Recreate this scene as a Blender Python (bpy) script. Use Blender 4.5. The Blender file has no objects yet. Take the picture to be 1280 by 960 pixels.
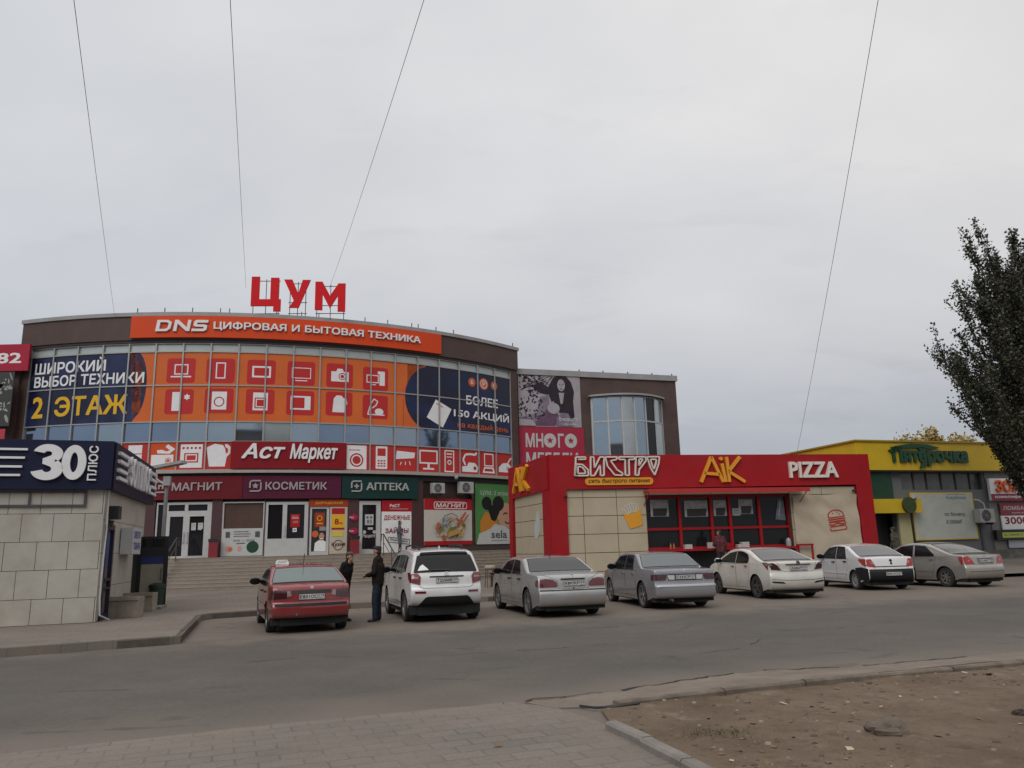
import bpy, bmesh, math, random
from math import sin, cos, pi, radians, atan2, sqrt, hypot
from mathutils import Vector, Matrix, noise as mnoise
from mathutils.geometry import tessellate_polygon
random.seed(7)
SC = bpy.context.scene
COL = SC.collection
# ------------------------------------------------------------------ camera
F_PX = 960.0
PITCH = math.atan(206 / 960.0)
ROLL = math.asin(.0258)
cam_d = bpy.data.cameras.new('camera'); cam = bpy.data.objects.new('camera', cam_d); COL.objects.link(cam)
cam_d.sensor_width = 36; cam_d.lens = 36 * F_PX / 1280; cam_d.clip_end = 3000; cam_d.clip_start = .05
_r = Vector((1, 0, 0)); _f = Vector((0, cos(PITCH), sin(PITCH))); _u = Vector((0, -sin(PITCH), cos(PITCH)))
_R = _r * cos(ROLL) - _u * sin(ROLL); _U = _u * cos(ROLL) + _r * sin(ROLL)
cam.matrix_world = Matrix(((_R.x, _U.x, -_f.x, 0), (_R.y, _U.y, -_f.y, 0), (_R.z, _U.z, -_f.z, 1.6), (0, 0, 0, 1)))
SC.camera = cam
# ------------------------------------------------------------------ world: overcast sky
SUN_EL, SUN_AZ = 42, 200      # degrees; azimuth clockwise from +Y (behind the camera)
W = bpy.data.worlds.new('World'); SC.world = W; W.use_nodes = True
nt = W.node_tree; nt.nodes.clear()
def N(t, **k):
    n = nt.nodes.new(t)
    for a, b in k.items(): setattr(n, a, b)
    return n
out = N('ShaderNodeOutputWorld'); mixs = N('ShaderNodeMixShader'); mixs.inputs[0].default_value = .93
sky = N('ShaderNodeTexSky'); sky.sky_type = 'NISHITA'; sky.sun_disc = False
sky.sun_elevation = radians(SUN_EL); sky.sun_rotation = radians(SUN_AZ)
bg1 = N('ShaderNodeBackground'); bg1.inputs[1].default_value = .08
bg2 = N('ShaderNodeBackground'); bg2.inputs[1].default_value = 1.0
L = nt.links.new
L(sky.outputs[0], bg1.inputs[0]); L(bg1.outputs[0], mixs.inputs[1]); L(bg2.outputs[0], mixs.inputs[2]); L(mixs.outputs[0], out.inputs[0])
tc = N('ShaderNodeTexCoord'); sep = N('ShaderNodeSeparateXYZ'); L(tc.outputs['Generated'], sep.inputs[0])
ramp = N('ShaderNodeValToRGB'); L(sep.outputs['Z'], ramp.inputs[0])
e = ramp.color_ramp.elements
e[0].position = 0.0; e[0].color = (.34, .365, .41, 1)
e[1].position = 1.0; e[1].color = (1.40, 1.38, 1.35, 1)
for p_, c_ in ((.12, (.415, .437, .478, 1)), (.30, (.65, .655, .665, 1)), (.50, (.72, .72, .72, 1)), (.68, (.76, .755, .75, 1))):
    q = e.new(p_); q.color = c_
# cloud banks: stretched noise over the dome
div = N('ShaderNodeVectorMath', operation='DIVIDE'); addz = N('ShaderNodeMath', operation='ADD'); addz.inputs[1].default_value = .35
L(sep.outputs['Z'], addz.inputs[0]); comb = N('ShaderNodeCombineXYZ'); 
for i in range(3): L(addz.outputs[0], comb.inputs[i])
L(tc.outputs['Generated'], div.inputs[0]); L(comb.outputs[0], div.inputs[1])
nz = N('ShaderNodeTexNoise'); nz.inputs['Scale'].default_value = 2.1; nz.inputs['Detail'].default_value = 6; nz.inputs['Roughness'].default_value = .5
mp = N('ShaderNodeMapping'); mp.inputs['Location'].default_value = (3.1, 1.7, 0.4); mp.inputs['Scale'].default_value = (1, 1.5, 1.0)
L(div.outputs[0], mp.inputs[0]); L(mp.outputs[0], nz.inputs['Vector'])
cr = N('ShaderNodeValToRGB'); L(nz.outputs['Fac'], cr.inputs[0])
cr.color_ramp.elements[0].position = .3; cr.color_ramp.elements[0].color = (.91, .92, .94, 1)
cr.color_ramp.elements[1].position = .72; cr.color_ramp.elements[1].color = (1.05, 1.045, 1.04, 1)
mul = N('ShaderNodeMix', data_type='RGBA', blend_type='MULTIPLY'); mul.inputs[0].default_value = 1
L(ramp.outputs[0], mul.inputs[6]); L(cr.outputs[0], mul.inputs[7])
# a brighter thin patch of cloud, towards upper right
dotn = N('ShaderNodeVectorMath', operation='DOT_PRODUCT'); dotn.inputs[1].default_value = Vector((.36, .82, .42)).normalized()
L(tc.outputs['Generated'], dotn.inputs[0])
pr = N('ShaderNodeMapRange'); pr.inputs[1].default_value = .86; pr.inputs[2].default_value = 1.0; pr.inputs[3].default_value = 1.0; pr.inputs[4].default_value = 1.10
L(dotn.outputs['Value'], pr.inputs[0])
mul2 = N('ShaderNodeMix', data_type='RGBA', blend_type='MULTIPLY'); mul2.inputs[0].default_value = 1
L(mul.outputs[2], mul2.inputs[6]); L(pr.outputs[0], mul2.inputs[7])
# cooler cloud to the left, warmer to the right; a few darker wisps
tr = N('ShaderNodeMapRange'); tr.inputs[1].default_value = -.6; tr.inputs[2].default_value = .6; L(sep.outputs['X'], tr.inputs[0])
tint = N('ShaderNodeMix', data_type='RGBA'); tint.inputs[6].default_value = (.975, 1.0, 1.04, 1); tint.inputs[7].default_value = (1.02, 1.0, .985, 1); L(tr.outputs[0], tint.inputs[0])
mul3 = N('ShaderNodeMix', data_type='RGBA', blend_type='MULTIPLY'); mul3.inputs[0].default_value = 1; L(mul2.outputs[2], mul3.inputs[6]); L(tint.outputs[2], mul3.inputs[7])
nz2 = N('ShaderNodeTexNoise'); nz2.inputs['Scale'].default_value = 3.4; nz2.inputs['Detail'].default_value = 8; nz2.inputs['Roughness'].default_value = .55; nz2.inputs['Distortion'].default_value = .4
mp2 = N('ShaderNodeMapping'); mp2.inputs['Location'].default_value = (.3, 5.2, 1.0); mp2.inputs['Scale'].default_value = (1, 2.2, 1); L(div.outputs[0], mp2.inputs[0]); L(mp2.outputs[0], nz2.inputs['Vector'])
wr = N('ShaderNodeMapRange'); wr.inputs[1].default_value = .56; wr.inputs[2].default_value = .74; wr.inputs[3].default_value = 1.0; wr.inputs[4].default_value = .93; L(nz2.outputs['Fac'], wr.inputs[0])
mul4 = N('ShaderNodeMix', data_type='RGBA', blend_type='MULTIPLY'); mul4.inputs[0].default_value = 1; L(mul3.outputs[2], mul4.inputs[6]); L(wr.outputs[0], mul4.inputs[7]); L(mul4.outputs[2], bg2.inputs[0])
# ------------------------------------------------------------------ sun through cloud
sd = bpy.data.lights.new('sun', 'SUN'); sd.energy = 1.2; sd.angle = radians(35); sd.color = (1, .97, .93)
sun = bpy.data.objects.new('sun', sd); COL.objects.link(sun)
az, el = radians(SUN_AZ), radians(SUN_EL)
sdir = Vector((sin(az) * cos(el), cos(az) * cos(el), sin(el)))
sun.rotation_euler = sdir.to_track_quat('Z', 'Y').to_euler(); sun.location = sdir * 80
SC.view_settings.view_transform = 'Standard'; SC.view_settings.look = 'None'
SC.view_settings.exposure = 0; SC.view_settings.gamma = 1; SC.view_settings.use_curve_mapping = False
SC.cycles.use_denoising = True
SC.cycles.max_bounces = 6
# ------------------------------------------------------------------ materials
MATS = {}
def mat(name, col, rough=.6, metal=0, spec=.5, var=0, vscale=4, bump=0, bscale=60, coat=0, dirt=None, dscale=1.5, damt=.5, emit=None, dlow=None):
    """procedural principled material; var: brightness mottling; dirt: colour of dust patches; dlow: height below which road dust gathers"""
    if name in MATS: return MATS[name]
    m = bpy.data.materials.new(name); m.use_nodes = True
    t = m.node_tree; b = t.nodes['Principled BSDF']; l = t.links.new
    b.inputs['Base Color'].default_value = (*col, 1); b.inputs['Roughness'].default_value = rough
    b.inputs['Metallic'].default_value = metal; b.inputs['Specular IOR Level'].default_value = spec
    b.inputs['Coat Weight'].default_value = coat; b.inputs['Coat Roughness'].default_value = .06
    cur = None
    tcn = t.nodes.new('ShaderNodeTexCoord')
    if var:
        n = t.nodes.new('ShaderNodeTexNoise'); n.inputs['Scale'].default_value = vscale; n.inputs['Detail'].default_value = 8; n.inputs['Roughness'].default_value = .65
        l(tcn.outputs['Object'], n.inputs['Vector'])
        mr = t.nodes.new('ShaderNodeMapRange'); mr.inputs[1].default_value = .3; mr.inputs[2].default_value = .7; mr.inputs[3].default_value = 1 - var; mr.inputs[4].default_value = 1 + var
        l(n.outputs['Fac'], mr.inputs[0])
        mx = t.nodes.new('ShaderNodeMix'); mx.data_type = 'RGBA'; mx.blend_type = 'MULTIPLY'; mx.inputs[0].default_value = 1
        mx.inputs[6].default_value = (*col, 1); l(mr.outputs[0], mx.inputs[7]); cur = mx.outputs[2]
    if dirt:
        n = t.nodes.new('ShaderNodeTexNoise'); n.inputs['Scale'].default_value = dscale; n.inputs['Detail'].default_value = 7; n.inputs['Roughness'].default_value = .6
        l(tcn.outputs['Object'], n.inputs['Vector'])
        mr = t.nodes.new('ShaderNodeMapRange'); mr.inputs[1].default_value = .45; mr.inputs[2].default_value = .75; mr.inputs[3].default_value = 0; mr.inputs[4].default_value = damt
        l(n.outputs['Fac'], mr.inputs[0])
        fac = mr.outputs[0]
        if dlow:
            sp = t.nodes.new('ShaderNodeSeparateXYZ'); l(tcn.outputs['Object'], sp.inputs[0])
            m2 = t.nodes.new('ShaderNodeMapRange'); m2.inputs[1].default_value = dlow; m2.inputs[2].default_value = dlow * .35; m2.inputs[3].default_value = 0; m2.inputs[4].default_value = .75
            l(sp.outputs['Z'], m2.inputs[0])
            ad = t.nodes.new('ShaderNodeMath'); ad.operation = 'ADD'; ad.use_clamp = True; l(fac, ad.inputs[0]); l(m2.outputs[0], ad.inputs[1])
            ml = t.nodes.new('ShaderNodeMath'); ml.operation = 'MULTIPLY'; l(ad.outputs[0], ml.inputs[0]); ml.inputs[1].default_value = .8; fac = ml.outputs[0]
        mx = t.nodes.new('ShaderNodeMix'); mx.data_type = 'RGBA'; l(fac, mx.inputs[0])
        if cur: l(cur, mx.inputs[6])
        else: mx.inputs[6].default_value = (*col, 1)
        mx.inputs[7].default_value = (*dirt, 1); cur = mx.outputs[2]
        rr = t.nodes.new('ShaderNodeMapRange'); l(fac, rr.inputs[0]); rr.inputs[3].default_value = rough; rr.inputs[4].default_value = max(rough, .75); l(rr.outputs[0], b.inputs['Roughness'])
    if cur: l(cur, b.inputs['Base Color'])
    if bump:
        n = t.nodes.new('ShaderNodeTexNoise'); n.inputs['Scale'].default_value = bscale; n.inputs['Detail'].default_value = 6
        l(tcn.outputs['Object'], n.inputs['Vector'])
        bp = t.nodes.new('ShaderNodeBump'); bp.inputs['Strength'].default_value = bump; bp.inputs['Distance'].default_value = .02 if bscale > 5 else .06
        l(n.outputs['Fac'], bp.inputs['Height']); l(bp.outputs[0], b.inputs['Normal'])
    if emit:
        b.inputs['Emission Color'].default_value = (*emit[0], 1); b.inputs['Emission Strength'].default_value = emit[1]
    MATS[name] = m
    return m
DUST = (.23, .19, .15)
WHITE = mat('white_print', (.72, .72, .72), .55, var=.05, vscale=2)
LETW = mat('white_letter', (.72, .72, .73), .45, var=.06)
BLACK = mat('black_print', (.015, .015, .016), .5)
GLASS = mat('window_glass', (.012, .016, .018), .03, spec=.4)
GLASSB = mat('mirror_glass', (.30, .36, .42), .02, metal=.85)
STEEL = mat('grey_steel', (.32, .32, .32), .45, metal=.3, var=.1)
DSTEEL = mat('dark_steel', (.06, .06, .065), .5, var=.15)
RUST = mat('rusty_brown', (.10, .06, .045), .7, var=.3, vscale=12)
BROWN = mat('brown_cladding', (.066, .037, .031), .6, var=.14, vscale=1.2, dirt=(.13, .095, .08), damt=.35, dscale=.7)
MAROON = mat('maroon_cladding', (.06, .022, .024), .55, var=.15, vscale=2)
COPING = mat('zinc_coping', (.30, .30, .30), .5, var=.15, vscale=3, dirt=(.12, .11, .10), damt=.4)
PVC = mat('white_pvc', (.46, .46, .455), .4, var=.06)
# ------------------------------------------------------------------ geometry helpers
WM = {}      # object name -> world matrix of its frame
class MB:
    """collects geometry (world or local coordinates) and links it as ONE mesh object"""
    def __init__(s): s.v = []; s.f = []; s.m = []; s.n = {}
    def add(s, vs, fs, m=0, nor=None):
        o = len(s.v); s.v.extend([tuple(a) for a in vs])
        for q in fs: s.f.append([o + i for i in q]); s.m.append(m)
        if nor:
            for i, a in enumerate(nor): s.n[o + i] = tuple(a)
        return s
    def box(s, c, h, fr=None, m=0):
        """c centre, h half sizes, fr (ax, ay, az) axes"""
        ax, ay, az = fr if fr else (Vector((1, 0, 0)), Vector((0, 1, 0)), Vector((0, 0, 1)))
        c = Vector(c); vs = [c + ax * (h[0] * i) + ay * (h[1] * j) + az * (h[2] * k) for i in (-1, 1) for j in (-1, 1) for k in (-1, 1)]
        return s.add(vs, [(0, 1, 3, 2), (4, 6, 7, 5), (0, 4, 5, 1), (2, 3, 7, 6), (0, 2, 6, 4), (1, 5, 7, 3)], m)
    def mbox(s, mp, u0, u1, v0, v1, d0, d1, m=0, su=None):
        """box in facade coordinates"""
        n = max(1, int(math.ceil((u1 - u0) / su - 1e-6))) if su else 1
        for i in range(n):
            a, b = u0 + (u1 - u0) * i / n, u0 + (u1 - u0) * (i + 1) / n
            vs = [mp(u, v, d) for u in (a, b) for v in (v0, v1) for d in (d0, d1)]
            fs = [(0, 2, 3, 1), ] if False else []
            fs += [(1, 5, 7, 3), (0, 2, 6, 4), (0, 4, 5, 1), (2, 3, 7, 6)]
            if i == 0: fs.append((0, 1, 3, 2))
            if i == n - 1: fs.append((4, 6, 7, 5))
            s.add(vs, fs, m)
        return s
    def cyl(s, p0, p1, r0, r1=None, n=8, m=0, caps=True):
        p0, p1 = Vector(p0), Vector(p1); r1 = r0 if r1 is None else r1
        d = (p1 - p0); 
        if d.length < 1e-9: return s
        z = d.normalized(); x = z.orthogonal().normalized(); y = z.cross(x)
        vs = []
        for p, r in ((p0, r0), (p1, r1)):
            for i in range(n): a = 2 * pi * i / n; vs.append(p + x * (r * cos(a)) + y * (r * sin(a)))
        fs = [(i, (i + 1) % n, n + (i + 1) % n, n + i) for i in range(n)]
        if caps: fs += [tuple(range(n))[::-1], tuple(range(n, 2 * n))]
        return s.add(vs, fs, m)
    def tube(s, pts, rs, n=8, m=0, caps=True):
        pts = [Vector(p) for p in pts]
        if not hasattr(rs, '__len__'): rs = [rs] * len(pts)
        vs = []; x = None
        for i, p in enumerate(pts):
            t = (pts[min(i + 1, len(pts) - 1)] - pts[max(i - 1, 0)]).normalized()
            x = t.orthogonal().normalized() if x is None else (x - t * x.dot(t)).normalized()
            y = t.cross(x)
            for k in range(n): a = 2 * pi * k / n; vs.append(p + x * (rs[i] * cos(a)) + y * (rs[i] * sin(a)))
        fs = []
        for i in range(len(pts) - 1):
            for k in range(n): fs.append((i * n + k, i * n + (k + 1) % n, (i + 1) * n + (k + 1) % n, (i + 1) * n + k))
        if caps: fs += [tuple(range(n))[::-1], tuple(range((len(pts) - 1) * n, len(pts) * n))]
        return s.add(vs, fs, m)
    def ell(s, c, h, fr=None, n=12, k=8, m=0):
        ax, ay, az = fr if fr else (Vector((1, 0, 0)), Vector((0, 1, 0)), Vector((0, 0, 1)))
        c = Vector(c); vs = [c - az * h[2]]
        for j in range(1, k):
            t = -pi / 2 + pi * j / k
            for i in range(n): a = 2 * pi * i / n; vs.append(c + ax * (h[0] * cos(t) * cos(a)) + ay * (h[1] * cos(t) * sin(a)) + az * (h[2] * sin(t)))
        vs.append(c + az * h[2]); fs = [(0, 1 + (i + 1) % n, 1 + i) for i in range(n)]
        for j in range(k - 2):
            for i in range(n): a, b = 1 + j * n, 1 + (j + 1) * n; fs.append((a + i, a + (i + 1) % n, b + (i + 1) % n, b + i))
        a = 1 + (k - 2) * n; fs += [(a + i, a + (i + 1) % n, len(vs) - 1) for i in range(n)]
        return s.add(vs, fs, m)
    def prism(s, poly, z0, z1, m=0):
        """vertical prism over a plan polygon (ccw)"""
        n = len(poly); vs = [(x, y, z0) for x, y in poly] + [(x, y, z1) for x, y in poly]
        fs = [(i, (i + 1) % n, n + (i + 1) % n, n + i) for i in range(n)]
        o = len(s.v); s.add(vs, fs, m)
        for t in tessellate_polygon([[Vector((x, y, 0)) for x, y in poly]]):
            a, b, c = (Vector((*poly[i], 0)) for i in t)
            t = t if (b - a).cross(c - a).z > 0 else t[::-1]
            s.f.append([o + n + i for i in t]); s.m.append(m)
        return s
    def patch(s, tris, mp, d0, d1, su=None, sv=None, m=0, nor=None, skirt=True):
        """map 2D triangles through mp(u,v,d): front face at d1, skirts back to d0"""
        cells = []
        for t in tris:
            a = (t[1][0] - t[0][0]) * (t[2][1] - t[0][1]) - (t[2][0] - t[0][0]) * (t[1][1] - t[0][1])
            if abs(a) < 1e-10: continue
            ps = [list(t) if a > 0 else list(t)[::-1]]
            for ax, st in ((0, su), (1, sv)):
                if not st: continue
                nx = []
                for p in ps:
                    lo, hi = min(q[ax] for q in p), max(q[ax] for q in p)
                    for k in range(int(math.floor(lo / st + 1e-7)), int(math.ceil(hi / st - 1e-7))):
                        c = clip(clip(p, ax, k * st, 1), ax, (k + 1) * st, -1)
                        if len(c) > 2: nx.append(c)
                ps = nx
            cells += ps
        key = {}; vs = []; fs = []
        def vid(p):
            k = (round(p[0], 5), round(p[1], 5))
            if k not in key: key[k] = len(vs); vs.append(p)
            return key[k]
        for c in cells:
            q = []
            for p in c:
                i = vid(p)
                if i not in q: q.append(i)
            if len(q) > 2: fs.append(q)
        V = [mp(p[0], p[1], d1) for p in vs]
        s.add(V, fs, m, [nor(p[0], p[1]) for p in vs] if nor else None)
        if skirt:
            ed = {}
            for f in fs:
                for i in range(len(f)):
                    a, b = f[i], f[(i + 1) % len(f)]
                    ed[(a, b)] = ed.get((a, b), 0) + 1
            for (a, b) in ed:
                if (b, a) in ed: continue
                pa, pb = vs[a], vs[b]
                s.add([mp(pa[0], pa[1], d1), mp(pa[0], pa[1], d0), mp(pb[0], pb[1], d0), mp(pb[0], pb[1], d1)], [(0, 1, 2, 3)], m)
        return s
    def build(s, name, mats, parent=None, smooth=False, origin=None):
        if not isinstance(mats, (list, tuple)): mats = [mats]
        if s.n:      # winding must agree with the given normals
            for q in s.f:
                ks = [i for i in q if i in s.n]
                if len(ks) == len(q):
                    a, b, c = (Vector(s.v[i]) for i in (q[0], q[len(q) // 3], q[2 * len(q) // 3])); g = (b - a).cross(c - a)
                    if g.dot(sum((Vector(s.n[i]) for i in ks), Vector())) < 0: q.reverse()
        me = bpy.data.meshes.new(name)
        if parent is not None: M = WM[parent.name]
        elif origin is not None: M = Matrix.Translation(Vector(origin))
        elif s.v:
            xs = [v[0] for v in s.v]; ys = [v[1] for v in s.v]; zs = [v[2] for v in s.v]
            M = Matrix.Translation(((min(xs) + max(xs)) / 2, (min(ys) + max(ys)) / 2, min(zs)))
        else: M = Matrix()
        Mi = M.inverted()
        me.from_pydata([Mi @ Vector(v) for v in s.v], [], s.f)
        for x in mats: me.materials.append(x)
        me.polygons.foreach_set('material_index', s.m)
        if smooth or s.n: me.polygons.foreach_set('use_smooth', [True] * len(me.polygons))
        me.validate(clean_customdata=False)
        me.update()
        if s.n:
            R3 = Mi.to_3x3(); nn = [Vector(v.normal) for v in me.vertices]
            flat = [False] * len(me.polygons)
            for i, a in s.n.items(): nn[i] = (R3 @ Vector(a)).normalized()
            me.normals_split_custom_set_from_vertices(nn)
        o = bpy.data.objects.new(name, me); COL.objects.link(o)
        if parent is not None: o.parent = parent
        else: o.matrix_world = M
        WM[o.name] = M
        return o
def clip(p, ax, val, sg):
    r = []
    for i in range(len(p)):
        a, b = p[i], p[(i + 1) % len(p)]
        da, db = (a[ax] - val) * sg, (b[ax] - val) * sg
        if da >= -1e-9: r.append(a)
        if (da > 1e-9 and db < -1e-9) or (da < -1e-9 and db > 1e-9):
            t = da / (da - db); r.append((a[0] + (b[0] - a[0]) * t, a[1] + (b[1] - a[1]) * t))
    return r
def tag(o, label=None, cat=None, group=None, kind=None):
    if label: o['label'] = label
    if cat: o['category'] = cat
    if group: o['group'] = group
    if kind: o['kind'] = kind
    return o
def thing(name, label, cat, loc=(0, 0, 0), rz=0, group=None):
    o = bpy.data.objects.new(name, None); o.empty_display_size = .3; COL.objects.link(o)
    o.location = loc; o.rotation_euler = (0, 0, rz); WM[o.name] = Matrix.Translation(Vector(loc)) @ Matrix.Rotation(rz, 4, 'Z')
    return tag(o, label, cat, group)
def struct(mb, name, m, smooth=False, kind='structure'):
    o = mb.build(name, m, None, smooth, origin=(0, 0, 0)); o['kind'] = kind; return o
def dup(o, loc, rz, label, group=None):
    """copy of a thing with its parts and sub-parts"""
    c = o.copy(); COL.objects.link(c); c.location = loc; c.rotation_euler = (0, 0, rz); c['label'] = label
    if group: c['group'] = group
    for ch in [x for x in bpy.data.objects if x.parent == o]:
        k = ch.copy(); COL.objects.link(k); k.parent = c
        for g in [x for x in bpy.data.objects if x.parent == ch]:
            q = g.copy(); COL.objects.link(q); q.parent = k
    return c
# 2D shapes -> triangles
def tri(poly, holes=()):
    loops = [[Vector((x, y, 0)) for x, y in poly]] + [[Vector((x, y, 0)) for x, y in h] for h in holes]
    fl = [p for l in [poly] + list(holes) for p in l]
    return [tuple(tuple(fl[i]) for i in t) for t in tessellate_polygon(loops)]
def rect(x0, y0, x1, y1): return tri([(x0, y0), (x1, y0), (x1, y1), (x0, y1)])
def circ(x, y, r, ry=None, n=20, a0=0, a1=2 * pi):
    ry = r if ry is None else ry
    return [(x + r * cos(a0 + (a1 - a0) * i / n), y + ry * sin(a0 + (a1 - a0) * i / n)) for i in range(n if abs(a1 - a0) > 6.28 else n + 1)]
def disc(x, y, r, ry=None, n=20): return tri(circ(x, y, r, ry, n))
def ring(x, y, r, t, ry=None, n=20):
    ry = r if ry is None else ry
    o, i = circ(x, y, r, ry, n), circ(x, y, r - t, ry - t, n); T = []
    for k in range(n):
        a, b, c, d = o[k], o[(k + 1) % n], i[(k + 1) % n], i[k]; T += [(a, b, c), (a, c, d)]
    return T
def frame(x0, y0, x1, y1, t):
    return rect(x0, y0, x1, y0 + t) + rect(x0, y1 - t, x1, y1) + rect(x0, y0 + t, x0 + t, y1 - t) + rect(x1 - t, y0 + t, x1, y1 - t)
def line(pts, w):
    T = []
    for (x0, y0), (x1, y1) in zip(pts, pts[1:]):
        l = hypot(x1 - x0, y1 - y0) or 1; nx, ny = -(y1 - y0) / l * w / 2, (x1 - x0) / l * w / 2
        a, b, c, d = (x0 + nx, y0 + ny), (x0 - nx, y0 - ny), (x1 - nx, y1 - ny), (x1 + nx, y1 + ny); T += [(a, b, c), (a, c, d)]
    return T
def rrect(x0, y0, x1, y1, r, n=4):
    P = []
    for cx, cy, a in ((x1 - r, y0 + r, -pi / 2), (x1 - r, y1 - r, 0), (x0 + r, y1 - r, pi / 2), (x0 + r, y0 + r, pi)):
        P += [(cx + r * cos(a + pi / 2 * i / n), cy + r * sin(a + pi / 2 * i / n)) for i in range(n + 1)]
    return P
def xf(T, x=0, y=0, sx=1, sy=None, rot=0):
    sy = sx if sy is None else sy; c, s_ = cos(rot), sin(rot)
    return [tuple((x + (p[0] * c - p[1] * s_) * sx, y + (p[0] * s_ + p[1] * c) * sy) for p in t) for t in T]
def star(x, y, r, k=.45, n=5):
    return tri([(x + (r if i % 2 == 0 else r * k) * sin(pi * i / n), y + (r if i % 2 == 0 else r * k) * cos(pi * i / n)) for i in range(2 * n)])
_tc = {}
def _area(l): return sum(l[i - 1][0] * l[i][1] - l[i][0] * l[i - 1][1] for i in range(len(l))) / 2
def _in(p, poly):
    c = False
    for i in range(len(poly)):
        (x0, y0), (x1, y1) = poly[i], poly[i - 1]
        if (y0 > p[1]) != (y1 > p[1]) and p[0] < (x1 - x0) * (p[1] - y0) / (y1 - y0) + x0: c = not c
    return c
def raw_text(body, bold=0, shear=0, res=2):
    """triangles of a line of lettering"""
    k = (body, bold, shear, res)
    if k in _tc: return _tc[k]
    c = bpy.data.curves.new('lettering', 'FONT'); c.body = body; c.resolution_u = res; c.offset = bold; c.shear = shear; c.fill_mode = 'NONE'
    o = bpy.data.objects.new('lettering', c); COL.objects.link(o)
    dg = bpy.context.evaluated_depsgraph_get(); me = bpy.data.meshes.new_from_object(o.evaluated_get(dg))
    co = [(v.co.x, v.co.y) for v in me.vertices]; adj = {}
    for e_ in me.edges:
        for p, q in (tuple(e_.vertices), tuple(e_.vertices)[::-1]): adj.setdefault(p, []).append(q)
    bpy.data.objects.remove(o); bpy.data.curves.remove(c); bpy.data.meshes.remove(me)
    seen = set(); loops = []
    for v0 in sorted(adj):
        if v0 in seen: continue
        lp = [v0]; seen.add(v0); nx = max(adj[v0]) if v0 + 1 not in adj[v0] else v0 + 1
        while nx not in seen:
            lp.append(nx); seen.add(nx); w = [q for q in adj[nx] if q not in seen]
            if not w: break
            nx = w[0]
        pl = []
        for i in lp:
            if not pl or hypot(co[i][0] - pl[-1][0], co[i][1] - pl[-1][1]) > 2e-4: pl.append(co[i])
        if len(pl) > 2: loops.append(pl)
    T = fill(loops, bold)
    _tc[k] = T; _oc[k] = bbox(T)
    return T
_oc = {}
def fill(loops, bold=0):
    """non-zero winding fill of outlines, as trapezoids; bold thickens every stroke"""
    E = []
    for dx, dy in (((bold, bold), (-bold, bold), (bold, -bold), (-bold, -bold)) if bold else ((0, 0),)):
        for l in loops:
            for i in range(len(l)):
                x0, y0 = l[i - 1]; x1, y1 = l[i]; x0 += dx; x1 += dx; y0 += dy; y1 += dy
                if abs(y1 - y0) > 1e-7: E.append((x0, y0, x1, y1, 1) if y1 > y0 else (x1, y1, x0, y0, -1))
    ys = set()
    for e_ in E: ys.add(round(e_[1], 5)); ys.add(round(e_[3], 5))
    E.sort(key=lambda e_: min(e_[0], e_[2])); 
    for i, (ax, ay, bx, by, _) in enumerate(E):
        mx = max(ax, bx)
        for j in range(i + 1, len(E)):
            cx, cy, dx, dy, _ = E[j]
            if min(cx, dx) > mx: break
            if cy >= by or dy <= ay: continue
            rx, ry, sx, sy = bx - ax, by - ay, dx - cx, dy - cy; den = rx * sy - ry * sx
            if abs(den) < 1e-9: continue
            t = ((cx - ax) * sy - (cy - ay) * sx) / den; u = ((cx - ax) * ry - (cy - ay) * rx) / den
            if 0 < t < 1 and 0 < u < 1: ys.add(round(ay + ry * t, 5))
    ys = sorted(ys); T = []; E.sort(key=lambda e_: e_[1])
    for y0, y1 in zip(ys, ys[1:]):
        if y1 - y0 < 2e-5: continue
        m = (y0 + y1) / 2; row = []
        for ax, ay, bx, by, w in E:
            if ay > m: break
            if by > m: k = (bx - ax) / (by - ay); row.append((ax + k * (m - ay), ax + k * (y0 - ay), ax + k * (y1 - ay), w))
        row.sort(); w = 0; st = None
        for q in row:
            if w == 0: st = q
            w += q[3]
            if w == 0 and q[0] - st[0] > 1e-6:
                a_, b_, c_, d_ = (st[1], y0), (q[1], y0), (q[2], y1), (st[2], y1); T += [(a_, b_, c_), (a_, c_, d_)]
    return T
def bbox(T):
    xs = [p[0] for t in T for p in t]; ys = [p[1] for t in T for p in t]
    return min(xs), min(ys), max(xs), max(ys)
def layout(body, bold, shear, res):
    out = []; adv = 0
    for i, ch in enumerate(body):
        if ch == ' ': continue
        T = raw_text(ch, bold, shear, res); off = width(body[:i + 1], shear) - width(ch, shear)
        out.append([tuple((p[0] + off, p[1]) for p in t) for t in T])
    return out
_wc = {}
def width(body, shear):
    """right edge of the outlines of a line of lettering"""
    k = (body, shear)
    if k not in _wc:
        c = bpy.data.curves.new('lettering', 'FONT'); c.body = body; c.resolution_u = 2; c.shear = shear; c.fill_mode = 'NONE'; o = bpy.data.objects.new('lettering', c); COL.objects.link(o)
        me = bpy.data.meshes.new_from_object(o.evaluated_get(bpy.context.evaluated_depsgraph_get())); _wc[k] = max(v.co.x for v in me.vertices)
        bpy.data.objects.remove(o); bpy.data.curves.remove(c); bpy.data.meshes.remove(me)
    return _wc[k]
def letters(body, x0, y0, x1, y1, bold=.012, shear=0, res=2):
    """a line of text stretched into the box, one triangle list for each letter"""
    Ls = layout(body, bold, shear, res); a, b, c, d = bbox([t for l in Ls for t in l]); sx, sy = (x1 - x0) / (c - a), (y1 - y0) / (d - b)
    return [[tuple((x0 + (p[0] - a) * sx, y0 + (p[1] - b) * sy) for p in t) for t in l] for l in Ls]
def text(body, x0, y0, x1, y1, bold=.012, shear=0, res=2):
    return [t for l in letters(body, x0, y0, x1, y1, bold, shear, res) for t in l]
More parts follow.
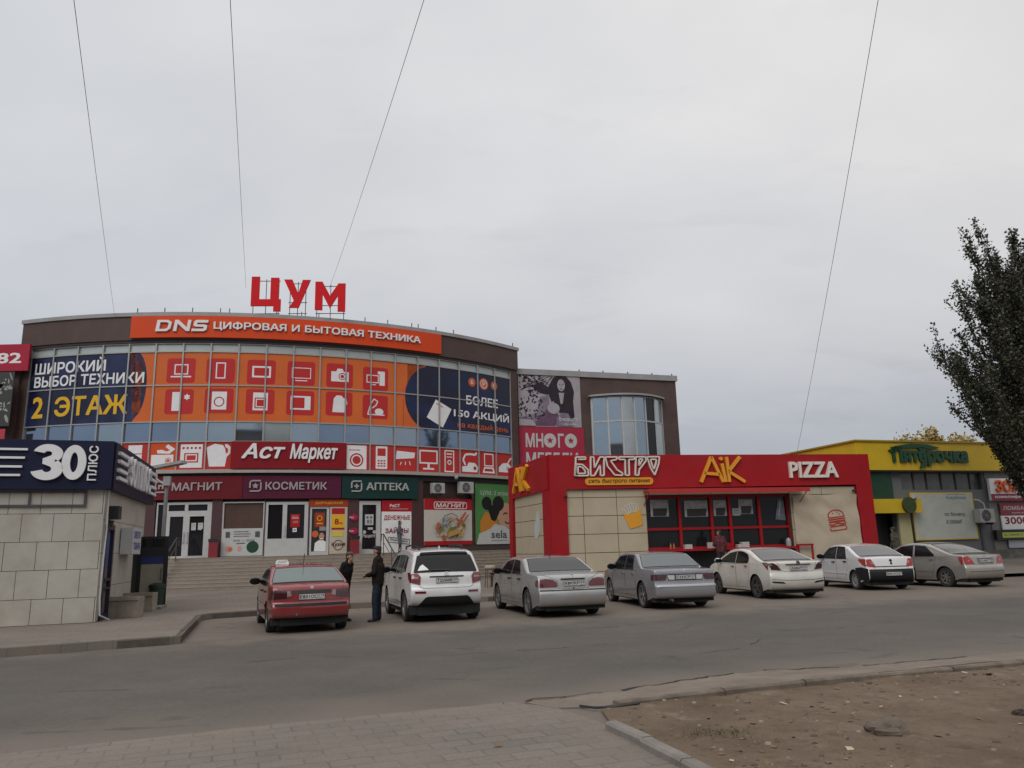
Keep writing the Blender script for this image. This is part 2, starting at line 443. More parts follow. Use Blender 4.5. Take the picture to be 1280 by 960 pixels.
def flat(o, ang, up=Vector((0, 0, 1))):
    """vertical plane through o; u runs along ang (degrees), d towards the viewer (right hand of u)"""
    du = Vector((cos(radians(ang)), sin(radians(ang)), 0)); n = Vector((du.y, -du.x, 0)); o = Vector(o)
    def mp(u, v, d): return Vector((o.x + du.x * u + n.x * d, o.y + du.y * u + n.y * d, v))
    mp.du, mp.n, mp.o = du, n, o
    return mp
ACX, ACY, AR = -19.317, 64.015, 25.64
def AM(u, v, d):
    a = u / AR; r = AR + d
    return Vector((ACX + r * sin(a), ACY - r * cos(a), v))
AS = .69
def printed(name, label, cat, mp, layers, thick=.03, d=0.0, su=None, group=None, parts=()):
    """a flat sign or poster: board plus printed layers [(tris, material)], parts = [(name, tris, material, d0, d1)] raised"""
    mb = MB(); ms = []
    for i, (T, m) in enumerate(layers):
        if m not in ms: ms.append(m)
        dd = d + (i * .0035 if i else 0)
        mb.patch(T, mp, d - thick if i == 0 else dd - .003, dd, su, None, ms.index(m), skirt=(i == 0))
    o = mb.build(name, ms); tag(o, label, cat, group)
    for (pn, T, m, d0, d1) in parts: MB().patch(T, mp, d + d0, d + d1, su, None, 0).build(pn, m, o)
    return o

# ================================================================== GROUND
def node_mat(name, fn, rough=.9):
    m = bpy.data.materials.new(name); m.use_nodes = True; t = m.node_tree; b = t.nodes['Principled BSDF']; b.inputs['Roughness'].default_value = rough
    b.inputs['Specular IOR Level'].default_value = .3
    class G: pass
    g = G(); l = t.links.new
    tcx = t.nodes.new('ShaderNodeTexCoord')
    def mapping(rot=0, loc=(0, 0, 0), sc=(1, 1, 1)):
        n = t.nodes.new('ShaderNodeMapping'); n.vector_type = 'TEXTURE' if False else 'POINT'
        n.inputs['Rotation'].default_value = (0, 0, rot); n.inputs['Location'].default_value = loc; n.inputs['Scale'].default_value = sc
        l(tcx.outputs['Object'], n.inputs[0]); return n.outputs[0]
    def noise_(scale, detail=8, rough=.6, vec=None, dist=0):
        n = t.nodes.new('ShaderNodeTexNoise'); n.inputs['Scale'].default_value = scale; n.inputs['Detail'].default_value = detail; n.inputs['Roughness'].default_value = rough; n.inputs['Distortion'].default_value = dist
        l(vec if vec else tcx.outputs['Object'], n.inputs['Vector']); return n.outputs['Fac']
    def rng(x, a, b_, c, d):
        n = t.nodes.new('ShaderNodeMapRange'); l(x, n.inputs[0])
        for i, v in enumerate((a, b_, c, d)): n.inputs[i + 1].default_value = v
        return n.outputs[0]
    def mix(fac, a, b_, mode='MIX'):
        n = t.nodes.new('ShaderNodeMix'); n.data_type = 'RGBA'; n.blend_type = mode
        if isinstance(fac, (int, float)): n.inputs[0].default_value = fac
        else: l(fac, n.inputs[0])
        for i, v in ((6, a), (7, b_)):
            if isinstance(v, tuple): n.inputs[i].default_value = (*v, 1)
            else: l(v, n.inputs[i])
        return n.outputs[2]
    def math_(op, a, b_=0.0):
        n = t.nodes.new('ShaderNodeMath'); n.operation = op
        for i, v in enumerate((a, b_)):
            if isinstance(v, (int, float)): n.inputs[i].default_value = v
            else: l(v, n.inputs[i])
        return n.outputs[0]
    def sepxyz(v):
        n = t.nodes.new('ShaderNodeSeparateXYZ'); l(v, n.inputs[0]); return n.outputs
    def vor(scale, vec=None, feat='DISTANCE_TO_EDGE'):
        n = t.nodes.new('ShaderNodeTexVoronoi'); n.feature = feat; n.inputs['Scale'].default_value = scale
        l(vec if vec else tcx.outputs['Object'], n.inputs['Vector']); return n.outputs[0]
    def brick(vec, sc, c1, c2, mortar, msize=.02, bw=.5, rh=.25, off=.5):
        n = t.nodes.new('ShaderNodeTexBrick'); l(vec, n.inputs['Vector']); n.inputs['Scale'].default_value = sc; n.offset = off
        n.inputs['Color1'].default_value = (*c1, 1); n.inputs['Color2'].default_value = (*c2, 1); n.inputs['Mortar'].default_value = (*mortar, 1)
        n.inputs['Mortar Size'].default_value = msize; n.inputs['Brick Width'].default_value = bw; n.inputs['Row Height'].default_value = rh; n.inputs['Mortar Smooth'].default_value = .3
        return n.outputs['Color'], n.outputs['Fac']
    def bump(h, st=.3, dist=.02):
        n = t.nodes.new('ShaderNodeBump'); n.inputs['Strength'].default_value = st; n.inputs['Distance'].default_value = dist; l(h, n.inputs['Height']); l(n.outputs[0], b.inputs['Normal'])
    for k, v in list(locals().items()):
        if callable(v): setattr(g, k, v)
    col = fn(g)
    if col is not None: l(col, b.inputs['Base Color'])
    MATS[name] = m
    return m
def distort(g, vec, amt, sc):
    return vec
RD_ANG = radians(20.5)
def asphalt_fn(g):
    v = g.mapping(-RD_ANG); xyz = g.sepxyz(v)
    big = g.noise_(.35, 6, .55); mid = g.noise_(1.6, 8, .65); fine = g.noise_(70, 4, .7)
    streak = g.noise_(1.0, 6, .6, g.mapping(-RD_ANG, sc=(.12, 1.1, 1)))
    base = g.mix(g.rng(big, .35, .65, 0, 1), (.084, .075, .066), (.108, .095, .083))
    base = g.mix(1.0, base, g.rng(streak, .3, .7, .97, 1.03), 'MULTIPLY')
    base = g.mix(1.0, base, g.rng(mid, .3, .7, .92, 1.08), 'MULTIPLY')
    base = g.mix(1.0, base, g.rng(g.noise_(14, 6, .75), .3, .7, .80, 1.20), 'MULTIPLY')
    # wind-blown dust near both edges of the carriageway (v = across the road)
    wob = g.math_('ADD', xyz[1], g.rng(g.noise_(.8, 6, .6), .3, .7, -.7, .7))
    near = g.rng(wob, 9.8, 8.1, 0, 1); far = g.rng(wob, 15.2, 16.9, 0, 1)
    dust = g.math_('MULTIPLY', g.math_('MAXIMUM', near, far), g.rng(mid, .25, .7, .65, 1))
    base = g.mix(g.math_('MULTIPLY', dust, .8), base, (.178, .148, .120))
    base = g.mix(1.0, base, g.rng(fine, .25, .75, .78, 1.22), 'MULTIPLY')
    nv = g.noise_(1.2, 4, .6)
    ve = g.vor(.23, g.mapping(.3, sc=(1, 1.7, 1))); 
    # hairline cracks
    n2 = g.noise_(2.5, 5, .6)
    crack = g.math_('MULTIPLY', g.rng(g.math_('ADD', ve, g.rng(n2, .3, .7, -.03, .03)), .004, .018, 1, 0), g.rng(big, .52, .6, 0, 1))
    base = g.mix(g.math_('MULTIPLY', crack, .4), base, (.03, .028, .026))
    oil = g.rng(g.noise_(.9, 3, .5, g.mapping(0, (4, 9, 0))), .66, .74, 0, .45)
    base = g.mix(oil, base, (.05, .047, .045))
    g.bump(fine, .35, .008)
    return base
ASPH = node_mat('asphalt', asphalt_fn, .88)
def paver_fn(g, s=1.0, rot=-RD_ANG, tone=1.0, bw=.62, rh=.31):
    v = g.mapping(rot)
    c = lambda *a: tuple(x * tone for x in a)
    col, f = g.brick(v, 1.0, c(.175, .155, .135), c(.205, .182, .158), c(.135, .118, .10), .012, bw, rh, .5)
    big = g.noise_(.8, 7, .6); fine = g.noise_(40, 5, .7); mid = g.noise_(4, 6, .6)
    sand = g.rng(g.math_('ADD', big, g.math_('MULTIPLY', mid, .4)), .55, .85, 0, .85)
    col = g.mix(sand, col, c(.22, .186, .15))
    col = g.mix(1.0, col, g.rng(fine, .25, .75, .8, 1.18), 'MULTIPLY')
    col = g.mix(1.0, col, g.rng(g.noise_(.3, 4, .5), .3, .7, .84, 1.12), 'MULTIPLY')
    g.bump(g.math_('SUBTRACT', g.math_('MULTIPLY', fine, .3), g.math_('MULTIPLY', f, .6)), .3, .012)
    return col
PAVE = node_mat('sandy_pavers', lambda g: paver_fn(g, tone=.9, bw=.34, rh=.2))
PLAZA = node_mat('plaza_pavers', lambda g: paver_fn(g, tone=.88, bw=.4, rh=.4))
def soil_fn(g):
    a = g.noise_(.9, 8, .65); b = g.noise_(6, 8, .7); f = g.noise_(55, 5, .75)
    c = g.mix(g.rng(a, .35, .65, 0, 1), (.125, .087, .056), (.190, .143, .100))
    c = g.mix(g.rng(b, .5, .72, 0, .6), c, (.062, .043, .029))
    c = g.mix(g.rng(g.noise_(2.2, 5, .6, g.mapping(0, (7, 2, 0))), .6, .7, 0, .5), c, (.26, .22, .175))
    c = g.mix(1.0, c, g.rng(f, .25, .75, .68, 1.3), 'MULTIPLY')
    g.bump(g.math_('ADD', f, g.math_('MULTIPLY', b, 1.5)), .6, .03)
    return c
SOIL = node_mat('bare_soil', soil_fn, .95)
def verge_fn(g):
    a = g.noise_(1.3, 8, .65); f = g.noise_(60, 5, .75)
    c = g.mix(g.rng(a, .35, .65, 0, 1), (.155, .128, .105), (.225, .185, .148))
    c = g.mix(1.0, c, g.rng(f, .25, .75, .72, 1.25), 'MULTIPLY')
    g.bump(f, .5, .015); return c
VERGE = node_mat('dusty_verge', verge_fn, .95)
KERB = mat('kerb_concrete', (.20, .18, .16), .9, var=.22, vscale=5, bump=.3, dirt=(.12, .09, .07), damt=.6)
KERBS = mat('kerb_soil_shade', (.155, .125, .098), .95, var=.28, vscale=5, bump=.4, dirt=(.07, .055, .042), damt=.8, dscale=3)  # soil brown; the darker blotches also carry the shaded kerb face
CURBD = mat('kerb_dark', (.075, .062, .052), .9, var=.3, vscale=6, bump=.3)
mb = MB(); mb.add([(-600, -300, 0), (600, -300, 0), (600, 900, 0), (-600, 900, 0)], [(0, 1, 2, 3)]); struct(mb, 'road', ASPH)
def wobble(pts, step=.15, amp=.04, seed=0, closed=False):
    r = []
    n = len(pts)
    for i in range(n if closed else n - 1):
        a, b = Vector((*pts[i], 0)), Vector((*pts[(i + 1) % n], 0)); k = max(1, int((b - a).length / step)); nn = Vector((-(b - a).y, (b - a).x, 0)).normalized()
        for j in range(k):
            p = a + (b - a) * (j / k); w = amp * mnoise.noise(Vector((p.x * 2.3 + seed, p.y * 2.3, seed))) + amp * .6 * mnoise.noise(Vector((p.x * 9 + seed, p.y * 9, seed)))
            p = p + nn * w; r.append((p.x, p.y))
    if not closed: r.append(pts[-1])
    return r
def sheet(poly, z, name, m):
    mb = MB(); mb.prism(poly, z - .03, z); return struct(mb, name, m)
# paved forecourt at the viewer's feet (left), sandy verge and bare soil bed (right)
near_edge = [(-14, 3.2), (-8.9, 5.25), (-4.4, 6.97), (-2.33, 7.9), (-.09, 8.66)]
sheet(wobble(near_edge, .2, .05, 3) + [(.35, 8.35), (.74, 7.62), (1.27, 6.09), (1.9, 4.2), (3, .5), (3.5, -4), (-14, -4)], .012, 'forecourt_paving', PAVE)
crack_edge = [(.05, 8.62), (.9, 9.02), (1.6, 9.42), (2.35, 9.9), (3.3, 10.25), (4.4, 10.3), (6.2, 10.9), (8, 11.6), (12, 13.4), (20, 17)]
vp = [(.35, 8.3), (.8, 8.3), (2.2, 8.9), (5.9, 10.2), (6.4, 10.32), (20, 15.4)] + wobble(crack_edge, .1, .09, 11)[::-1]
def verge_z(u, v):
    d = (v - 8.3 - (u - .8) * .372) / 1.06      # distance from the kerb towards the road
    return .016 + (.042 * sm0(1 - d / .9) + .008) * sm0((u - .7) / 1.5) + .008 * sm0((u - .7) / 1.5) * mnoise.noise(Vector((u * 2, v * 2, 4)))
def sm0(x): x = max(0., min(1., x)); return x * x * (3 - 2 * x)
mb = MB(); mb.patch(tri(vp), lambda u, v, d: Vector((u, v, verge_z(u, v) + d)), -.03, 0, .12, .12); struct(mb, 'sandy_verge', VERGE, smooth=True)
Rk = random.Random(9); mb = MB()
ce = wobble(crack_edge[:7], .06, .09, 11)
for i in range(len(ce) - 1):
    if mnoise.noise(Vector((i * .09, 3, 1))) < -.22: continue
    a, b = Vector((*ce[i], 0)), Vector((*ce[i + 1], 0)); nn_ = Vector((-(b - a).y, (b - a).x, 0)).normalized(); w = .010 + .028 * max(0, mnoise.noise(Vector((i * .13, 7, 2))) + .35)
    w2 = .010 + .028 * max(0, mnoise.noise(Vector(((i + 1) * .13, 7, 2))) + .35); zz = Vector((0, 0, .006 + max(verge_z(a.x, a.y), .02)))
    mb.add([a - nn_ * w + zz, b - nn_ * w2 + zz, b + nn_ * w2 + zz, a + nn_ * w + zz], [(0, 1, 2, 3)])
struct(mb, 'asphalt_crack', mat('crack_dark', (.025, .02, .017), .95))  # crack at the verge edge, its shadowed gap drawn as a dark strip
bed = [(.80, 8.12), (2.2, 8.78), (4.2, 9.5), (5.9, 10.06), (6.4, 10.2), (9, 11.2), (20, 15.2), (24, 8), (24, -4), (3.6, -4), (3.05, .5), (1.95, 4.2), (1.33, 6.12), (.82, 7.6)]
mb = MB()
def soil_h(x, y): return -.004 + .035 * mnoise.noise(Vector((x * .9, y * .9, 2))) + .018 * mnoise.noise(Vector((x * 3.1, y * 3.1, 5))) + .01 * mnoise.noise(Vector((x * 9, y * 9, 8)))
mb.patch(tri(bed), lambda u, v, d: Vector((u, v, max(.006, .02 + soil_h(u, v)))), 0, 0, .16, .16, skirt=False)
struct(mb, 'bare_soil_bed', SOIL, smooth=True)
# kerbs
def kerb(pts, w, z, blk, name, m, z0=-.02, jit=.012, rnd=3):
    R_ = random.Random(rnd); mb = MB()
    for (x0, y0), (x1, y1) in zip(pts, pts[1:]):
        d = Vector((x1 - x0, y1 - y0, 0)); l = d.length; d.normalize(); n = Vector((-d.y, d.x, 0)); k = max(1, round(l / blk))
        for i in range(k):
            a, b = l * i / k + .006, l * (i + 1) / k - .006; zz = z + R_.uniform(-jit, jit)
            c = Vector((x0, y0, 0)) + d * ((a + b) / 2) + n * (w / 2 + R_.uniform(-jit, jit))
            rr = .02; poly = [(-w / 2, z0), (-w / 2, zz - rr), (-w / 2 + rr, zz), (w / 2 - rr, zz), (w / 2, zz - rr), (w / 2, z0)]
            vs = [c + d * ((b - a) / 2 * s) + n * p + Vector((0, 0, q)) for s in (-1, 1) for p, q in poly]; t = len(poly)
            mb.add(vs, [(j, (j + 1) % t, t + (j + 1) % t, t + j) for j in range(t)] + [tuple(range(t)), tuple(range(t, 2 * t))])
    return struct(mb, name, m)
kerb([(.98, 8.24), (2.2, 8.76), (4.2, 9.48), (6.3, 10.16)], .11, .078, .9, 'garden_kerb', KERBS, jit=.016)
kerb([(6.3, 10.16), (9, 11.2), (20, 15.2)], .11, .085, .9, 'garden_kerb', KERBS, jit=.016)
kerb([(1.42, 5.6), (1.28, 6.1), (1.08, 6.75), (.86, 7.36)], .13, .075, .7, 'garden_kerb', KERB)
PK = [(-34, -.1), (-8.89, 13.8), (-6.55, 15.08), (-6.42, 15.25), (-8.1, 20.4), (-8.0, 20.95), (-7.0, 21.6), (-4.9, 23.4), (-.93, 25.0), (4, 27), (8, 29.2), (12.5, 31), (18, 33), (40, 41)]
sheet_poly = PK + [(60, 90), (-60, 90), (-60, -.1)]
mb = MB(); mb.prism(sheet_poly, -.05, .146); struct(mb, 'plaza_pavement', PLAZA)
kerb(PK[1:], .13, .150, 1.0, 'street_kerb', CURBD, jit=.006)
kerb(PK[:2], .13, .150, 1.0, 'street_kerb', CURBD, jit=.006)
# loose litter on the soil: pebbles, clods and fallen leaves
R_ = random.Random(5); mb = MB()
def inside(p, poly):
    c = False
    for i in range(len(poly)):
        (x0, y0), (x1, y1) = poly[i], poly[i - 1]
        if (y0 > p[1]) != (y1 > p[1]) and p[0] < (x1 - x0) * (p[1] - y0) / (y1 - y0) + x0: c = not c
    return c
n_ = 0
while n_ < 2700:
    x = R_.uniform(-2, 14); y = R_.uniform(3, 14)
    if not inside((x, y), bed):
        if R_.random() > .03 or y > 8.6 + (x + .1) * .33: continue
    if mnoise.noise(Vector((x * .7, y * .7, 1))) + R_.uniform(-.5, .5) < -.1: continue
    n_ += 1; z = max(.006, .02 + soil_h(x, y)) if inside((x, y), bed) else .022
    s_ = R_.choice((.008, .01, .012, .016, .02, .03)) * R_.uniform(.7, 1.2); k = R_.random()
    if k < .6:   # pebble / clod
        fr = (Vector((1, 0, 0)), Vector((0, 1, 0)), Vector((0, 0, 1)))
        mb.ell((x, y, z), (s_, s_ * R_.uniform(.6, 1), s_ * .6), fr, 5, 4, 0 if k < .5 else 1)
    else:        # dry leaf
        a = R_.uniform(0, 6.28); u_ = Vector((cos(a), sin(a), R_.uniform(-.3, .3))) * s_ * 1.6; w_ = Vector((-sin(a), cos(a), R_.uniform(-.3, .4))) * s_ * .9
        p = Vector((x, y, z + .008)); mb.add([p - u_, p + w_, p + u_, p - w_], [(0, 1, 2, 3)], 2 if k < .93 else 3)
struct(mb, 'pebbles_and_leaf_litter', [mat('clod', (.10, .075, .055), .95), mat('pebble', (.24, .21, .18), .9), mat('dry_leaf', (.16, .10, .045), .8), mat('pale_leaf', (.42, .36, .24), .8)], kind='stuff')
def clod(x, y, r, label, name='earth_clod', m=SOIL, cat='clod', flatn=.55, sd=1):
    mb = MB(); mb.ell((x, y, r * .25), (r, r * .8, r * flatn), None, 18, 12)
    mb.v = [tuple(Vector(v) + (Vector(v) - Vector((x, y, 0))).normalized() * (r * .35 * mnoise.noise(Vector(v) * (2.2 / r) + Vector((sd, 0, 0))) + r * .15 * mnoise.noise(Vector(v) * (6 / r)))) for v in mb.v]
    return tag(mb.build(name, m, None, smooth=False), label, cat)
clod(3.04, 6.84, .17, 'largest grey broken lump of concrete lying on the bare soil', 'concrete_lump', mat('lump', (.125, .098, .075), .95, var=.3, bump=.5, bscale=20), 'rubble', .5, 4)
clod(6.3, 9.1, .10, 'dark earth clod lying far back on the soil below the kerb', sd=9, m=mat('dark_clod', (.05, .038, .03), .95))
clod(4.55, 7.5, .07, 'small dark earth clod lying near the concrete lump', sd=14, m=MATS['dark_clod'])
# stray torn rubber strip at the broken kerb end
mb = MB(); mb.tube([(.60, 8.27, .035), (.74, 8.17, .032), (.95, 8.16, .035), (1.2, 8.24, .05)], [.012, .014, .014, .012], 6)
tag(mb.build('rubber_strip', mat('rubber', (.02, .02, .03), .6)), 'black torn rubber strip lying at the broken end of the kerb', 'debris')
# grass tuft at the corner of the bed
R_ = random.Random(8); mb = MB()
for i in range(260):
    x, y = 1.72 + R_.gauss(0, .16), 7.05 + R_.gauss(0, .10); a = R_.uniform(0, 6.28); h = R_.uniform(.01, .035); p = Vector((x, y, .015 + max(0, soil_h(x, y)))); w = Vector((cos(a), sin(a), 0)) * .004
    mb.add([p - w, p + w, p + Vector((cos(a + 1) * h * .7, sin(a + 1) * h * .7, h))], [(0, 1, 2)])
struct(mb, 'grass_tuft', mat('dry_grass', (.085, .075, .035), .8), kind='stuff')

# a few wandering cracks in the carriageway
mb = MB()
for i, pts in enumerate(([(8.6, 16.2), (10.2, 16.9), (12.4, 17.3), (15, 18.4)], [(-1.2, 12.6), (.4, 13.0), (1.5, 13.5)], [(2.2, 11.8), (3.5, 12.6), (4.1, 13.6)], [(-4.2, 12.4), (-3.3, 12.8), (-2.6, 12.7)], [(4.8, 14.8), (6.0, 15.0), (7.4, 15.9)])):
    q = wobble(pts, .07, .07, 20 + i)
    for j in range(len(q) - 1):
        if mnoise.noise(Vector((j * .11, i, 4))) < -.1: continue
        a, b = Vector((*q[j], .004)), Vector((*q[j + 1], .004)); k = Vector((-(b - a).y, (b - a).x, 0)).normalized() * (.006 + .01 * max(0, mnoise.noise(Vector((j * .2, i, 9)))))
        mb.add([a - k, b - k, b + k, a + k], [(0, 1, 2, 3)])
struct(mb, 'asphalt_crack', MATS['crack_dark'])

# ================================================================== SHOPPING CENTRE
U0, U1 = -6.55, 22.3
MUL = [-5.94 + 1.381 * k for k in range(21)]
base_c = AM(8, 0, 0)
mall = thing('shopping_centre', 'large brown curved shopping centre with a long glazed upper front', 'building', (base_c.x, base_c.y, 0))
mb = MB()
# brown shell: arc front (recessed behind glazing and shopfronts), end piers, parapet, back
mb.mbox(AM, U0, U1, 0, 5.70, -.60, -.28, 0, AS)
mb.mbox(AM, U0, U1, 5.70, 12.55, -.60, -.30, 0, AS)
mb.mbox(AM, U0, U0 + .60, 5.84, 12.64, -.29, .06, 0)
mb.mbox(AM, U1 - .60, U1, 5.84, 12.64, -.29, .06, 0)
mb.mbox(AM, U0, U1, 12.64, 13.9, -.3, .16, 0, AS)
def endwall(u, sgn):
    p = AM(u, 0, -.3); q = Vector((p.x + sgn * 1.0, 64, 0)); 
    du = (q - p).normalized(); n = Vector((du.y, -du.x, 0)) * .15
    mb.add([p - n, p + n, q + n, q - n] + [v + Vector((0, 0, 13.9)) for v in (p - n, p + n, q + n, q - n)], [(0, 1, 5, 4), (1, 2, 6, 5), (2, 3, 7, 6), (3, 0, 4, 7)])
endwall(U0 + .1, -1); endwall(U1 - .1, 1)
mb.build('wall', BROWN, mall)
mb = MB(); pl = [AM(U0 + (U1 - U0) * i / 30, 0, -.1) for i in range(31)]
mb.prism([(p.x, p.y) for p in pl] + [(1.2, 63.9), (-26.8, 63.9)], 13.5, 13.7); mb.build('roof', mat('roof_felt', (.08, .08, .08), .9), mall)
mb = MB(); mb.mbox(AM, U0 - .05, U1 + .05, 13.9, 14.1, -.25, .24, 0, AS); mb.build('coping', COPING, mall)
mb = MB(); mb.mbox(AM, U0 + .6, U1 - .6, 12.5, 12.64, -.29, .10, 0, AS); mb.build('shadow_strip', mat('strip_shade', (.03, .025, .028), .7), mall)  # dark colour stands for the shade in the gap under the parapet
# curtain wall: grey grid with panes as sub-parts
mb = MB()
for u in MUL: mb.mbox(AM, u - .035, u + .035, 5.84, 12.5, -.15, .045)
for z in (5.87, 7.32, 8.34, 10.24, 12.02, 12.47): mb.mbox(AM, MUL[0], MUL[-1], z - .03, z + .03, -.14, .036, 0, 1.381)
cw = mb.build('curtain_wall', mat('mullion_aluminium', (.34, .34, .33), .4, metal=.4, var=.08), mall)
R_ = random.Random(21)
PANES = [mat('pane_sky', (.34, .41, .47), .03, metal=.9, var=.05, vscale=.6), mat('pane_pale', (.46, .50, .50), .12, metal=.75, var=.08, vscale=.5), mat('pane_blue', (.24, .31, .41), .04, metal=.9, var=.06, vscale=.6)]
FROST = mat('pane_frosted', (.40, .44, .43), .35, metal=.25, var=.08, vscale=1)
BACKF = mat('pane_backing', (.05, .05, .055), .5)
for k in range(20):
    a, b = MUL[k], MUL[k + 1]
    for z0, z1 in ((5.9, 7.29), (7.35, 8.31), (8.37, 10.21), (10.27, 11.99), (12.05, 12.44)):
        t0, t1, t2 = (R_.uniform(-.012, .012) for _ in range(3)); 
        clear = (z0 == 7.35)
        vs = [AM(a, z0, -.06 + t0), AM(b, z0, -.06 + t1), AM(b, z1, -.06 + t1 + t2 * .6), AM(a, z1, -.06 + t0 + t2 * .6)]
        m = R_.choice((PANES[0], PANES[2], PANES[2])) if k < 6 else R_.choice((PANES[0], PANES[0], PANES[1], PANES[2])) 
        if not clear: m = FROST if z0 == 12.05 else BACKF
        MB().add(vs, [(0, 1, 2, 3)]).build('pane', m, cw)
mb = MB(); mb.mbox(AM, U0, U1, 5.70, 5.835, -.3, .30, 0, AS); mb.build('sill', mat('pale_sill', (.34, .31, .28), .6, var=.12), mall)
mb = MB(); mb.mbox(AM, 1.05, U1 - .1, 5.40, 5.69, -.27, .0, 0, AS); mb.build('sill_shade_strip', MATS['strip_shade'], mall)  # dark strip painted as the shade below the sill
# coping clips and short rods on the parapet
rod = None
for u in (-.1, 1.3, 2.7, 4.1, 4.55, 6.9, 8.2, 9.1, 11.6, 12.9, 14.35, 14.75, 15.9, 17.1, 21.9):
    if rod is None:
        rod = MB().mbox(AM, u - .02, u + .02, 14.1, 14.36, .10, .14).build('parapet_rod', DSTEEL, mall); rod0 = u
    else:
        MB().mbox(AM, u - .02, u + .02, 14.1, 14.36, .10, .14).build('parapet_rod', DSTEEL, mall)
# ground floor: pilasters between bays
for a, b in ((1.05, 1.5), (4.22, 4.70), (6.73, 6.76), (8.88, 8.93), (10.87, 11.45), (14.42, 15.1), (18.35, 18.52)): MB().mbox(AM, a, b, 1.55, 5.42, -.27, .02, 0, .7).build('pilaster', MAROON, mall)
mb = MB(); mb.mbox(AM, 14.42, U1 - .05, 1.2, 1.87, -.27, .03, 0, .7); mb.build('plinth', mat('dark_plinth', (.05, .032, .028), .7, var=.15), mall)
def glazed_door(name, u0, u1, z0, z1, cells, fm=PVC, glass=None, t=.12, parent=None, hands=(), label=None):
    """frame with cells [(u0,u1,z0,z1,material)] as panes"""
    glass = glass or GLASS
    holes = [[(a, c), (b, c), (b, d), (a, d)] for a, b, c, d, _ in cells]
    mb = MB(); mb.patch(tri([(u0, z0), (u1, z0), (u1, z1), (u0, z1)], holes), AM, -.26, -.02, 1.4)
    o = mb.build(name, fm, parent)
    if label: o['label'] = label
    for a, b, c, d, m in cells: MB().patch(rect(a - .01, c - .01, b + .01, d + .01), AM, -.16, -.10, None, skirt=False).build('pane', m or glass, o)
    for hu, hz in hands:
        MB().tube([AM(hu, hz + .28, -.02), AM(hu, hz + .25, .06), AM(hu, hz - .25, .06), AM(hu, hz - .28, -.02)], .022, 6).build('handle', PVC, o)
    return o
GDK = mat('door_glass', (.014, .014, .016), .06, spec=.22)
GW = mat('brown_shop_glass', (.095, .062, .05), .12, spec=.3, var=.15, vscale=.9)  # brown tinted glass
glazed_door('entrance_door', 1.55, 4.20, 1.56, 4.28, [(1.62, 1.98, 1.7, 4.18, GDK), (2.22, 2.86, 1.66, 3.58, GDK), (3.16, 3.86, 1.66, 3.58, GDK), (2.12, 2.90, 3.85, 4.16, GDK), (3.06, 3.98, 3.85, 4.16, GDK)], parent=mall, hands=((2.92, 2.55), (3.1, 2.55)), label='dark glazed double door in white frame')
glazed_door('shop_window', 4.70, 6.72, 1.55, 4.26, [(4.78, 6.66, 2.94, 4.20, GW)], parent=mall, label='brown tinted shop window above a white lower panel')
glazed_door('entrance_door', 6.77, 8.87, 1.55, 4.24, [(6.9, 7.6, 2.4, 4.10, GDK), (7.82, 8.68, 2.4, 4.10, GDK)], parent=mall, hands=((7.72, 2.8),), label='white double door with solid lower panels')
glazed_door('entrance_door', 8.95, 9.93, 1.55, 4.0, [(9.05, 9.80, 1.72, 3.88, GDK)], parent=mall, label='narrow white door covered by a poster')
glazed_door('entrance_door', 11.48, 12.66, 1.55, 4.28, [(11.66, 12.42, 1.78, 4.08, GDK)], parent=mall, label='white framed single glass door with notices')
# entrance steps
mb = MB(); NS = 9; RH = .155; TR = .33; LAND = 1.35
STEPM = mat('step_stone', (.25, .213, .176), .85, var=.14, vscale=3, dirt=(.12, .10, .085), damt=.25, dscale=2)
NOSE = mat('step_nosing', (.27, .23, .19), .8, var=.12, vscale=4)
for i in range(NS):
    z1 = 1.55 - i * RH; d1 = LAND + i * TR
    mb.mbox(AM, 1.55 + (.0), 21.5, .1 if i == NS - 1 else z1 - RH - .02, z1 - .035, -.28 if i == 0 else d1 - TR - .01, d1, 0, .69)
    mb.mbox(AM, 1.55, 21.5, z1 - .034, z1, -.28 if i == 0 else d1 - TR - .02, d1 + .012, 1, .69)
struct(mb, 'entrance_steps', [STEPM, NOSE])
# annex on the right with curved bay window
WO = (.32, 47.9, 0); WA = 17.4
WM_ = flat(WO, WA); annex = thing('annex_building', 'lower brown annex with a curved bay window, right of the curved building', 'building', WO)
mb = MB(); wh = [[(5.0, 6.1), (10.12, 6.1), (10.12, 11.3), (5.0, 11.3)]]
mb.patch(tri([(0, 0), (11.35, 0), (11.35, 12.5), (0, 12.5)], wh), WM_, -.3, 0)
mb.mbox(WM_, 11.05, 11.35, 0, 12.5, -12, -.3); mb.mbox(WM_, 0, 11.05, 12.1, 12.4, -12, -.3)
mb.mbox(WM_, 4.6, 10.5, 6, 12.0, -3.2, -3.0)
mb.build('wall', BROWN, annex)
mb = MB(); mb.mbox(WM_, -.1, 11.45, 12.5, 12.87, -.4, .12); mb.mbox(WM_, 11.15, 11.47, 12.5, 12.87, -12, -.4); mb.build('coping', COPING, annex)
for u in (4.3, 6.0, 7.8, 9.6, 11.1): MB().mbox(WM_, u - .03, u + .03, 12.87, 13.0, 0, .05).build('parapet_rod', DSTEEL, annex)
def bay(u, v, d):    # shallow bow
    t = (u - 7.56) / 2.54
    return WM_(u, v, .12 + 1.05 * (1 - t * t) + d)
bu = [5.02 + 5.08 * i / 6 for i in range(7)]
mb = MB()
for u in bu: mb.mbox(bay, u - .045, u + .045, 6.2, 11.1, -.05, .05)
for z in (6.3, 9.5, 11.1): mb.mbox(bay, 5.02, 10.1, z - .045, z + .045, -.045, .042, 0, 5.08 / 6)
bw = mb.build('bay_window', mat('bay_frame', (.42, .42, .42), .5, var=.1), annex)
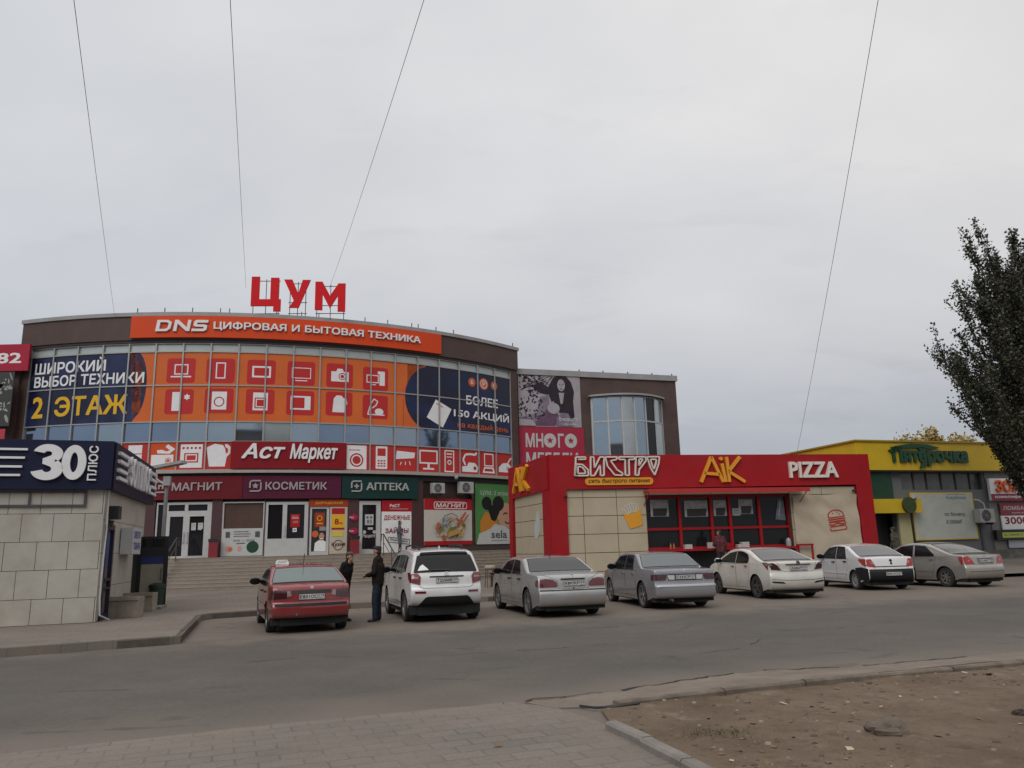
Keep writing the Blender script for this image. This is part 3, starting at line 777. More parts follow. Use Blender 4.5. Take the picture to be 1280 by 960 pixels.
for k in range(6):
    for z0, z1 in ((6.34, 9.46), (9.54, 11.06)):
        t = R_.uniform(-.03, .03)
        MB().add([bay(bu[k], z0, t), bay(bu[k + 1], z0, -t), bay(bu[k + 1], z1, -t), bay(bu[k], z1, t)], [(0, 1, 2, 3)]).build('pane', (PANES[0], PANES[0], PANES[1], PANES[0], GLASS, PANES[1])[k], bw)  # one dark column of panes stands in for mirrored trees
mb = MB(); mb.patch(tri([(4.85, 0), (10.27, 0), (10.27, .3)] + [(10.27 - 5.42 * i / 12, .3 + 1.15 * (1 - (1 - i / 6) ** 2)) for i in range(13)]), lambda u, v, d: WM_(u, d, v), 11.15, 11.27)
mb.build('bay_canopy', COPING, annex)
mb = MB(); mb.patch(tri([(4.85, 0), (10.27, 0), (10.27, .3)] + [(10.27 - 5.42 * i / 12, .3 + 1.15 * (1 - (1 - i / 6) ** 2)) for i in range(13)]), lambda u, v, d: WM_(u, d, v), 6.0, 6.2); mb.build('bay_sill', COPING, annex)
# wing on the left carrying banners
LO = AM(U0 + .1, 0, .0); LMP = flat((LO.x - 9, LO.y - .2, 0), 0)
wing = thing('side_wing', 'brown wall of the lower left wing behind the blue kiosk', 'building', (LO.x - 4, LO.y, 0))
mb = MB(); mb.mbox(LMP, 0, 9.0, 0, 12.2, -8, 0); mb.build('wall', BROWN, wing)
mb = MB(); mb.mbox(LMP, -.05, 8.98, 12.2, 12.4, -8, .08); mb.build('coping', COPING, wing)

# ================================================================== SIGNS ON THE SHOPPING CENTRE
RED = mat('print_red', (.36, .014, .02), .5, spec=.22, var=.06)
REDL = mat('roof_letter_red', (.60, .012, .018), .6, spec=.15, var=.05)
ORANGE = mat('print_orange', (.60, .125, .022), .28, spec=.35, var=.09, vscale=.5, bump=.25, bscale=1.6)
REDO = mat('print_redorange', (.62, .062, .012), .45, spec=.22, var=.04, vscale=.5)
SQRED = mat('print_icon_red', (.47, .028, .028), .45, spec=.22)
NAVY = mat('print_navy', (.010, .012, .036), .25, spec=.35, bump=.2, bscale=1.6, dirt=(.016, .045, .17), damt=.9, dscale=.32)
NAVYB = mat('print_blue_glow', (.018, .045, .18), .4, spec=.22, var=.4, vscale=.5)
YEL = mat('print_yellow', (.68, .40, .025), .5, spec=.22)
GREY = mat('print_grey', (.26, .26, .26), .5, spec=.22)
TEXTO = mat('print_text_orange', (.55, .12, .04), .5, spec=.22)
# --- roof letters on steel frames
rz_ = 14.1; ZL = flat((-13.95, 39.45, 0), 4.5)
zum = thing('rooftop_sign', 'three big red block letters on a steel frame above the roof', 'roof sign', ZL(2.5, 14.1, -.2))
def glyph(name, T, z0, z1, u0, u1):
    o = MB().patch(T, ZL, -.05, .05).build('letter', REDL, zum)
    mb = MB()
    for u in (u0 + .08, (u0 + u1) / 2, u1 - .08):
        mb.cyl(ZL(u, 14.02, -.18), ZL(u, z1 - .05, -.18), .022, n=5)
    for z in (14.35, z0 + .35, z1 - .15): mb.cyl(ZL(u0, z, -.18), ZL(u1, z, -.18), .022, n=5)
    mb.build('frame', DSTEEL, o)
glyph('c', tri([(0, 14.72), (0, 16.38), (.43, 16.38), (.43, 15.1), (1.02, 15.1), (1.02, 16.32), (1.46, 16.32), (1.46, 15.1), (1.58, 15.1), (1.58, 14.42), (1.2, 14.42), (1.2, 14.72)]), 14.72, 16.35, 0, 1.5)
glyph('y', tri([(1.72, 16.22), (2.16, 16.22), (2.50, 15.42), (2.72, 16.2), (3.14, 16.2), (2.54, 14.62), (2.02, 14.62), (2.27, 15.02)]), 14.62, 16.2, 1.95, 2.95)
glyph('m', tri([(3.40, 14.5), (3.40, 16.1), (3.78, 16.1), (4.20, 15.3), (4.64, 16.0), (5.02, 16.0), (5.02, 14.4), (4.62, 14.4), (4.62, 15.3), (4.2, 14.58), (3.8, 15.36), (3.8, 14.48)]), 14.45, 16.05, 3.4, 5.0)
# --- red-orange fascia with raised white letters
fs = MB().patch(rect(-.30, 12.72, 16.15, 13.88), AM, .17, .30, AS).build('fascia_sign', REDO)
tag(fs, 'long red-orange fascia sign with raised white letters under the roof edge', 'sign')
DNS = [tri([(1.0, 13.02), (1.08, 13.62), (1.62, 13.62), (1.80, 13.50), (1.74, 13.16), (1.55, 13.02)], [[(1.18, 13.14), (1.23, 13.5), (1.55, 13.5), (1.65, 13.43), (1.60, 13.2), (1.48, 13.14)]]),
       tri([(1.88, 13.02), (1.96, 13.62), (2.13, 13.62), (2.55, 13.22), (2.60, 13.62), (2.76, 13.62), (2.68, 13.02), (2.52, 13.02), (2.09, 13.42), (2.04, 13.02)]),
       tri([(2.78, 13.02), (3.38, 13.02), (3.52, 13.1), (3.55, 13.32), (3.45, 13.38), (3.05, 13.38), (3.06, 13.48), (3.58, 13.48), (3.6, 13.62), (3.02, 13.62), (2.9, 13.54), (2.87, 13.32), (2.97, 13.26), (3.38, 13.26), (3.37, 13.15), (2.8, 13.15)])]
for T in DNS + letters('ЦИФРОВАЯ И БЫТОВАЯ ТЕХНИКА', 3.86, 13.08, 14.78, 13.56, .02):
    MB().patch(T, AM, .31, .40).build('letter', LETW, fs)
# --- films on the glazing
def film(name, label, layers, d=.0, parts=()):
    mb = MB(); ms = []
    for i, (T, m) in enumerate(layers):
        if m not in ms: ms.append(m)
        mb.patch(T, AM, 0, -.02 + i * .004, 1.381 / 4, None, ms.index(m), skirt=False)
    o = mb.build(name, ms); tag(o, label, 'window film'); return o
# shift the clipping grid so that films follow the flat panes
blue = [(-5.94, 8.37), (-.05, 8.37)] + [(-.05 + .64 * cos(a), 10.3 + 1.75 * sin(a)) for a in [(-pi / 2 * .82) + (pi * .5 * .82 + pi / 2 * .95) * i / 14 for i in range(15)]] + [(-.35, 12.0), (-5.94, 12.0)]
glow = [(-2.2 + 1.5 * cos(2 * pi * i / 24), 8.95 + .55 * sin(2 * pi * i / 24)) for i in range(24)]
film('window_film', 'dark blue window film with white and yellow lettering at the left end of the glazing',
     [(tri(blue), NAVY)] +
     [(text('ШИРОКИЙ', -5.66, 11.10, -1.62, 11.86, .02), LETW), (text('ВЫБОР ТЕХНИКИ', -5.62, 10.40, .44, 10.98, .02), LETW), (text('2', -5.58, 8.78, -4.92, 9.9, .02), YEL), (text('ЭТАЖ', -4.25, 8.80, -.30, 9.84, .02), YEL)])
IC = []   # white icons, unit drawing space: centre 0, about +-.5
def ic(cx, cz, s, *Ts): return [t for T in Ts for t in xf(T, cx, cz, s)]
upper = [
 (2.29, 11.03, [frame(-.34, -.22, .34, .32, .06), rect(-.5, -.36, .5, -.29)]),
 (4.25, 11.03, [frame(-.24, -.42, .24, .42, .06)]),
 (6.28, 11.0, [frame(-.46, -.30, .46, .30, .09)]),
 (8.30, 11.0, [frame(-.48, -.28, .48, .30, .04), rect(-.3, -.42, .3, -.37)]),
 (10.32, 11.0, [tri([(-.46, -.34), (.46, -.34), (.46, .2), (.2, .2), (.12, .36), (-.14, .36), (-.2, .2), (-.46, .2)], [circ(.12, -.06, .2)]), ring(.12, -.06, .15, .05)]),
 (12.3, 10.95, [frame(-.52, -.24, .16, .2, .05), rect(-.3, -.36, 0, -.31), tri([(.2, -.36), (.5, -.36), (.5, .42), (.1, .42), (.1, .26), (.2, .26)])]),
 (2.29, 9.40, [tri([(-.36, -.48), (.02, -.48), (.02, .48), (-.36, .48)]), star(.36, .22, .17, .6, 6)]),
 (4.25, 9.44, [tri([(-.36, -.46), (.36, -.46), (.36, .46), (-.36, .46)], [circ(0, -.06, .26)]), disc(0, -.06, .2)]),
 (6.28, 9.42, [tri([(-.36, -.46), (.36, -.46), (.36, .46), (-.36, .46)], [[(-.28, -.36), (.28, -.36), (.28, .2), (-.28, .2)]]), frame(-.22, -.3, .22, .14, .05)]),
 (8.3, 9.4, [tri([(-.5, -.36), (.5, -.36), (.5, .36), (-.5, .36)], [[(-.44, -.28), (.2, -.28), (.2, .28), (-.44, .28)]])]),
 (10.32, 9.44, [tri([(-.36, -.46), (.3, -.46), (.3, -.1), (.42, 0), (.36, .32), (.22, .3), (.1, .44), (-.16, .44), (-.3, .26)]), ]),
 (12.3, 9.38, [disc(.2, -.26, .24, .18), rect(-.44, -.46, .5, -.40), line([(-.42, -.4), (-.28, .1), (-.1, .42), (.12, .3), (.02, .08), (-.18, -.08)], .06)])]
LAY = [(tri([(-.0, 8.37), (13.9, 8.37), (13.9, 9.9), (15.2, 12.0), (-.36, 12.0)]), ORANGE)]
sq = []; wh_ = []; inner = []
for cx, cz, Ts in upper:
    sq += tri(rrect(cx - .72, cz - .66, cx + .70, cz + .64, .14)); wh_ += ic(cx, cz, 1.02, *Ts)
    if abs(cx - 4.25) < .1 and cz < 10: inner += disc(cx, cz - .06, .13)
film('window_film', 'wide orange window film with two rows of white appliance pictograms on red squares', LAY + [(sq, SQRED), (wh_, LETW)])
bl2 = [(15.35, 8.37), (21.68, 8.37), (21.68, 12.0), (15.8, 12.0)] + [(15.75 - 1.75 * sin(a), 10.1 + 1.9 * cos(a)) for a in [pi * i / 14 for i in range(1, 14)]]
glow2 = [(20.9 + .75 * cos(2 * pi * i / 24), 9.4 + .95 * sin(2 * pi * i / 24)) for i in range(24)]
film('window_film', 'dark blue window film with white and orange lettering at the right end of the glazing',
     [(tri([(13.92, 8.37), (15.36, 8.37), (15.3, 12.0), (13.92, 12.0)]), ORANGE), (tri(bl2), NAVY), (tri([(15.35, 9.0), (16.4, 8.48), (17.0, 9.6), (15.95, 10.08)]), WHITE),
      (xf(rect(-.2, 0, .3, .05), 16.15, 9.75, 1, 1, -.42) + disc(18.5, 11.38, .27) + disc(19.42, 11.38, .36) + disc(20.26, 11.38, .27), TEXTO), (text('Б', 18.42, 11.28, 18.6, 11.5) + text('Р', 19.33, 11.25, 19.53, 11.53) + text('Б', 20.18, 11.28, 20.36, 11.5) + ring(19.42, 11.38, .27, .04), LETW),
      (text('БОЛЕЕ', 18.05, 10.0, 20.55, 10.55, .02), LETW), (text('150 АКЦИЙ', 17.15, 9.12, 21.5, 9.75, .02), LETW), (text('на каждый день', 17.4, 8.52, 21.4, 8.92, .01), TEXTO)])
BANDR = mat('print_band_red', (.45, .035, .03), .5, spec=.22, var=.08, vscale=.5); BANDO = mat('print_band_orange', (.58, .075, .022), .5, spec=.22, var=.08, vscale=.5)
low = {
 -.2: [rect(-.3, -.1, .3, .5), rect(-.3, -.5, .3, -.14)],
 .27: [tri([(-.3, -.48), (.3, -.48), (.3, .5), (-.3, .5)], [[(-.3, .1), (.3, .1), (.3, .14), (-.3, .14)]])],
 1.65: [tri([(-.48, -.46), (.46, -.46), (.46, .06), (-.48, .06)], [circ(.24, -.2, .13)]), ring(.24, -.2, .1, .03), tri([(-.1, .12), (.28, .1), (.52, .3), (.2, .52), (.1, .4), (.3, .26), (.16, .2), (-.04, .28), (-.26, .26), (-.22, .12)])],
 3.05: [tri([(-.46, -.52), (.46, -.52), (.46, .5), (-.46, .5)], [[(-.3, -.3), (.3, -.3), (.3, .12), (-.3, .12)]] + [circ(x, .34, .055, n=8) for x in (-.34, -.17, 0, .17, .34)]), frame(-.24, -.24, .24, .07, .05)],
 4.35: [tri([(-.36, -.48), (.3, -.48), (.36, -.06), (.5, .1), (.5, .38), (.36, .5), (.26, .5), (.28, .38), (.4, .3), (.4, .14), (.32, .08), (.28, .3), (.18, .46), (-.16, .52), (-.5, .36)])],
 11.3: [tri([(-.46, -.56), (.46, -.56), (.46, .54), (-.46, .54)], [circ(0, -.14, .32), [(-.36, .3), (.16, .3), (.16, .34), (-.36, .34)]]), ring(0, -.14, .25, .06)],
 12.67: [tri([(-.28, -.52), (.28, -.52), (.28, .54), (-.28, .54)], [[(-.2, .08), (.2, .08), (.2, .44), (-.2, .44)]] + [[(x, y), (x + .1, y), (x + .1, y + .07), (x, y + .07)] for x in (-.19, -.05, .09) for y in (-.42, -.3, -.18)])],
 14.05: [tri([(-.5, -.04), (.46, .04), (.5, .3), (-.44, .36)]), line([(-.2, -.16), (-.26, -.3)], .04), line([(0, -.14), (0, -.3)], .04), line([(.2, -.12), (.26, -.3)], .04)],
 15.47: [frame(-.5, -.2, .5, .46, .07), rect(-.06, -.4, .06, -.2), rect(-.3, -.48, .3, -.4)],
 16.83: [frame(-.28, -.56, .28, .52, .06), rect(-.16, .3, .16, .36), rect(-.16, .16, .16, .2), ring(0, -.08, .12, .05)],
 18.29: [tri([(-.5, -.5), (.44, -.5), (.5, -.24), (.3, -.04), (-.1, -.02), (-.2, -.2), (-.5, -.24)], [circ(.3, -.3, .1)]), line([(-.3, -.16), (-.44, .1), (-.3, .36), (.0, .4), (.34, .38), (.42, .5)], .1)],
 19.7: [frame(-.3, -.16, .34, .5, .06), tri([(-.42, -.5), (.44, -.5), (.34, -.2), (-.3, -.2)], [[(-.3, -.42), (.3, -.42), (.26, -.28), (-.24, -.28)]])],
 21.1: [tri([(-.5, -.4), (.46, -.4), (.46, -.1), (.2, .1), (-.2, .06), (-.48, -.16)], [circ(.2, -.2, .12)]), ring(.2, -.2, .09, .04), line([(.2, .1), (.4, .34), (.5, .36)], .08)]}
def band(u0, u1, label, ks, cols):
    L_ = []; w = []
    for a, b, m in cols: L_.append((rect(a, 5.9, b, 7.30), m))
    for k in ks: w += ic(k, 6.6, 1.16, *low[k])
    mb = MB(); ms = []
    for i, (T, m) in enumerate(L_ + [(w, LETW)]):
        if m not in ms: ms.append(m)
        mb.patch(T, AM, 0, -.02 + (.004 if m is LETW else 0), 1.381 / 4, None, ms.index(m), skirt=False)
    tag(mb.build('window_film', ms), label, 'window film')
band(-5.94, 4.98, 'lower red and orange window film with white kitchen appliances, behind the street lamp', [-.2 + 0 * 1, 1.65, 3.05, 4.35][0:4] if False else [.27, 1.65, 3.05, 4.35], [(-5.94, .94, BANDR), (.94, 2.33, BANDO), (2.33, 4.98, BANDR)])
band(10.72, 21.68, 'lower red window film with white pictograms of electronics above the air conditioners', [11.3, 12.67, 14.05, 15.47, 16.83, 18.29, 19.7, 21.1], [(10.72, 21.68, BANDR)])
CRIM = mat('crimson_board', (.22, .008, .014), .5, spec=.2, var=.08, vscale=.7)
am_ = MB().patch(rect(5.02, 5.92, 10.68, 7.31), AM, .03, .16, AS).build('shop_sign', CRIM); tag(am_, 'crimson board with large white slanted letters in the middle of the lower glazing', 'sign')
T_ = letters('Аст', 5.5, 6.42, 7.62, 7.2, .022, .28); M_ = letters('Маркет', 7.85, 6.22, 10.25, 7.2, .022, .22)
for T in T_ + M_: MB().patch(T, AM, .17, .24).build('letter', LETW, am_)
# --- ground floor fascia boards
PURP = mat('fascia_purple', (.085, .010, .032), .5, spec=.22, var=.10, vscale=.5); FRED = mat('fascia_deep_red', (.13, .008, .013), .5, spec=.22, var=.08, vscale=.5); TEAL = mat('fascia_dark_teal', (.008, .038, .034), .5, spec=.22, var=.12, vscale=.5)
LETG = mat('fascia_letter', (.36, .36, .36), .5, spec=.22)
LETP = mat('fascia_letter_pink', (.34, .29, .30), .5, spec=.22)
def logo(cx, cz, s): return line([(-.5, -.2), (-.5, .35), (-.35, .5), (.5, .5)], .14), line([(.5, .35), (.5, -.35), (.35, -.5), (-.5, -.5)], .14)
def fascia(label, u0, u1, m, lm, logo_u, inner, word, w0, w1):
    o = MB().patch(rect(u0, 4.40, u1, 5.56), AM, .0, .14, AS).build('shop_sign', m); tag(o, label, 'sign')
    T = []
    for q in logo(0, 0, 1): T += xf(q, logo_u, 5.04, .52)
    MB().patch(T + xf(inner, logo_u, 5.04, .52), AM, .15, .19).build('emblem', lm, o)
    for t in letters(word, w0, 4.84, w1, 5.24, .02): MB().patch(t, AM, .15, .2).build('letter', lm, o)
fascia('deep red shop fascia with pale letters above the glazed double door', 1.08, 5.62, FRED, LETP, 1.75, rect(-.25, -.2, -.1, .2) + rect(.1, -.2, .25, .2) + rect(-.1, .05, .1, .2), 'МАГНИТ', 2.28, 4.66)
fascia('purple shop fascia with pale letters above the white double doors', 5.64, 10.48, PURP, LETP, 6.24, star(0, 0, .32, .5, 5), 'КОСМЕТИК', 6.72, 9.74)
fascia('dark teal pharmacy fascia with pale letters and a cross emblem', 10.52, 14.74, TEAL, LETG, 11.28, rect(-.24, -.07, .24, .07) + rect(-.07, -.24, .07, .24), 'АПТЕКА', 11.8, 14.18)
# --- posters at the shopfronts
PALE = mat('poster_pale', (.45, .46, .45), .5, spec=.22, var=.06); DGREEN = mat('print_dark_green', (.02, .06, .035), .5, spec=.22); PINK = mat('print_pink', (.55, .28, .25), .5, spec=.22)
dark_t = mat('print_dark_text', (.08, .085, .09), .5, spec=.22)
printed('shop_poster', 'white window poster with small pictures and a dark green disc', 'poster', AM,
 [(rect(4.74, 1.60, 6.70, 2.90), PALE), (disc(6.22, 2.02, .29), DGREEN), (disc(5.1, 1.95, .18, .14) + disc(5.6, 1.95, .1, .13), PINK),
  (line([(5.3, 2.78), (6.0, 2.78)], .03) + line([(5.3, 2.67), (6.1, 2.67)], .03) + line([(5.3, 2.56), (6.05, 2.56)], .03) + rect(4.92, 2.5, 5.12, 2.78) + rect(6.32, 2.5, 6.54, 2.78) + text('0:00 — 20:00', 5.3, 2.3, 6.3, 2.4, 0) + line([(5.45, 2.2), (5.85, 2.22)], .04), dark_t), (disc(5.16, 1.93, .1), TEXTO)], su=.7, d=.02)
printed('notice_sheet', 'red notice sheet with white lines on the white double door', 'notice', AM, [(rect(8.0, 2.96, 8.46, 3.62), RED), (rect(8.06, 3.38, 8.4, 3.46) + rect(8.06, 3.5, 8.36, 3.53) + text('-50%', 8.08, 3.16, 8.38, 3.28), PINK)], thick=.01, d=-.075)
printed('notice_sheet', 'small white notice under the red sheet on the white double door', 'notice', AM, [(rect(8.12, 2.72, 8.32, 2.92), WHITE), (rect(8.16, 2.78, 8.28, 2.86), GREY)], thick=.01, d=-.075)
printed('notice_sheet', 'white notice, the left of two on the dark glazed double door', 'notice', AM, [(rect(3.24, 2.9, 3.46, 3.26), PALE), (line([(3.27, 3.18), (3.42, 3.18)], .02) + line([(3.27, 3.1), (3.42, 3.1)], .02), GREY)], thick=.01, d=-.085)
printed('notice_sheet', 'white notice, the right of two on the dark glazed double door', 'notice', AM, [(tri([(3.56, 2.92), (3.72, 2.9), (3.8, 3.0), (3.8, 3.26), (3.56, 3.26)]), PALE), (line([(3.6, 3.18), (3.75, 3.18)], .02), GREY)], thick=.01, d=-.085)
ORB = mat('print_brick_orange', (.32, .045, .015), .5, spec=.22); DBR = mat('print_dark_brown', (.05, .02, .01), .5, spec=.22); SKIN = mat('print_skin', (.45, .25, .17), .5, spec=.22)
printed('shop_sign', 'small brick-orange sign board above the narrow postered door', 'sign', AM, [(rect(8.90, 3.99, 10.88, 4.36), ORB), (text('ДОРОДСКОЙ', 9.2, 4.1, 10.6, 4.26), YEL)], thick=.05, d=.03, su=.7)
printed('door_poster', 'dark door poster of a bald smiling man in white shirt', 'poster', AM,
 [(rect(9.06, 1.73, 9.79, 3.87), BLACK), (rect(9.2, 2.95, 9.7, 3.68), ORB), (ring(9.45, 3.4, .14, .04) + rect(9.3, 3.1, 9.6, 3.16), YEL), (disc(9.24, 2.6, .17), TEXTO), (rect(9.45, 2.76, 9.78, 2.96), GREY), (tri([(9.2, 1.73), (9.79, 1.73), (9.79, 2.2), (9.65, 2.28), (9.42, 2.28), (9.24, 2.14)]), WHITE), (disc(9.57, 2.46, .13, .2), SKIN), (rect(9.49, 2.34, 9.64, 2.38), WHITE)], thick=.01, d=-.075)
printed('shop_poster', 'cream advertising panel with yellow and red price posters beside the narrow door', 'poster', AM,
 [(rect(9.96, 1.58, 10.86, 3.97), mat('poster_cream', (.48, .42, .34), .5, spec=.22, var=.06)), (rect(10.05, 2.9, 10.72, 3.58), YEL), (rect(10.05, 3.6, 10.72, 3.9) + rect(10.05, 2.8, 10.72, 2.9), RED), (text('8', 10.2, 3.06, 10.42, 3.36, .02) + text('90', 10.44, 3.06, 10.62, 3.18), RED), (rect(10.1, 2.46, 10.66, 2.72), mat('print_lemon', (.6, .5, .06), .5, spec=.22)), (ring(10.41, 2.02, .26, .03) + text('Кухня', 10.08, 1.92, 10.76, 2.16, .02), DBR)], d=.01, su=.7)
for z, s in ((3.42, 'upper'), (2.72, 'lower')):
    printed('round_sign', f'{s} small magenta sign on the maroon pilaster by the glass door', 'sign', AM, [(disc(11.2, z, .2, .17), mat('print_magenta', (.36, .015, .06), .5, spec=.22)), (text('Рост', 10.96, z - .05, 11.2, z + .05), WHITE)], thick=.05, d=.08)
printed('notice_sheet', 'white notice with dark pictures on the single glass door', 'notice', AM, [(rect(11.82, 3.02, 12.28, 3.58), PALE), (disc(11.95, 3.42, .06) + disc(12.15, 3.42, .06) + text('83', 11.92, 3.1, 12.18, 3.3), dark_t)], thick=.01, d=-.075)
printed('door_lettering', 'white vinyl lettering across the single glass door', 'lettering', AM, [(text('Рецепт', 11.68, 2.34, 12.4, 2.56, .02) + rect(11.98, 2.78, 12.26, 2.9) + disc(11.8, 2.66, .09) + disc(12.34, 2.66, .09), PALE)], thick=.004, d=-.09)
printed('shop_poster', 'white poster with dark red lettering behind the woman in grey', 'poster', AM,
 [(rect(12.70, 1.57, 14.40, 3.72), WHITE), (rect(12.70, 3.72, 14.44, 4.32), RED), (text('РоСТ', 13.15, 3.95, 13.72, 4.12, .02) + line([(13.15, 3.86), (14.2, 3.86)], .015), WHITE), (text('ДЕНЕЖНЫЕ', 12.82, 3.24, 14.32, 3.52, .02), RED), (text('ЗАЙМЫ', 12.9, 2.58, 14.22, 2.9, .02), mat('print_wine', (.2, .01, .03), .5, spec=.22)), (xf(frame(-.62, -.14, .62, .14, .03), 13.68, 2.18, 1, 1, -.12) + xf(text('быстро', -.5, -.06, .5, .08), 13.68, 2.18, 1, 1, -.12), dark_t)], d=.02, su=.7)
# basket of food poster
Rr = random.Random(3); cols = [mat('food_' + n, c, .5) for n, c in (('bread', (.42, .24, .09)), ('meat', (.40, .10, .06)), ('green', (.12, .16, .04)), ('grey', (.30, .31, .33)), ('ochre', (.46, .30, .06)), ('pale', (.5, .42, .3)))]
food = []
for i in range(46):
    a = Rr.uniform(0, 6.28); r = sqrt(Rr.random()); x, z = 16.75 + .95 * r * cos(a), 2.92 + .62 * r * sin(a) - .1
    food.append((xf(tri(circ(0, 0, Rr.uniform(.1, .22), Rr.uniform(.05, .12), 9)), x, z, 1, 1, Rr.uniform(0, 3)), Rr.choice(cols)))
food += [(xf(rect(-.45, -.07, .45, .07), 17.45, 3.35, 1, 1, .85), cols[1]), (xf(rect(-.35, -.05, .35, .05), 17.7, 3.3, 1, 1, .9), cols[1]), (line([(16.2, 3.1), (16.35, 3.5), (16.8, 3.62), (17.2, 3.45)], .04), dark_t), (tri([(16.5, 2.3), (17.4, 2.55), (17.2, 2.8), (16.6, 2.62)]), cols[0])]
printed('shop_poster', 'red and white poster of a heap of food below the air conditioners', 'poster', AM,
 [(rect(15.14, 1.90, 18.30, 4.44), mat('poster_offwhite', (.50, .47, .42), .5, spec=.22, var=.05)), (rect(15.14, 3.82, 18.30, 4.44) + rect(15.14, 1.90, 18.30, 2.12), RED), (tri(rrect(15.75, 3.88, 17.95, 4.28, .12)), WHITE), (tri(rrect(15.79, 3.92, 17.91, 4.24, .1)), RED), (text('МАГНИТ', 15.88, 3.96, 17.82, 4.2, .014, .1), WHITE)] + food, d=.06, su=.7)
PGREEN = mat('poster_green', (.075, .21, .065), .5, spec=.22, var=.08); HAIR = mat('print_black_hair', (.012, .010, .011), .5, spec=.22); AMB = mat('print_amber', (.48, .19, .03), .5, spec=.22)
printed('shop_poster', 'green poster with a drawn face, black hair buns and white collar', 'poster', AM,
 [(rect(18.56, 1.90, 21.5, 5.38), PGREEN), (text('ЦУМ, 2 этаж', 18.98, 4.68, 21.2, 4.98, .0), PALE), (tri([(18.9, 3.2), (19.3, 3.75), (19.9, 3.6), (20.2, 3.2), (20.6, 2.7), (20.0, 2.3), (18.9, 2.5)]), AMB), (tri(circ(20.95, 3.55, .72, .75)), SKIN), (disc(19.42, 4.25, .38) + disc(20.35, 4.25, .46, .44) + tri([(19.3, 4.1), (20.6, 4.2), (20.4, 3.7), (20.05, 3.2), (19.75, 3.3), (19.55, 3.8)]), HAIR), (tri([(18.6, 1.9), (18.8, 2.5), (19.6, 2.75), (20.0, 3.05), (20.8, 2.95), (21.5, 2.6), (21.5, 1.9)]), PALE), (line([(20.72, 3.62), (20.9, 3.72), (21.1, 3.66)], .06) + line([(20.85, 3.2), (21.05, 3.08), (21.3, 3.15)], .06), HAIR), (text('sela', 19.72, 2.24, 21.0, 2.68, .015) + line([(19.75, 2.1), (21, 2.1)], .02), dark_t)], d=.06, su=.7)
# --- banners on the annex wall
ROSE = mat('banner_rose', (.34, .026, .055), .55, spec=.22, var=.06); VIO = mat('print_mauve', (.20, .165, .22), .6, spec=.22, var=.25, vscale=1.5); VIO2 = mat('print_plum', (.13, .07, .12), .6, spec=.22, var=.3, vscale=2); PALEV = mat('print_pale_mauve', (.34, .31, .34), .6, spec=.22, var=.12, vscale=2); DKV = mat('print_dark_plum', (.03, .022, .03), .6, spec=.22, var=.3, vscale=3)
Rr = random.Random(11); blotch = []
for i in range(110):
    x, z = Rr.uniform(.1, 1.7), Rr.uniform(9.2, 12.0); blotch += xf(tri(circ(0, 0, Rr.uniform(.03, .14), Rr.uniform(.02, .06), 7)), x, z, 1, 1, Rr.uniform(0, 3))
for i in range(14): blotch += line([(Rr.uniform(.1, 2.3), Rr.uniform(10.9, 12.1)) for _ in range(3)], .03)
hair = [(2.75 + x, z) for x, z in ((.0, 12.05), (-.45, 11.85), (-.75, 11.3), (-.75, 10.7), (-.6, 10.3), (-.3, 10.5), (.35, 10.35), (.5, 9.7), (.85, 9.3), (.8, 10.4), (.88, 11.0), (.7, 11.6), (.4, 11.95))]
WMP = lambda u, v, d: WM_(.05 + (u - .05) * 1.062, 9.15 + (v - 8.75) * 1.04, d)
printed('wall_banner', 'black and mauve photo banner of a woman with long dark hair', 'banner', WMP,
 [(rect(.05, 8.75, 4.05, 12.18), PALEV), (tri([(.05, 9.3), (1.2, 9.6), (1.4, 10.6), (2.0, 10.75), (2.0, 9.6), (2.6, 8.8), (.05, 8.8)]), VIO), (tri([(1.0, 8.9), (1.5, 9.5), (2.2, 10.2), (2.6, 9.4), (2.3, 8.8), (1.1, 8.8)]), VIO2), (blotch, DKV), (tri([(1.0, 11.2), (1.3, 11.55), (2.1, 11.2), (2.3, 10.95), (1.9, 10.75), (1.4, 10.85)]), DKV), (tri(hair), DKV), (tri([(2.35, 10.95), (3.25, 10.95), (3.45, 10.2), (3.55, 9.2), (3.2, 9.3), (2.9, 9.55), (2.45, 9.75), (2.3, 10.3)]), DKV), (tri(circ(2.80, 11.38, .25, .38)), PALEV), (tri([(2.62, 10.9), (2.98, 10.9), (2.86, 10.2), (2.72, 10.2)]), PALEV), (line([(2.66, 11.44), (2.76, 11.45)], .04) + line([(2.85, 11.45), (2.96, 11.44)], .04) + line([(2.74, 11.14), (2.88, 11.14)], .05) + line([(2.82, 11.4), (2.8, 11.26)], .02), DKV), (tri(circ(2.25, 9.9, .4, .35)), PALEV), (tri([(2.5, 8.8), (2.4, 9.3), (2.8, 9.65), (3.2, 9.6), (3.5, 8.8)]), VIO), (tri([(.05, 8.8), (.05, 9.2), (.9, 9.15), (1.1, 8.85), (1.0, 8.78)]), PALEV), (text('beauty', 2.6, 9.04, 3.85, 9.4) + text('djuza', 2.85, 8.84, 3.7, 9.0), PALE)], d=.05, thick=.04)
printed('wall_banner', 'rose banner with rounded white letters above the red cafe roof', 'banner', WM_,
 [(rect(.02, 5.6, 4.42, 9.12), ROSE), (text('МН', .45, 7.82, 1.62, 8.72, .025) + tri(circ(2.08, 8.27, .42, .46)) + text('Г', 2.62, 7.82, 3.02, 8.72, .025) + tri(circ(3.5, 8.27, .42, .46)), PALE), (star(2.08, 8.27, .24) + star(3.5, 8.27, .24), ROSE), (text('МЕБЕЛИ', .45, 6.6, 3.95, 7.5, .02), PALE)], d=.06, thick=.05)
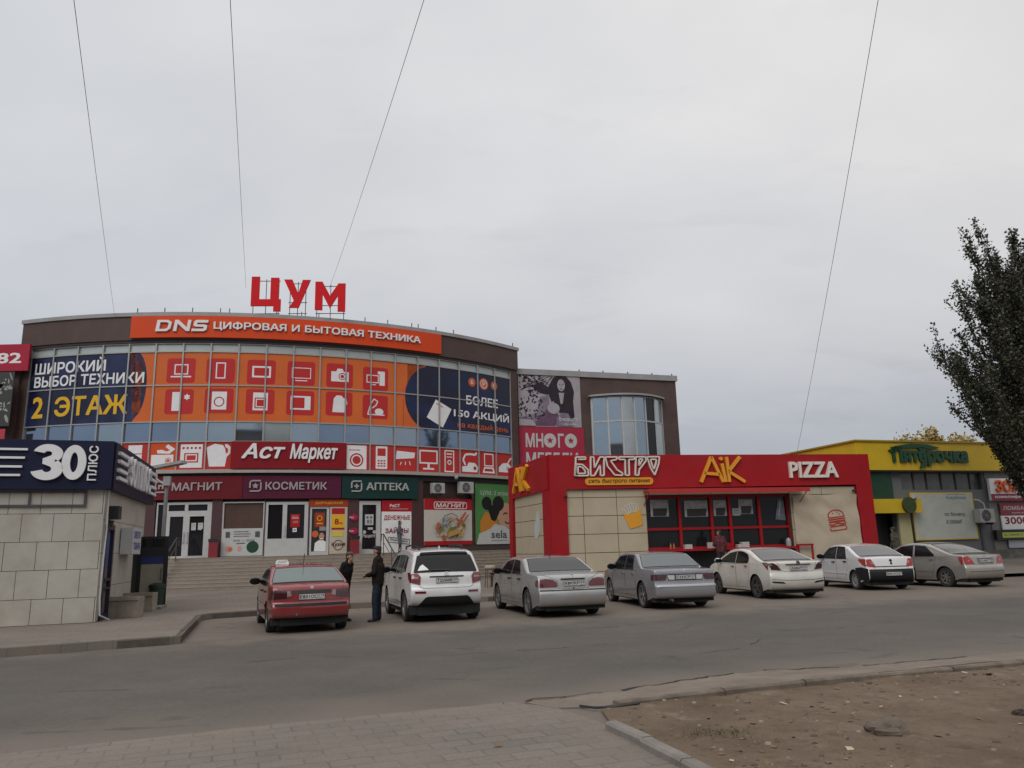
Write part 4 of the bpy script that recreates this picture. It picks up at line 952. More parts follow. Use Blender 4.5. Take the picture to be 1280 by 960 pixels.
# --- banners of the left wing
LB = flat((LO.x - 9, LO.y - .62, 0), 0)
printed('wall_banner', 'red banner with the white end of a phone number, left edge', 'banner', LB, [(rect(2, 11.25, 9.66, 12.68), mat('banner_red', (.36, .018, .045), .55, spec=.22, var=.06)), (text('-82', 7.55, 11.66, 9.28, 12.22, .02), WHITE)], thick=.12)
Rr = random.Random(4); bl = []
for i in range(60): bl += xf(tri(circ(0, 0, Rr.uniform(.04, .25), Rr.uniform(.03, .1), 7)), Rr.uniform(6.4, 9.1), Rr.uniform(8.4, 11.0), 1, 1, Rr.uniform(0, 3))
printed('wall_banner', 'black and grey photo banner under the red phone banner', 'banner', LB, [(rect(5.6, 8.32, 9.18, 11.14), mat('photo_black', (.03, .032, .03), .6)), (bl, mat('photo_grey', (.28, .29, .28), .6, var=.3, vscale=3)), (disc(8.0, 9.9, .5, .8), mat('photo_pale', (.45, .45, .44), .6))], thick=.05, d=.25)
printed('wall_banner', 'small rose banner just above the blue kiosk sign', 'banner', LB, [(rect(5.0, 6.6, 9.02, 8.18), mat('banner_pinkred', (.42, .05, .07), .55, spec=.22))], thick=.05, d=.25)
# --- small fittings on the front
def aircon(name, label, mp, u0, v0, u1, v1, d0, d1, fan=.36):
    o = MB().mbox(mp, u0, u1, v0, v1, d0, d1).build('air_conditioner', mat('aircon_case', (.36, .36, .35), .5, var=.12)); tag(o, label, 'air conditioner', 'air conditioners on the walls')
    cx = u0 + (u1 - u0) * .42; r = (v1 - v0) * .42
    MB().patch(disc(cx, (v0 + v1) / 2, r, n=24), mp, d1 - .01, d1 + .004).build('fan_opening', BLACK, o)
    T = []
    for k in range(1, 5): T += ring(cx, (v0 + v1) / 2, r * k / 4, .012, n=24)
    for k in range(4): a = pi * k / 4; T += line([(cx - r * cos(a), (v0 + v1) / 2 - r * sin(a)), (cx + r * cos(a), (v0 + v1) / 2 + r * sin(a))], .015)
    MB().patch(T, mp, d1 + .004, d1 + .02).build('grille', GREY, o)
    MB().mbox(mp, u0 + .1, u0 + .14, v0 - .1, v0, d0 - .1, d1).mbox(mp, u1 - .14, u1 - .1, v0 - .1, v0, d0 - .1, d1).build('bracket', DSTEEL, o)
    return o
aircon('a', 'smaller grey air conditioner, left of the pair above the food poster', AM, 15.50, 4.72, 16.26, 5.28, .1, .4)
aircon('a', 'larger grey air conditioner, right of the pair above the food poster', AM, 17.28, 4.76, 18.18, 5.40, .1, .42)
o = MB().ell(AM(17.05, 5.62, .34), (.11, .11, .11)).build('security_camera', mat('camera_grey', (.3, .3, .3), .4)); tag(o, 'grey dome camera under the white sill between the air conditioners', 'camera')
def bin_(u, label):
    o = thing('litter_bin', label, 'litter bin', AM(u, 1.55, .35), radians(u / AR * 57.3), 'red litter bins by the doors')
    W_ = MB(); fr = lambda a, b, c, d, e_, f_, m, nm: MB().mbox(AM, a, b, c, d, e_, f_).build(nm, m, o)
    fr(u - .2, u + .2, 1.56, 2.3, .18, .55, mat('bin_red', (.20, .012, .02), .5, var=.1), 'body'); fr(u - .22, u + .22, 2.3, 2.45, .16, .57, BLACK, 'hood')
bin_(4.45, 'red litter bin beside the dark glazed double door'); bin_(11.18, 'red litter bin beside the single glass door')
# handrails on the steps
def stair_rail(u, label, posts, z_off=.95):
    o = thing('handrail', label, 'handrail', AM(u, .15, 4), 0, 'handrails on the steps')
    dT = LAND + .1; dB = LAND + (NS - 1) * TR + .05
    top, bot = AM(u, 1.55 + z_off, dT), AM(u, .15 + z_off * .95, dB)
    MB().tube([AM(u, 1.55 + z_off - .35, dT - .42), AM(u, 1.55 + z_off, dT - .35), top, bot, AM(u, .15 + z_off * .7, dB + .1)], .035, 7).build('top_rail', DSTEEL, o)
    MB().tube([top - Vector((0, 0, .4)), bot - Vector((0, 0, .4))], .018, 6).build('lower_rail', RUST, o)
    for t in posts:
        d = dT + (dB - dT) * t; i = max(0, min(NS - 1, math.ceil((d - LAND) / TR - .001))); p = AM(u, 1.55 - i * RH, d); q = top.lerp(bot, t)
        MB().cyl(p, q, .026, n=6).build('post', RUST, o)
stair_rail(3.05, 'rusty handrail rising to the dark glazed double door', (.0, .5, 1.0))
stair_rail(12.35, 'dark handrail on the steps by the parked white car', (.0, .5, 1.0))

# ================================================================== RED CAFE
BO = (1.40, 31.41, 0); BA = 10.54; BM = flat(BO, BA); BD = 14.45
BL2 = Vector((cos(radians(108.27)), sin(radians(108.27)), 0)); BLN = Vector((-BL2.y, BL2.x, 0))
def BLM(u, v, d):   # left side wall; u grows away from the viewer along the side, d towards the left (outside)
    return Vector((BO[0] + BL2.x * u + BLN.x * d, BO[1] + BL2.y * u + BLN.y * d, v))
CRED = mat('cafe_red', (.31, .009, .014), .5, spec=.2, var=.07, vscale=.8, dirt=(.22, .04, .04), damt=.25)
CREAM = mat('cream_panel', (.42, .36, .255), .5, var=.06, vscale=1.2, dirt=(.32, .26, .18), damt=.3)
JOINT = mat('panel_joint', (.07, .06, .045), .8)
cafe = thing('cafe_pavilion', 'red and cream cafe pavilion with a wide red fascia and dark windows', 'cafe', BM(7, 0, 0))
WU0, WU1, WZ0, WZ1 = 4.10, 10.55, 1.40, 3.62
# terrace
mb = MB(); mb.mbox(BM, -.4, BD + .2, -.05, .28, -.2, 1.35); mb.mbox(BM, -.4, BD + .2, .28, .42, -.2, 1.0); struct(mb, 'cafe_terrace', mat('terrace_concrete', (.22, .2, .175), .9, var=.2, bump=.2))
# body
mb = MB()
mb.patch(tri([(.7, .3), (13.72, .3), (13.72, 3.92), (.7, 3.92)], [[(WU0, .42), (WU1, .42), (WU1, WZ1), (WU0, WZ1)]]), BM, -.25, -.04)
mb.patch(rect(.1, .3, 4.6, 3.95), BLM, -.25, -.02)
mb.mbox(BM, .1, BD - .1, 0, 5.0, -4.9, -4.7); mb.mbox(BM, BD - .3, BD - .1, 0, 5.0, -4.7, -.3); mb.mbox(BM, .2, BD - .3, 4.6, 4.75, -4.7, -.3)
mb.mbox(BM, .3, BD - .3, .30, .38, -4.6, -.1)
mb.build('wall', JOINT, cafe)
def tiles(mp, us, vs, holes, gap=.012):
    mb = MB()
    for a, b in zip(us, us[1:]):
        for c, d in zip(vs, vs[1:]):
            if any(a >= h[0] - .01 and b <= h[1] + .01 and c >= h[2] - .01 and d <= h[3] + .01 for h in holes): continue
            mb.patch(rect(a + gap, c + gap, b - gap, d - gap), mp, -.02, .0)
    return mb
tiles(BM, [.72, 1.40, 2.82, WU0 - .02], [.42, .62, 1.36, 2.10, 2.83, 3.57, 3.90], []).build('cladding', CREAM, cafe)
tiles(BM, [WU1 + .02, 12.1, 13.70], [.42, .62, 1.36, 2.10, 2.83, 3.57, 3.90], []).build('cladding', CREAM, cafe)
tiles(BM, [4.08, 5.6, 7.0, 9.2, 10.57], [3.63, 3.90], []).build('cladding', CREAM, cafe)
tiles(BLM, [.62, 2.6, 4.5], [.42, .62, 1.36, 2.10, 2.76, 3.42, 3.92], []).build('cladding', CREAM, cafe)
# red portal frame
mb = MB()
mb.patch(tri([(0, .3), (.70, .3), (.70, 3.90), (13.72, 3.97), (13.78, .3), (14.47, .3), (14.47, 5.3), (0, 5.3)]), BM, -.3, .12)
mb.patch(tri([(0, 3.90), (4.55, 3.84), (4.72, .3), (5.1, .3), (5.1, 5.3), (0, 5.3)]), BLM, -.3, .10)
mb.patch(rect(-.1, .3, .6, 3.88), BLM, -.3, .095)
mb.mbox(BM, 0.02, BD, 5.2, 5.29, -4.8, -.31)
mb.build('fascia', CRED, cafe)
# windows
wf = MB(); WM2 = [4.10, 5.60, 7.02, 7.86, 9.2, 10.55]
for u in WM2: wf.mbox(BM, u - .06, u + .06, WZ0, WZ1, -.34, -.16)
for z in (WZ0 + .05, 2.24, WZ1 - .05): wf.mbox(BM, WU0, WU1, z - .05, z + .05, -.33, -.17)
wf.mbox(BM, 7.02, 7.86, 1.45, 1.62, -.32, -.165)
wfo = wf.build('window_frame', CRED, cafe)
SHOPG = mat('cafe_glass', (.013, .014, .014), .06, spec=.28, var=.2, vscale=1)
for a, b in zip(WM2, WM2[1:]):
    for c, d in ((WZ0 + .1, 2.19), (2.29, WZ1 - .1)):
        t = R_.uniform(-.012, .012)
        MB().add([BM(a + .06, c, -.26 + t), BM(b - .06, c, -.26 - t), BM(b - .06, d, -.26 - t), BM(a + .06, d, -.26 + t)], [(0, 1, 2, 3)]).build('pane', SHOPG, wfo)
mb = MB(); mb.mbox(BM, WU0 - .05, WU1 + .05, 1.33, 1.42, -.3, .22); mb.build('counter', CRED, cafe)
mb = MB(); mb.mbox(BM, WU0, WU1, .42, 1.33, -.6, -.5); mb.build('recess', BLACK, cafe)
# awning board
def AWM(u, v, d): return BM(u, v, d)
mb = MB(); mb.mbox(BM, 3.96, 11.1, 3.70, 3.80, .1, .75); mb.mbox(BM, 3.96, 11.1, 3.66, 3.84, .75, .79)
for u in (4.0, 11.0): mb.tube([BM(u, 3.2, -.02), BM(u, 3.7, .7)], .02, 5)
tag(mb.build('awning', mat('awning_red', (.40, .02, .02), .5, var=.1)), 'thin red awning board projecting above the cafe windows', 'awning')
# lettering
cup = mat('cafe_letter_white', (.66, .62, .56), .45, var=.05); CYEL = mat('cafe_letter_yellow', (.66, .29, .015), .45, var=.05)
bis = thing('cafe_sign', 'white double outlined letters on the left of the red cafe fascia', 'sign', BM(2.8, 4.5, .15))
def outl(polys, holes=(), off=0):
    """double line letter: outer stroke polygons already given as thin lines"""
    pass
def stroke(name, lines, w, m, par, d0=.12, d1=.22, mp=BM):
    T = []
    for l in lines: T += line(l, w)
    MB().patch(T, mp, d0, d1).build(name, m, par)
X0, SX, Z0, SZ = 1.05, 3.68, 4.45, .76
def S(*pts): return [(X0 + SX * x, Z0 + SZ * y) for x, y in pts]
w_ = .055
for lines in (
    [S((.0, 0), (.02, 1), (.13, 1), (.13, .88), (.045, .88)), S((.03, .0), (.0, 0), (.02, .62), (.09, .6), (.155, .3), (.155, 0), (.0, 0)), S((.035, .12), (.04, .5), (.085, .46), (.12, .26), (.12, .12), (.035, .12))],
    [S((.18, 0), (.19, 1), (.225, 1), (.23, .42), (.30, 1), (.345, 1), (.335, 0), (.295, 0), (.295, .56), (.225, 0), (.18, 0))],
    [S((.36, 1), (.5, 1), (.49, .86), (.42, .8), (.49, .3), (.55, .12), (.55, 0), (.46, .02), (.38, .5), (.36, 1))],
    [S((.52, 1), (.70, 1), (.70, .86), (.635, .86), (.63, 0), (.585, 0), (.59, .86), (.52, .86), (.52, 1))],
    [S((.70, 0), (.72, 1), (.83, 1), (.84, .8), (.75, .3), (.74, 0), (.70, 0)), S((.75, .52), (.757, .88), (.80, .88), (.75, .52))],
    [S((.85, 1), (1.0, 1), (.985, .6), (.93, 0), (.885, .4), (.85, 1)), S((.89, .86), (.96, .86), (.95, .6), (.925, .32), (.905, .55), (.89, .86))]):
    stroke('letter', lines, w_, cup, bis)
pl = MB().patch(tri(rrect(1.48, 4.06, 4.40, 4.36, .14)), BM, .12, .17).build('plaque', CYEL, bis)
MB().patch(text('сеть быстрого питания', 1.62, 4.11, 4.26, 4.32, .01, .25), BM, .172, .18).build('lettering', DBR, pl)
def aik(par, mp, u0, z0, su, sz, d0, d1, w=.13):
    P = lambda *pts: [(u0 + su * x, z0 + sz * y) for x, y in pts]
    for lines in ([P((0, 0), (.27, 1), (.5, .0)), P((.08, .36), (.44, .30))], [P((.56, 0), (.50, .74))], [P((.64, 0), (.62, 1)), ], [P((.93, 1), (.64, .42), (1.0, .0))]):
        stroke('letter', lines, w, CYEL, par, d0, d1, mp)
    MB().patch(disc(u0 + su * .49, z0 + sz * .93, w * .6), mp, d0, d1).build('letter', CYEL, par)
a1 = thing('cafe_sign', 'tall thin yellow letters in the middle of the red cafe fascia', 'sign', BM(7.5, 4.1, .15)); aik(a1, BM, 6.50, 4.13, 1.98, 1.06, .12, .24)
a2 = thing('cafe_sign', 'yellow letters seen edge-on on the left end of the red cafe', 'sign', BLM(3, 4.2, .15))
BLR = lambda u, v, d: BLM(4.2 - u, v, d)
aik(a2, BLR, 0.05, 4.08, 2.1, 1.06, .1, .22, .15)
pz = thing('cafe_sign', 'heavy white letters on the right of the red cafe fascia', 'sign', BM(11.7, 4.3, .15))
for T in letters('PIZZA', 10.58, 4.28, 12.86, 4.97, .02): MB().patch(T, BM, .12, .24).build('letter', cup, pz)
# fries emblem on the cream panels
fr = MB().patch(xf(tri([(-.30, -.40), (.26, -.40), (.40, .28), (.14, .16), (-.12, .16), (-.40, .28)]), 3.52, 2.74, 1, 1, .28), BM, .0, .03).build('wall_emblem', CYEL); tag(fr, 'yellow paper cup of fries emblem on the cream wall', 'emblem')
T = []
for x, y, a in ((-.3, .2, .2), (-.2, .3, .05), (-.08, .32, -.06), (.04, .34, 0), (.16, .3, -.1), (.27, .24, -.2)): T += xf(frame(-.05, -.16, .05, .2, .022), x, y + .05, 1, 1, a)
MB().patch(xf(T, 3.52, 2.74, 1, 1, .28), BM, .0, .025).build('fries', mat('fries_white', (.6, .58, .5), .5), fr)
# bleached paper on the left wall
printed('paper_strip', 'torn white paper strip on the left cream wall of the cafe', 'notice', BLM, [(tri([(1.55, 1.95), (1.2, 2.3), (1.25, 2.9), (1.5, 3.15), (1.9, 2.5), (1.9, 2.05)]), PALE)], thick=.01, d=.015)
# wrinkled tarpaulin with printed burger
TARPM = mat('tarpaulin', (.43, .36, .265), .6, var=.05, vscale=1.5)
def tarp(u, v, d):
    fu, fv = (u - 10.62) / 3.1, (v - .5) / 3.0
    w = .045 * mnoise.noise(Vector((u * 1.1 + v * .9, v * 1.4 - u * .5, 3))) + .035 * sin((u * .8 + v * 1.4) * 4) * max(0, 1 - abs(fv - .85) * 3) + .03 * mnoise.noise(Vector((u * 3 + v * 2, v * 2.2, 7))) + .05 * sin((u - v * .5) * 3.5) * max(0, .55 - fv)
    return BM(u, v, .08 + w + d)
tp = MB().patch(tri([(10.64, .55), (13.72, .55), (13.70, 3.56), (13.0, 3.60), (12.0, 3.52), (11.2, 3.58), (10.66, 3.5)]), tarp, -.01, 0, .1, .1).build('tarpaulin', TARPM, None, smooth=True); tag(tp, 'wrinkled cream tarpaulin hung over the right cafe wall', 'tarpaulin')
bg = line([(-.34, .16), (-.3, .34), (-.1, .46), (.14, .46), (.32, .34), (.36, .14), (-.34, .14)], .05) + rect(-.38, .02, .38, .08) + rect(-.36, -.1, .36, -.02) + line([(-.38, -.16), (-.2, -.2), (0, -.14), (.2, -.2), (.38, -.16)], .06) + rect(-.36, -.3, .36, -.24) + line([(-.36, -.34), (-.34, -.46), (.34, -.46), (.36, -.34)], .05) + disc(-.1, .32, .03) + disc(.08, .36, .03) + disc(.16, .26, .03)
MB().patch(xf(bg, 12.62, 2.46, 1.1, .92, .12), tarp, .012, .016, .1, .1, skirt=False).build('burger_print', mat('burger_red', (.40, .03, .02), .6), tp)
# things behind the counter glass
MENU = mat('menu_grey', (.27, .27, .27), .5, var=.35, vscale=5); MENUB = mat('menu_black', (.02, .018, .016), .5, var=.4, vscale=6); MENUW = mat('menu_white', (.34, .34, .33), .5, var=.2, vscale=5)
k = 0
for lab, u0, z0, u1, z1, rows in (
    ('pale menu board behind the far left cafe window', 4.35, 2.76, 5.15, 3.45, 0), ('menu board with two dark pictures behind the second cafe window', 5.85, 2.72, 6.9, 3.40, 1),
    ('narrow menu board behind the third cafe window', 7.15, 2.74, 7.75, 3.40, 2), ('wide menu board behind the fourth cafe window', 8.3, 2.8, 8.95, 3.42, 3)):
    printed('menu_board', lab, 'menu', BM, [(rect(u0, z0, u1, z1), MENU), (tri([(u0 + .05, z0 + .02), (u1 - .12, z0 + .02), (u1 - .05, z0 + .34), (u0 + .1, z0 + .34)]), MENUB), (rect(u0 + .0, z0 + .0, u0 + .1, z0 + .3) + rect(u0 + .25, z1 - .2, u0 + .5, z1 - .08), MENUW)], thick=.01, d=-.235)
printed('menu_board', 'small white price list under the fourth cafe window transom', 'menu', BM, [(rect(8.0, 2.74, 8.35, 3.05), MENUW), (line([(8.05, 2.95), (8.3, 2.95)], .02) + line([(8.05, 2.85), (8.3, 2.85)], .02), MENUB)], thick=.01, d=-.235)
printed('menu_board', 'tall blue-grey poster behind the far right cafe window', 'menu', BM, [(tri([(9.95, 2.55), (10.42, 2.5), (10.4, 3.3), (10.15, 3.45)]), mat('poster_bluegrey', (.12, .14, .17), .5, var=.4, vscale=5)), (line([(10.12, 2.7), (10.25, 3.3)], .06), MENUW)], thick=.01, d=-.235)
def lathe(mb, c, prof, n=12, m=0):
    c = Vector(c); vs = []; 
    for r, z in prof:
        for i in range(n): a = 2 * pi * i / n; vs.append(c + Vector((r * cos(a), r * sin(a), z)))
    fs = [(j * n + i, j * n + (i + 1) % n, (j + 1) * n + (i + 1) % n, (j + 1) * n + i) for j in range(len(prof) - 1) for i in range(n)]
    fs += [tuple(range(n))[::-1], tuple(range((len(prof) - 1) * n, len(prof) * n))]
    mb.add(vs, fs, m)
BOT = [(.035, 0), (.04, .02), (.04, .14), (.015, .2), (.015, .25)]
for i, u in enumerate((5.02, 5.16)):
    mb = MB(); lathe(mb, BM(u, 1.42, .05), BOT); tag(mb.build('sauce_bottle', mat('sauce_orange', (.35, .13, .03), .4)), ('left' if i == 0 else 'right') + ' orange sauce bottle of two on the cafe counter', 'bottle', 'sauce bottles on the cafe counter')
for i, (u, w, n_, lab) in enumerate(((5.78, .16, 4, 'short stack of white paper trays beside the sauce bottles'), (8.3, .17, 5, 'tall stack of white paper trays right of the person'), (8.05, .1, 3, 'small stack of white cups right of the person'))):
    mb = MB()
    for j in range(n_): mb.mbox(BM, u - w + .01 * (j % 2), u + w - .01 * (j % 2), 1.42 + j * .045, 1.42 + j * .045 + .038, -.1 + .01 * (j % 2), .12)
    tag(mb.build('paper_trays', mat('paper_white', (.5, .5, .48), .6)), lab, 'paper trays')
mb = MB(); lathe(mb, BM(10.3, 1.42, .03), [(.10, 0), (.11, .03), (.11, .22), (.07, .30), (.05, .34)]); tag(mb.build('drink_dispenser', mat('dispenser_grey', (.3, .31, .33), .4)), 'round grey dispenser at the right end of the cafe counter', 'dispenser')
mb = MB(); mb.mbox(BM, 6.62, 6.95, 1.42, 1.66, .02, .1); tag(mb.build('napkin_box', mat('paper_white2', (.42, .42, .4), .6)), 'white napkin box left of the person at the cafe', 'box')
mb = MB()
for u in (10.62, 11.25): mb.mbox(BM, u - .03, u + .03, .42, 1.45, .2, .26)
mb.mbox(BM, 10.55, 11.3, 1.42, 1.5, .18, .28); tag(mb.build('barrier', CRED), 'short red railing beside the hanging tarpaulin', 'railing')
o = MB().ell(BM(.62, 3.62, .25), (.07, .07, .07)).build('security_camera', BLACK); tag(o, 'black camera under the left corner of the red fascia', 'camera')
o = MB().ell(BM(13.55, 3.7, .14), (.07, .07, .07)).build('security_camera', BLACK); tag(o, 'black camera above the right edge of the tarpaulin', 'camera')
# ================================================================== YELLOW STORE
YO = (16.30, 36.86, 0); YA = 16.74; YM = flat(YO, YA)
YST = mat('store_yellow', (.60, .40, .012), .5, var=.06, vscale=.6, dirt=(.3, .2, .03), damt=.25); GST = mat('store_green', (.008, .045, .022), .5, var=.1); SWALL = mat('store_grey_wall', (.13, .135, .145), .7, var=.12, vscale=1.5, dirt=(.09, .085, .08), damt=.4); STILE = mat('store_tile', (.19, .19, .175), .6, var=.12, vscale=2, dirt=(.1, .09, .075), damt=.5)
store = thing('grocery_store', 'single storey grocery store with a broad yellow fascia', 'store', YM(7, 0, 0))
mb = MB()
mb.patch(tri([(0, .1), (15, .1), (15, 4.86), (0, 4.86)], [[(.78, .5), (2.05, .5), (2.05, 2.80), (.78, 2.80)], [(2.6, 3.92), (7.6, 3.92), (7.6, 4.78), (2.6, 4.78)]]), YM, -.3, -.0)
mb.mbox(YM, 0, 15, 0, 6.1, -9, -8.8); mb.mbox(YM, -.0, .25, 0, 6.0, -8.8, -.31); mb.mbox(YM, .25, 15, 5.9, 6.05, -8.8, -.3); mb.mbox(YM, 14.8, 15, 0, 6.0, -8.8, -.31)
mb.build('wall', SWALL, store)
mb = MB(); mb.mbox(YM, -.12, 15.1, 4.84, 6.2, -.1, .35); 
mb.mbox(YM, -.12, .0, 4.84, 6.2, -8.8, -.1); mb.build('fascia', YST, store)
mb = MB(); mb.mbox(YM, -.2, 15.15, 6.2, 6.28, -.3, .42); mb.mbox(YM, -.2, .05, 6.2, 6.28, -8.9, -.3); mb.build('coping', mat('fascia_trim_yellow', (.34, .23, .02), .5), store)
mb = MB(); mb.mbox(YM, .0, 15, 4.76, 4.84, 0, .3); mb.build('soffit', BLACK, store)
mb = MB(); mb.mbox(YM, -.1, 1.95, 3.48, 4.76, .0, .12); mb.build('green_panel', GST, store)
mb = MB(); mb.mbox(YM, 2.55, 7.6, 3.9, 4.8, -.28, -.2); ww = mb.build('clerestory_window', mat('murky_glass', (.10, .105, .10), .2, spec=.5, var=.3, vscale=1.5), store)
mb = MB()
for u in (2.6, 3.5, 4.3, 5.2, 6.1, 7.0, 7.6): mb.mbox(YM, u - .03, u + .03, 3.92, 4.78, -.2, -.14)
mb.build('mullion', DSTEEL, ww)
mb = MB(); mb.mbox(YM, .3, 3.16, 2.80, 3.46, 0, .5); mb.build('entrance_canopy', YST, store)
mb = MB(); mb.mbox(YM, .8, 2.03, .5, 2.78, -.7, -.6); mb.build('doorway', BLACK, store)
mb = MB(); mb.mbox(YM, 2.08, 2.78, .4, 2.80, 0, .1); mb.build('pilaster', mat('pale_yellow_panel', (.40, .37, .20), .6, var=.08), store)
mb = MB(); mb.mbox(YM, 2.80, 2.90, .4, 2.80, 0, .12); mb.build('post', BLACK, store)
mb = MB(); mb.mbox(YM, 7.75, 15, .55, 4.76, 0, .05); mb.build('tile_cladding', STILE, store)
mb = MB(); mb.mbox(YM, 6.0, 15, .1, .95, .05, .12); mb.build('plinth', mat('plinth_mosaic', (.13, .125, .11), .85, var=.5, vscale=2.2, bump=.3), store)
mb = MB(); mb.add([YM(-1, .14, 6.0), YM(16, .14, 6.0), YM(16, .52, 1.2), YM(-1, .52, 1.2), YM(16, .52, -.2), YM(-1, .52, -.2)], [(0, 1, 2, 3), (3, 2, 4, 5)]); struct(mb, 'store_ramp', PLAZA)
# store sign
sg = thing('store_sign', 'dark green lettering with a curved stroke on the yellow store fascia', 'sign', YM(4, 5.2, .4))
GLET = mat('store_letter_green', (.006, .055, .025), .45, var=.06)
for T in letters('Пятёрочка', 1.9, 5.03, 6.46, 5.98, .045): MB().patch(T, YM, .36, .46).build('letter', GLET, sg)
MB().patch(tri([(1.7, 5.78), (2.1, 6.0), (3.0, 6.12), (4.0, 6.1), (4.75, 5.95), (4.4, 5.86), (3.2, 5.93), (2.3, 5.86), (1.95, 5.62)]), YM, .36, .46).build('flourish', GLET, sg)
MB().patch(tri([(3.6, 5.2), (3.95, 5.2), (3.75, 4.98), (3.45, 4.92)]), YM, .36, .46).build('flourish', GLET, sg)
o = MB().patch(disc(2.36, 3.16, .38), YM, .5, .62).build('round_sign', mat('round_sign_dark', (.03, .05, .012), .5, var=.4, vscale=5)); tag(o, 'dark green round sign hung on the yellow entrance canopy', 'sign')
MB().patch(tri([(2.5, 3.4), (2.85, 3.5), (2.6, 3.28)]), YM, .5, .6).build('leaf', GST, o)
PNL = mat('panel_greyish', (.43, .45, .40), .5, var=.07, vscale=.8, dirt=(.24, .25, .2), damt=.4)
printed('advert_panel', 'large pale advertising panel in a yellow frame on the store wall', 'panel', YM, [(rect(2.95, 1.5, 6.75, 3.78), YST), (rect(3.0, 1.55, 6.68, 3.73), PNL), (text('Берёзка', 5.1, 3.40, 6.3, 3.62, .02) + line([(5.2, 3.68), (5.8, 3.7), (6.3, 3.66)], .03), mat('print_teal_grey', (.11, .21, .24), .5)), (text('по банану,', 4.85, 2.58, 6.15, 2.82, .01) + text('а сказки?', 4.9, 2.26, 5.85, 2.48, .01), dark_t)], thick=.08, d=.1)
aircon('a', 'grey air conditioner with a white pipe on the grocery store wall', YM, 6.62, 2.28, 7.52, 2.95, .15, .5)
mb = MB(); mb.tube([YM(7.2, 2.95, .3), YM(7.15, 3.2, .3), YM(7.0, 3.38, .2), YM(6.85, 3.42, .05)], .035, 7); tag(mb.build('coolant_pipe', PVC), 'white bent pipe above the store air conditioner', 'pipe')
mb = MB(); mb.mbox(YM, 7.0, 7.12, .6, 2.28, 0, .06); tag(mb.build('cable_duct', DSTEEL), 'thin dark cable duct below the store air conditioner', 'duct')
ORL = mat('print_bright_orange', (.62, .10, .02), .5)
zz = printed('shop_sign', 'white sign board with big orange letters, partly behind the tree', 'sign', YM, [(rect(7.72, 3.36, 11.6, 4.45), WHITE), (rect(7.72, 3.34, 11.6, 3.68), mat('print_maroon', (.22, .02, .04), .5)), (text('ювелирный мир', 7.95, 3.44, 11.2, 3.62, .015), WHITE)], thick=.14, d=.3)
for T in letters('ЗОЛОТО', 8.02, 3.76, 11.3, 4.36, .018): MB().patch(T, YM, .31, .42).build('letter', ORL, zz)
printed('shop_poster', 'white pawnshop price board with a dark red heading under the orange letters', 'poster', YM, [(rect(8.3, 1.92, 11.0, 2.62), WHITE), (rect(8.3, 2.60, 11.0, 3.24), MATS['print_maroon']), (text('ЛОМБАРД', 8.5, 2.84, 10.4, 3.08, .02) + text('скупка золота', 9.0, 2.68, 10.2, 2.77), PALE), (text('3000', 8.5, 2.18, 10.0, 2.54, .016), MATS['print_wine'])], thick=.06, d=.16)
printed('led_sign', 'black sign box with a yellow-green strip of text', 'sign', YM, [(rect(7.70, 1.42, 9.75, 1.90), BLACK), (rect(8.05, 1.52, 9.45, 1.78), mat('strip_lime', (.42, .46, .08), .5)), (text('пр. Степной 12', 8.15, 1.58, 9.35, 1.74), dark_t)], thick=.2, d=.3)
printed('wall_panel', 'blank white panel low on the store wall at the right edge', 'panel', YM, [(rect(8.55, 1.02, 11.0, 1.40), mat('panel_bluewhite', (.40, .41, .46), .5))], thick=.05, d=.15)
# ================================================================== BLUE AND CREAM KIOSK
KO = (-10.01, 18.88, 0); KM_ = flat(KO, 20.0)
KA2 = 106.64; kd = Vector((cos(radians(KA2)), sin(radians(KA2)), 0)); kn = Vector((kd.y, -kd.x, 0))
KM = lambda u, v, d: KM_(u, v, d)
KS = lambda u, v, d: Vector((KO[0] + kd.x * u + kn.x * d, KO[1] + kd.y * u + kn.y * d, v))
kiosk = thing('kiosk', 'cream tiled kiosk with a dark blue sign band at the left edge', 'kiosk', (KO[0] - 2, KO[1] + 2, 0))
KTILE = mat('kiosk_tile', (.41, .385, .335), .55, var=.08, vscale=1.5, dirt=(.2, .17, .13), damt=.45, dscale=1.2)
KBLUE = mat('kiosk_blue', (.006, .009, .034), .5, spec=.25, var=.1, vscale=1); KBACK = mat('tile_joint', (.14, .12, .10), .85)
mb = MB(); mb.mbox(KM, -7, -.02, .1, 3.3, -.3, -.03); mb.mbox(KS, .02, 5.9, .1, 3.3, -.3, -.03)
q = KS(5.9, 0, 0); mb.prism([(KM(-7, 0, -.1).x, KM(-7, 0, -.1).y), (KO[0] - .1, KO[1] + .05), (q.x - .1, q.y), (q.x - 7, q.y - 2.5)], 3.2, 4.3); mb.build('wall', KBACK, kiosk)
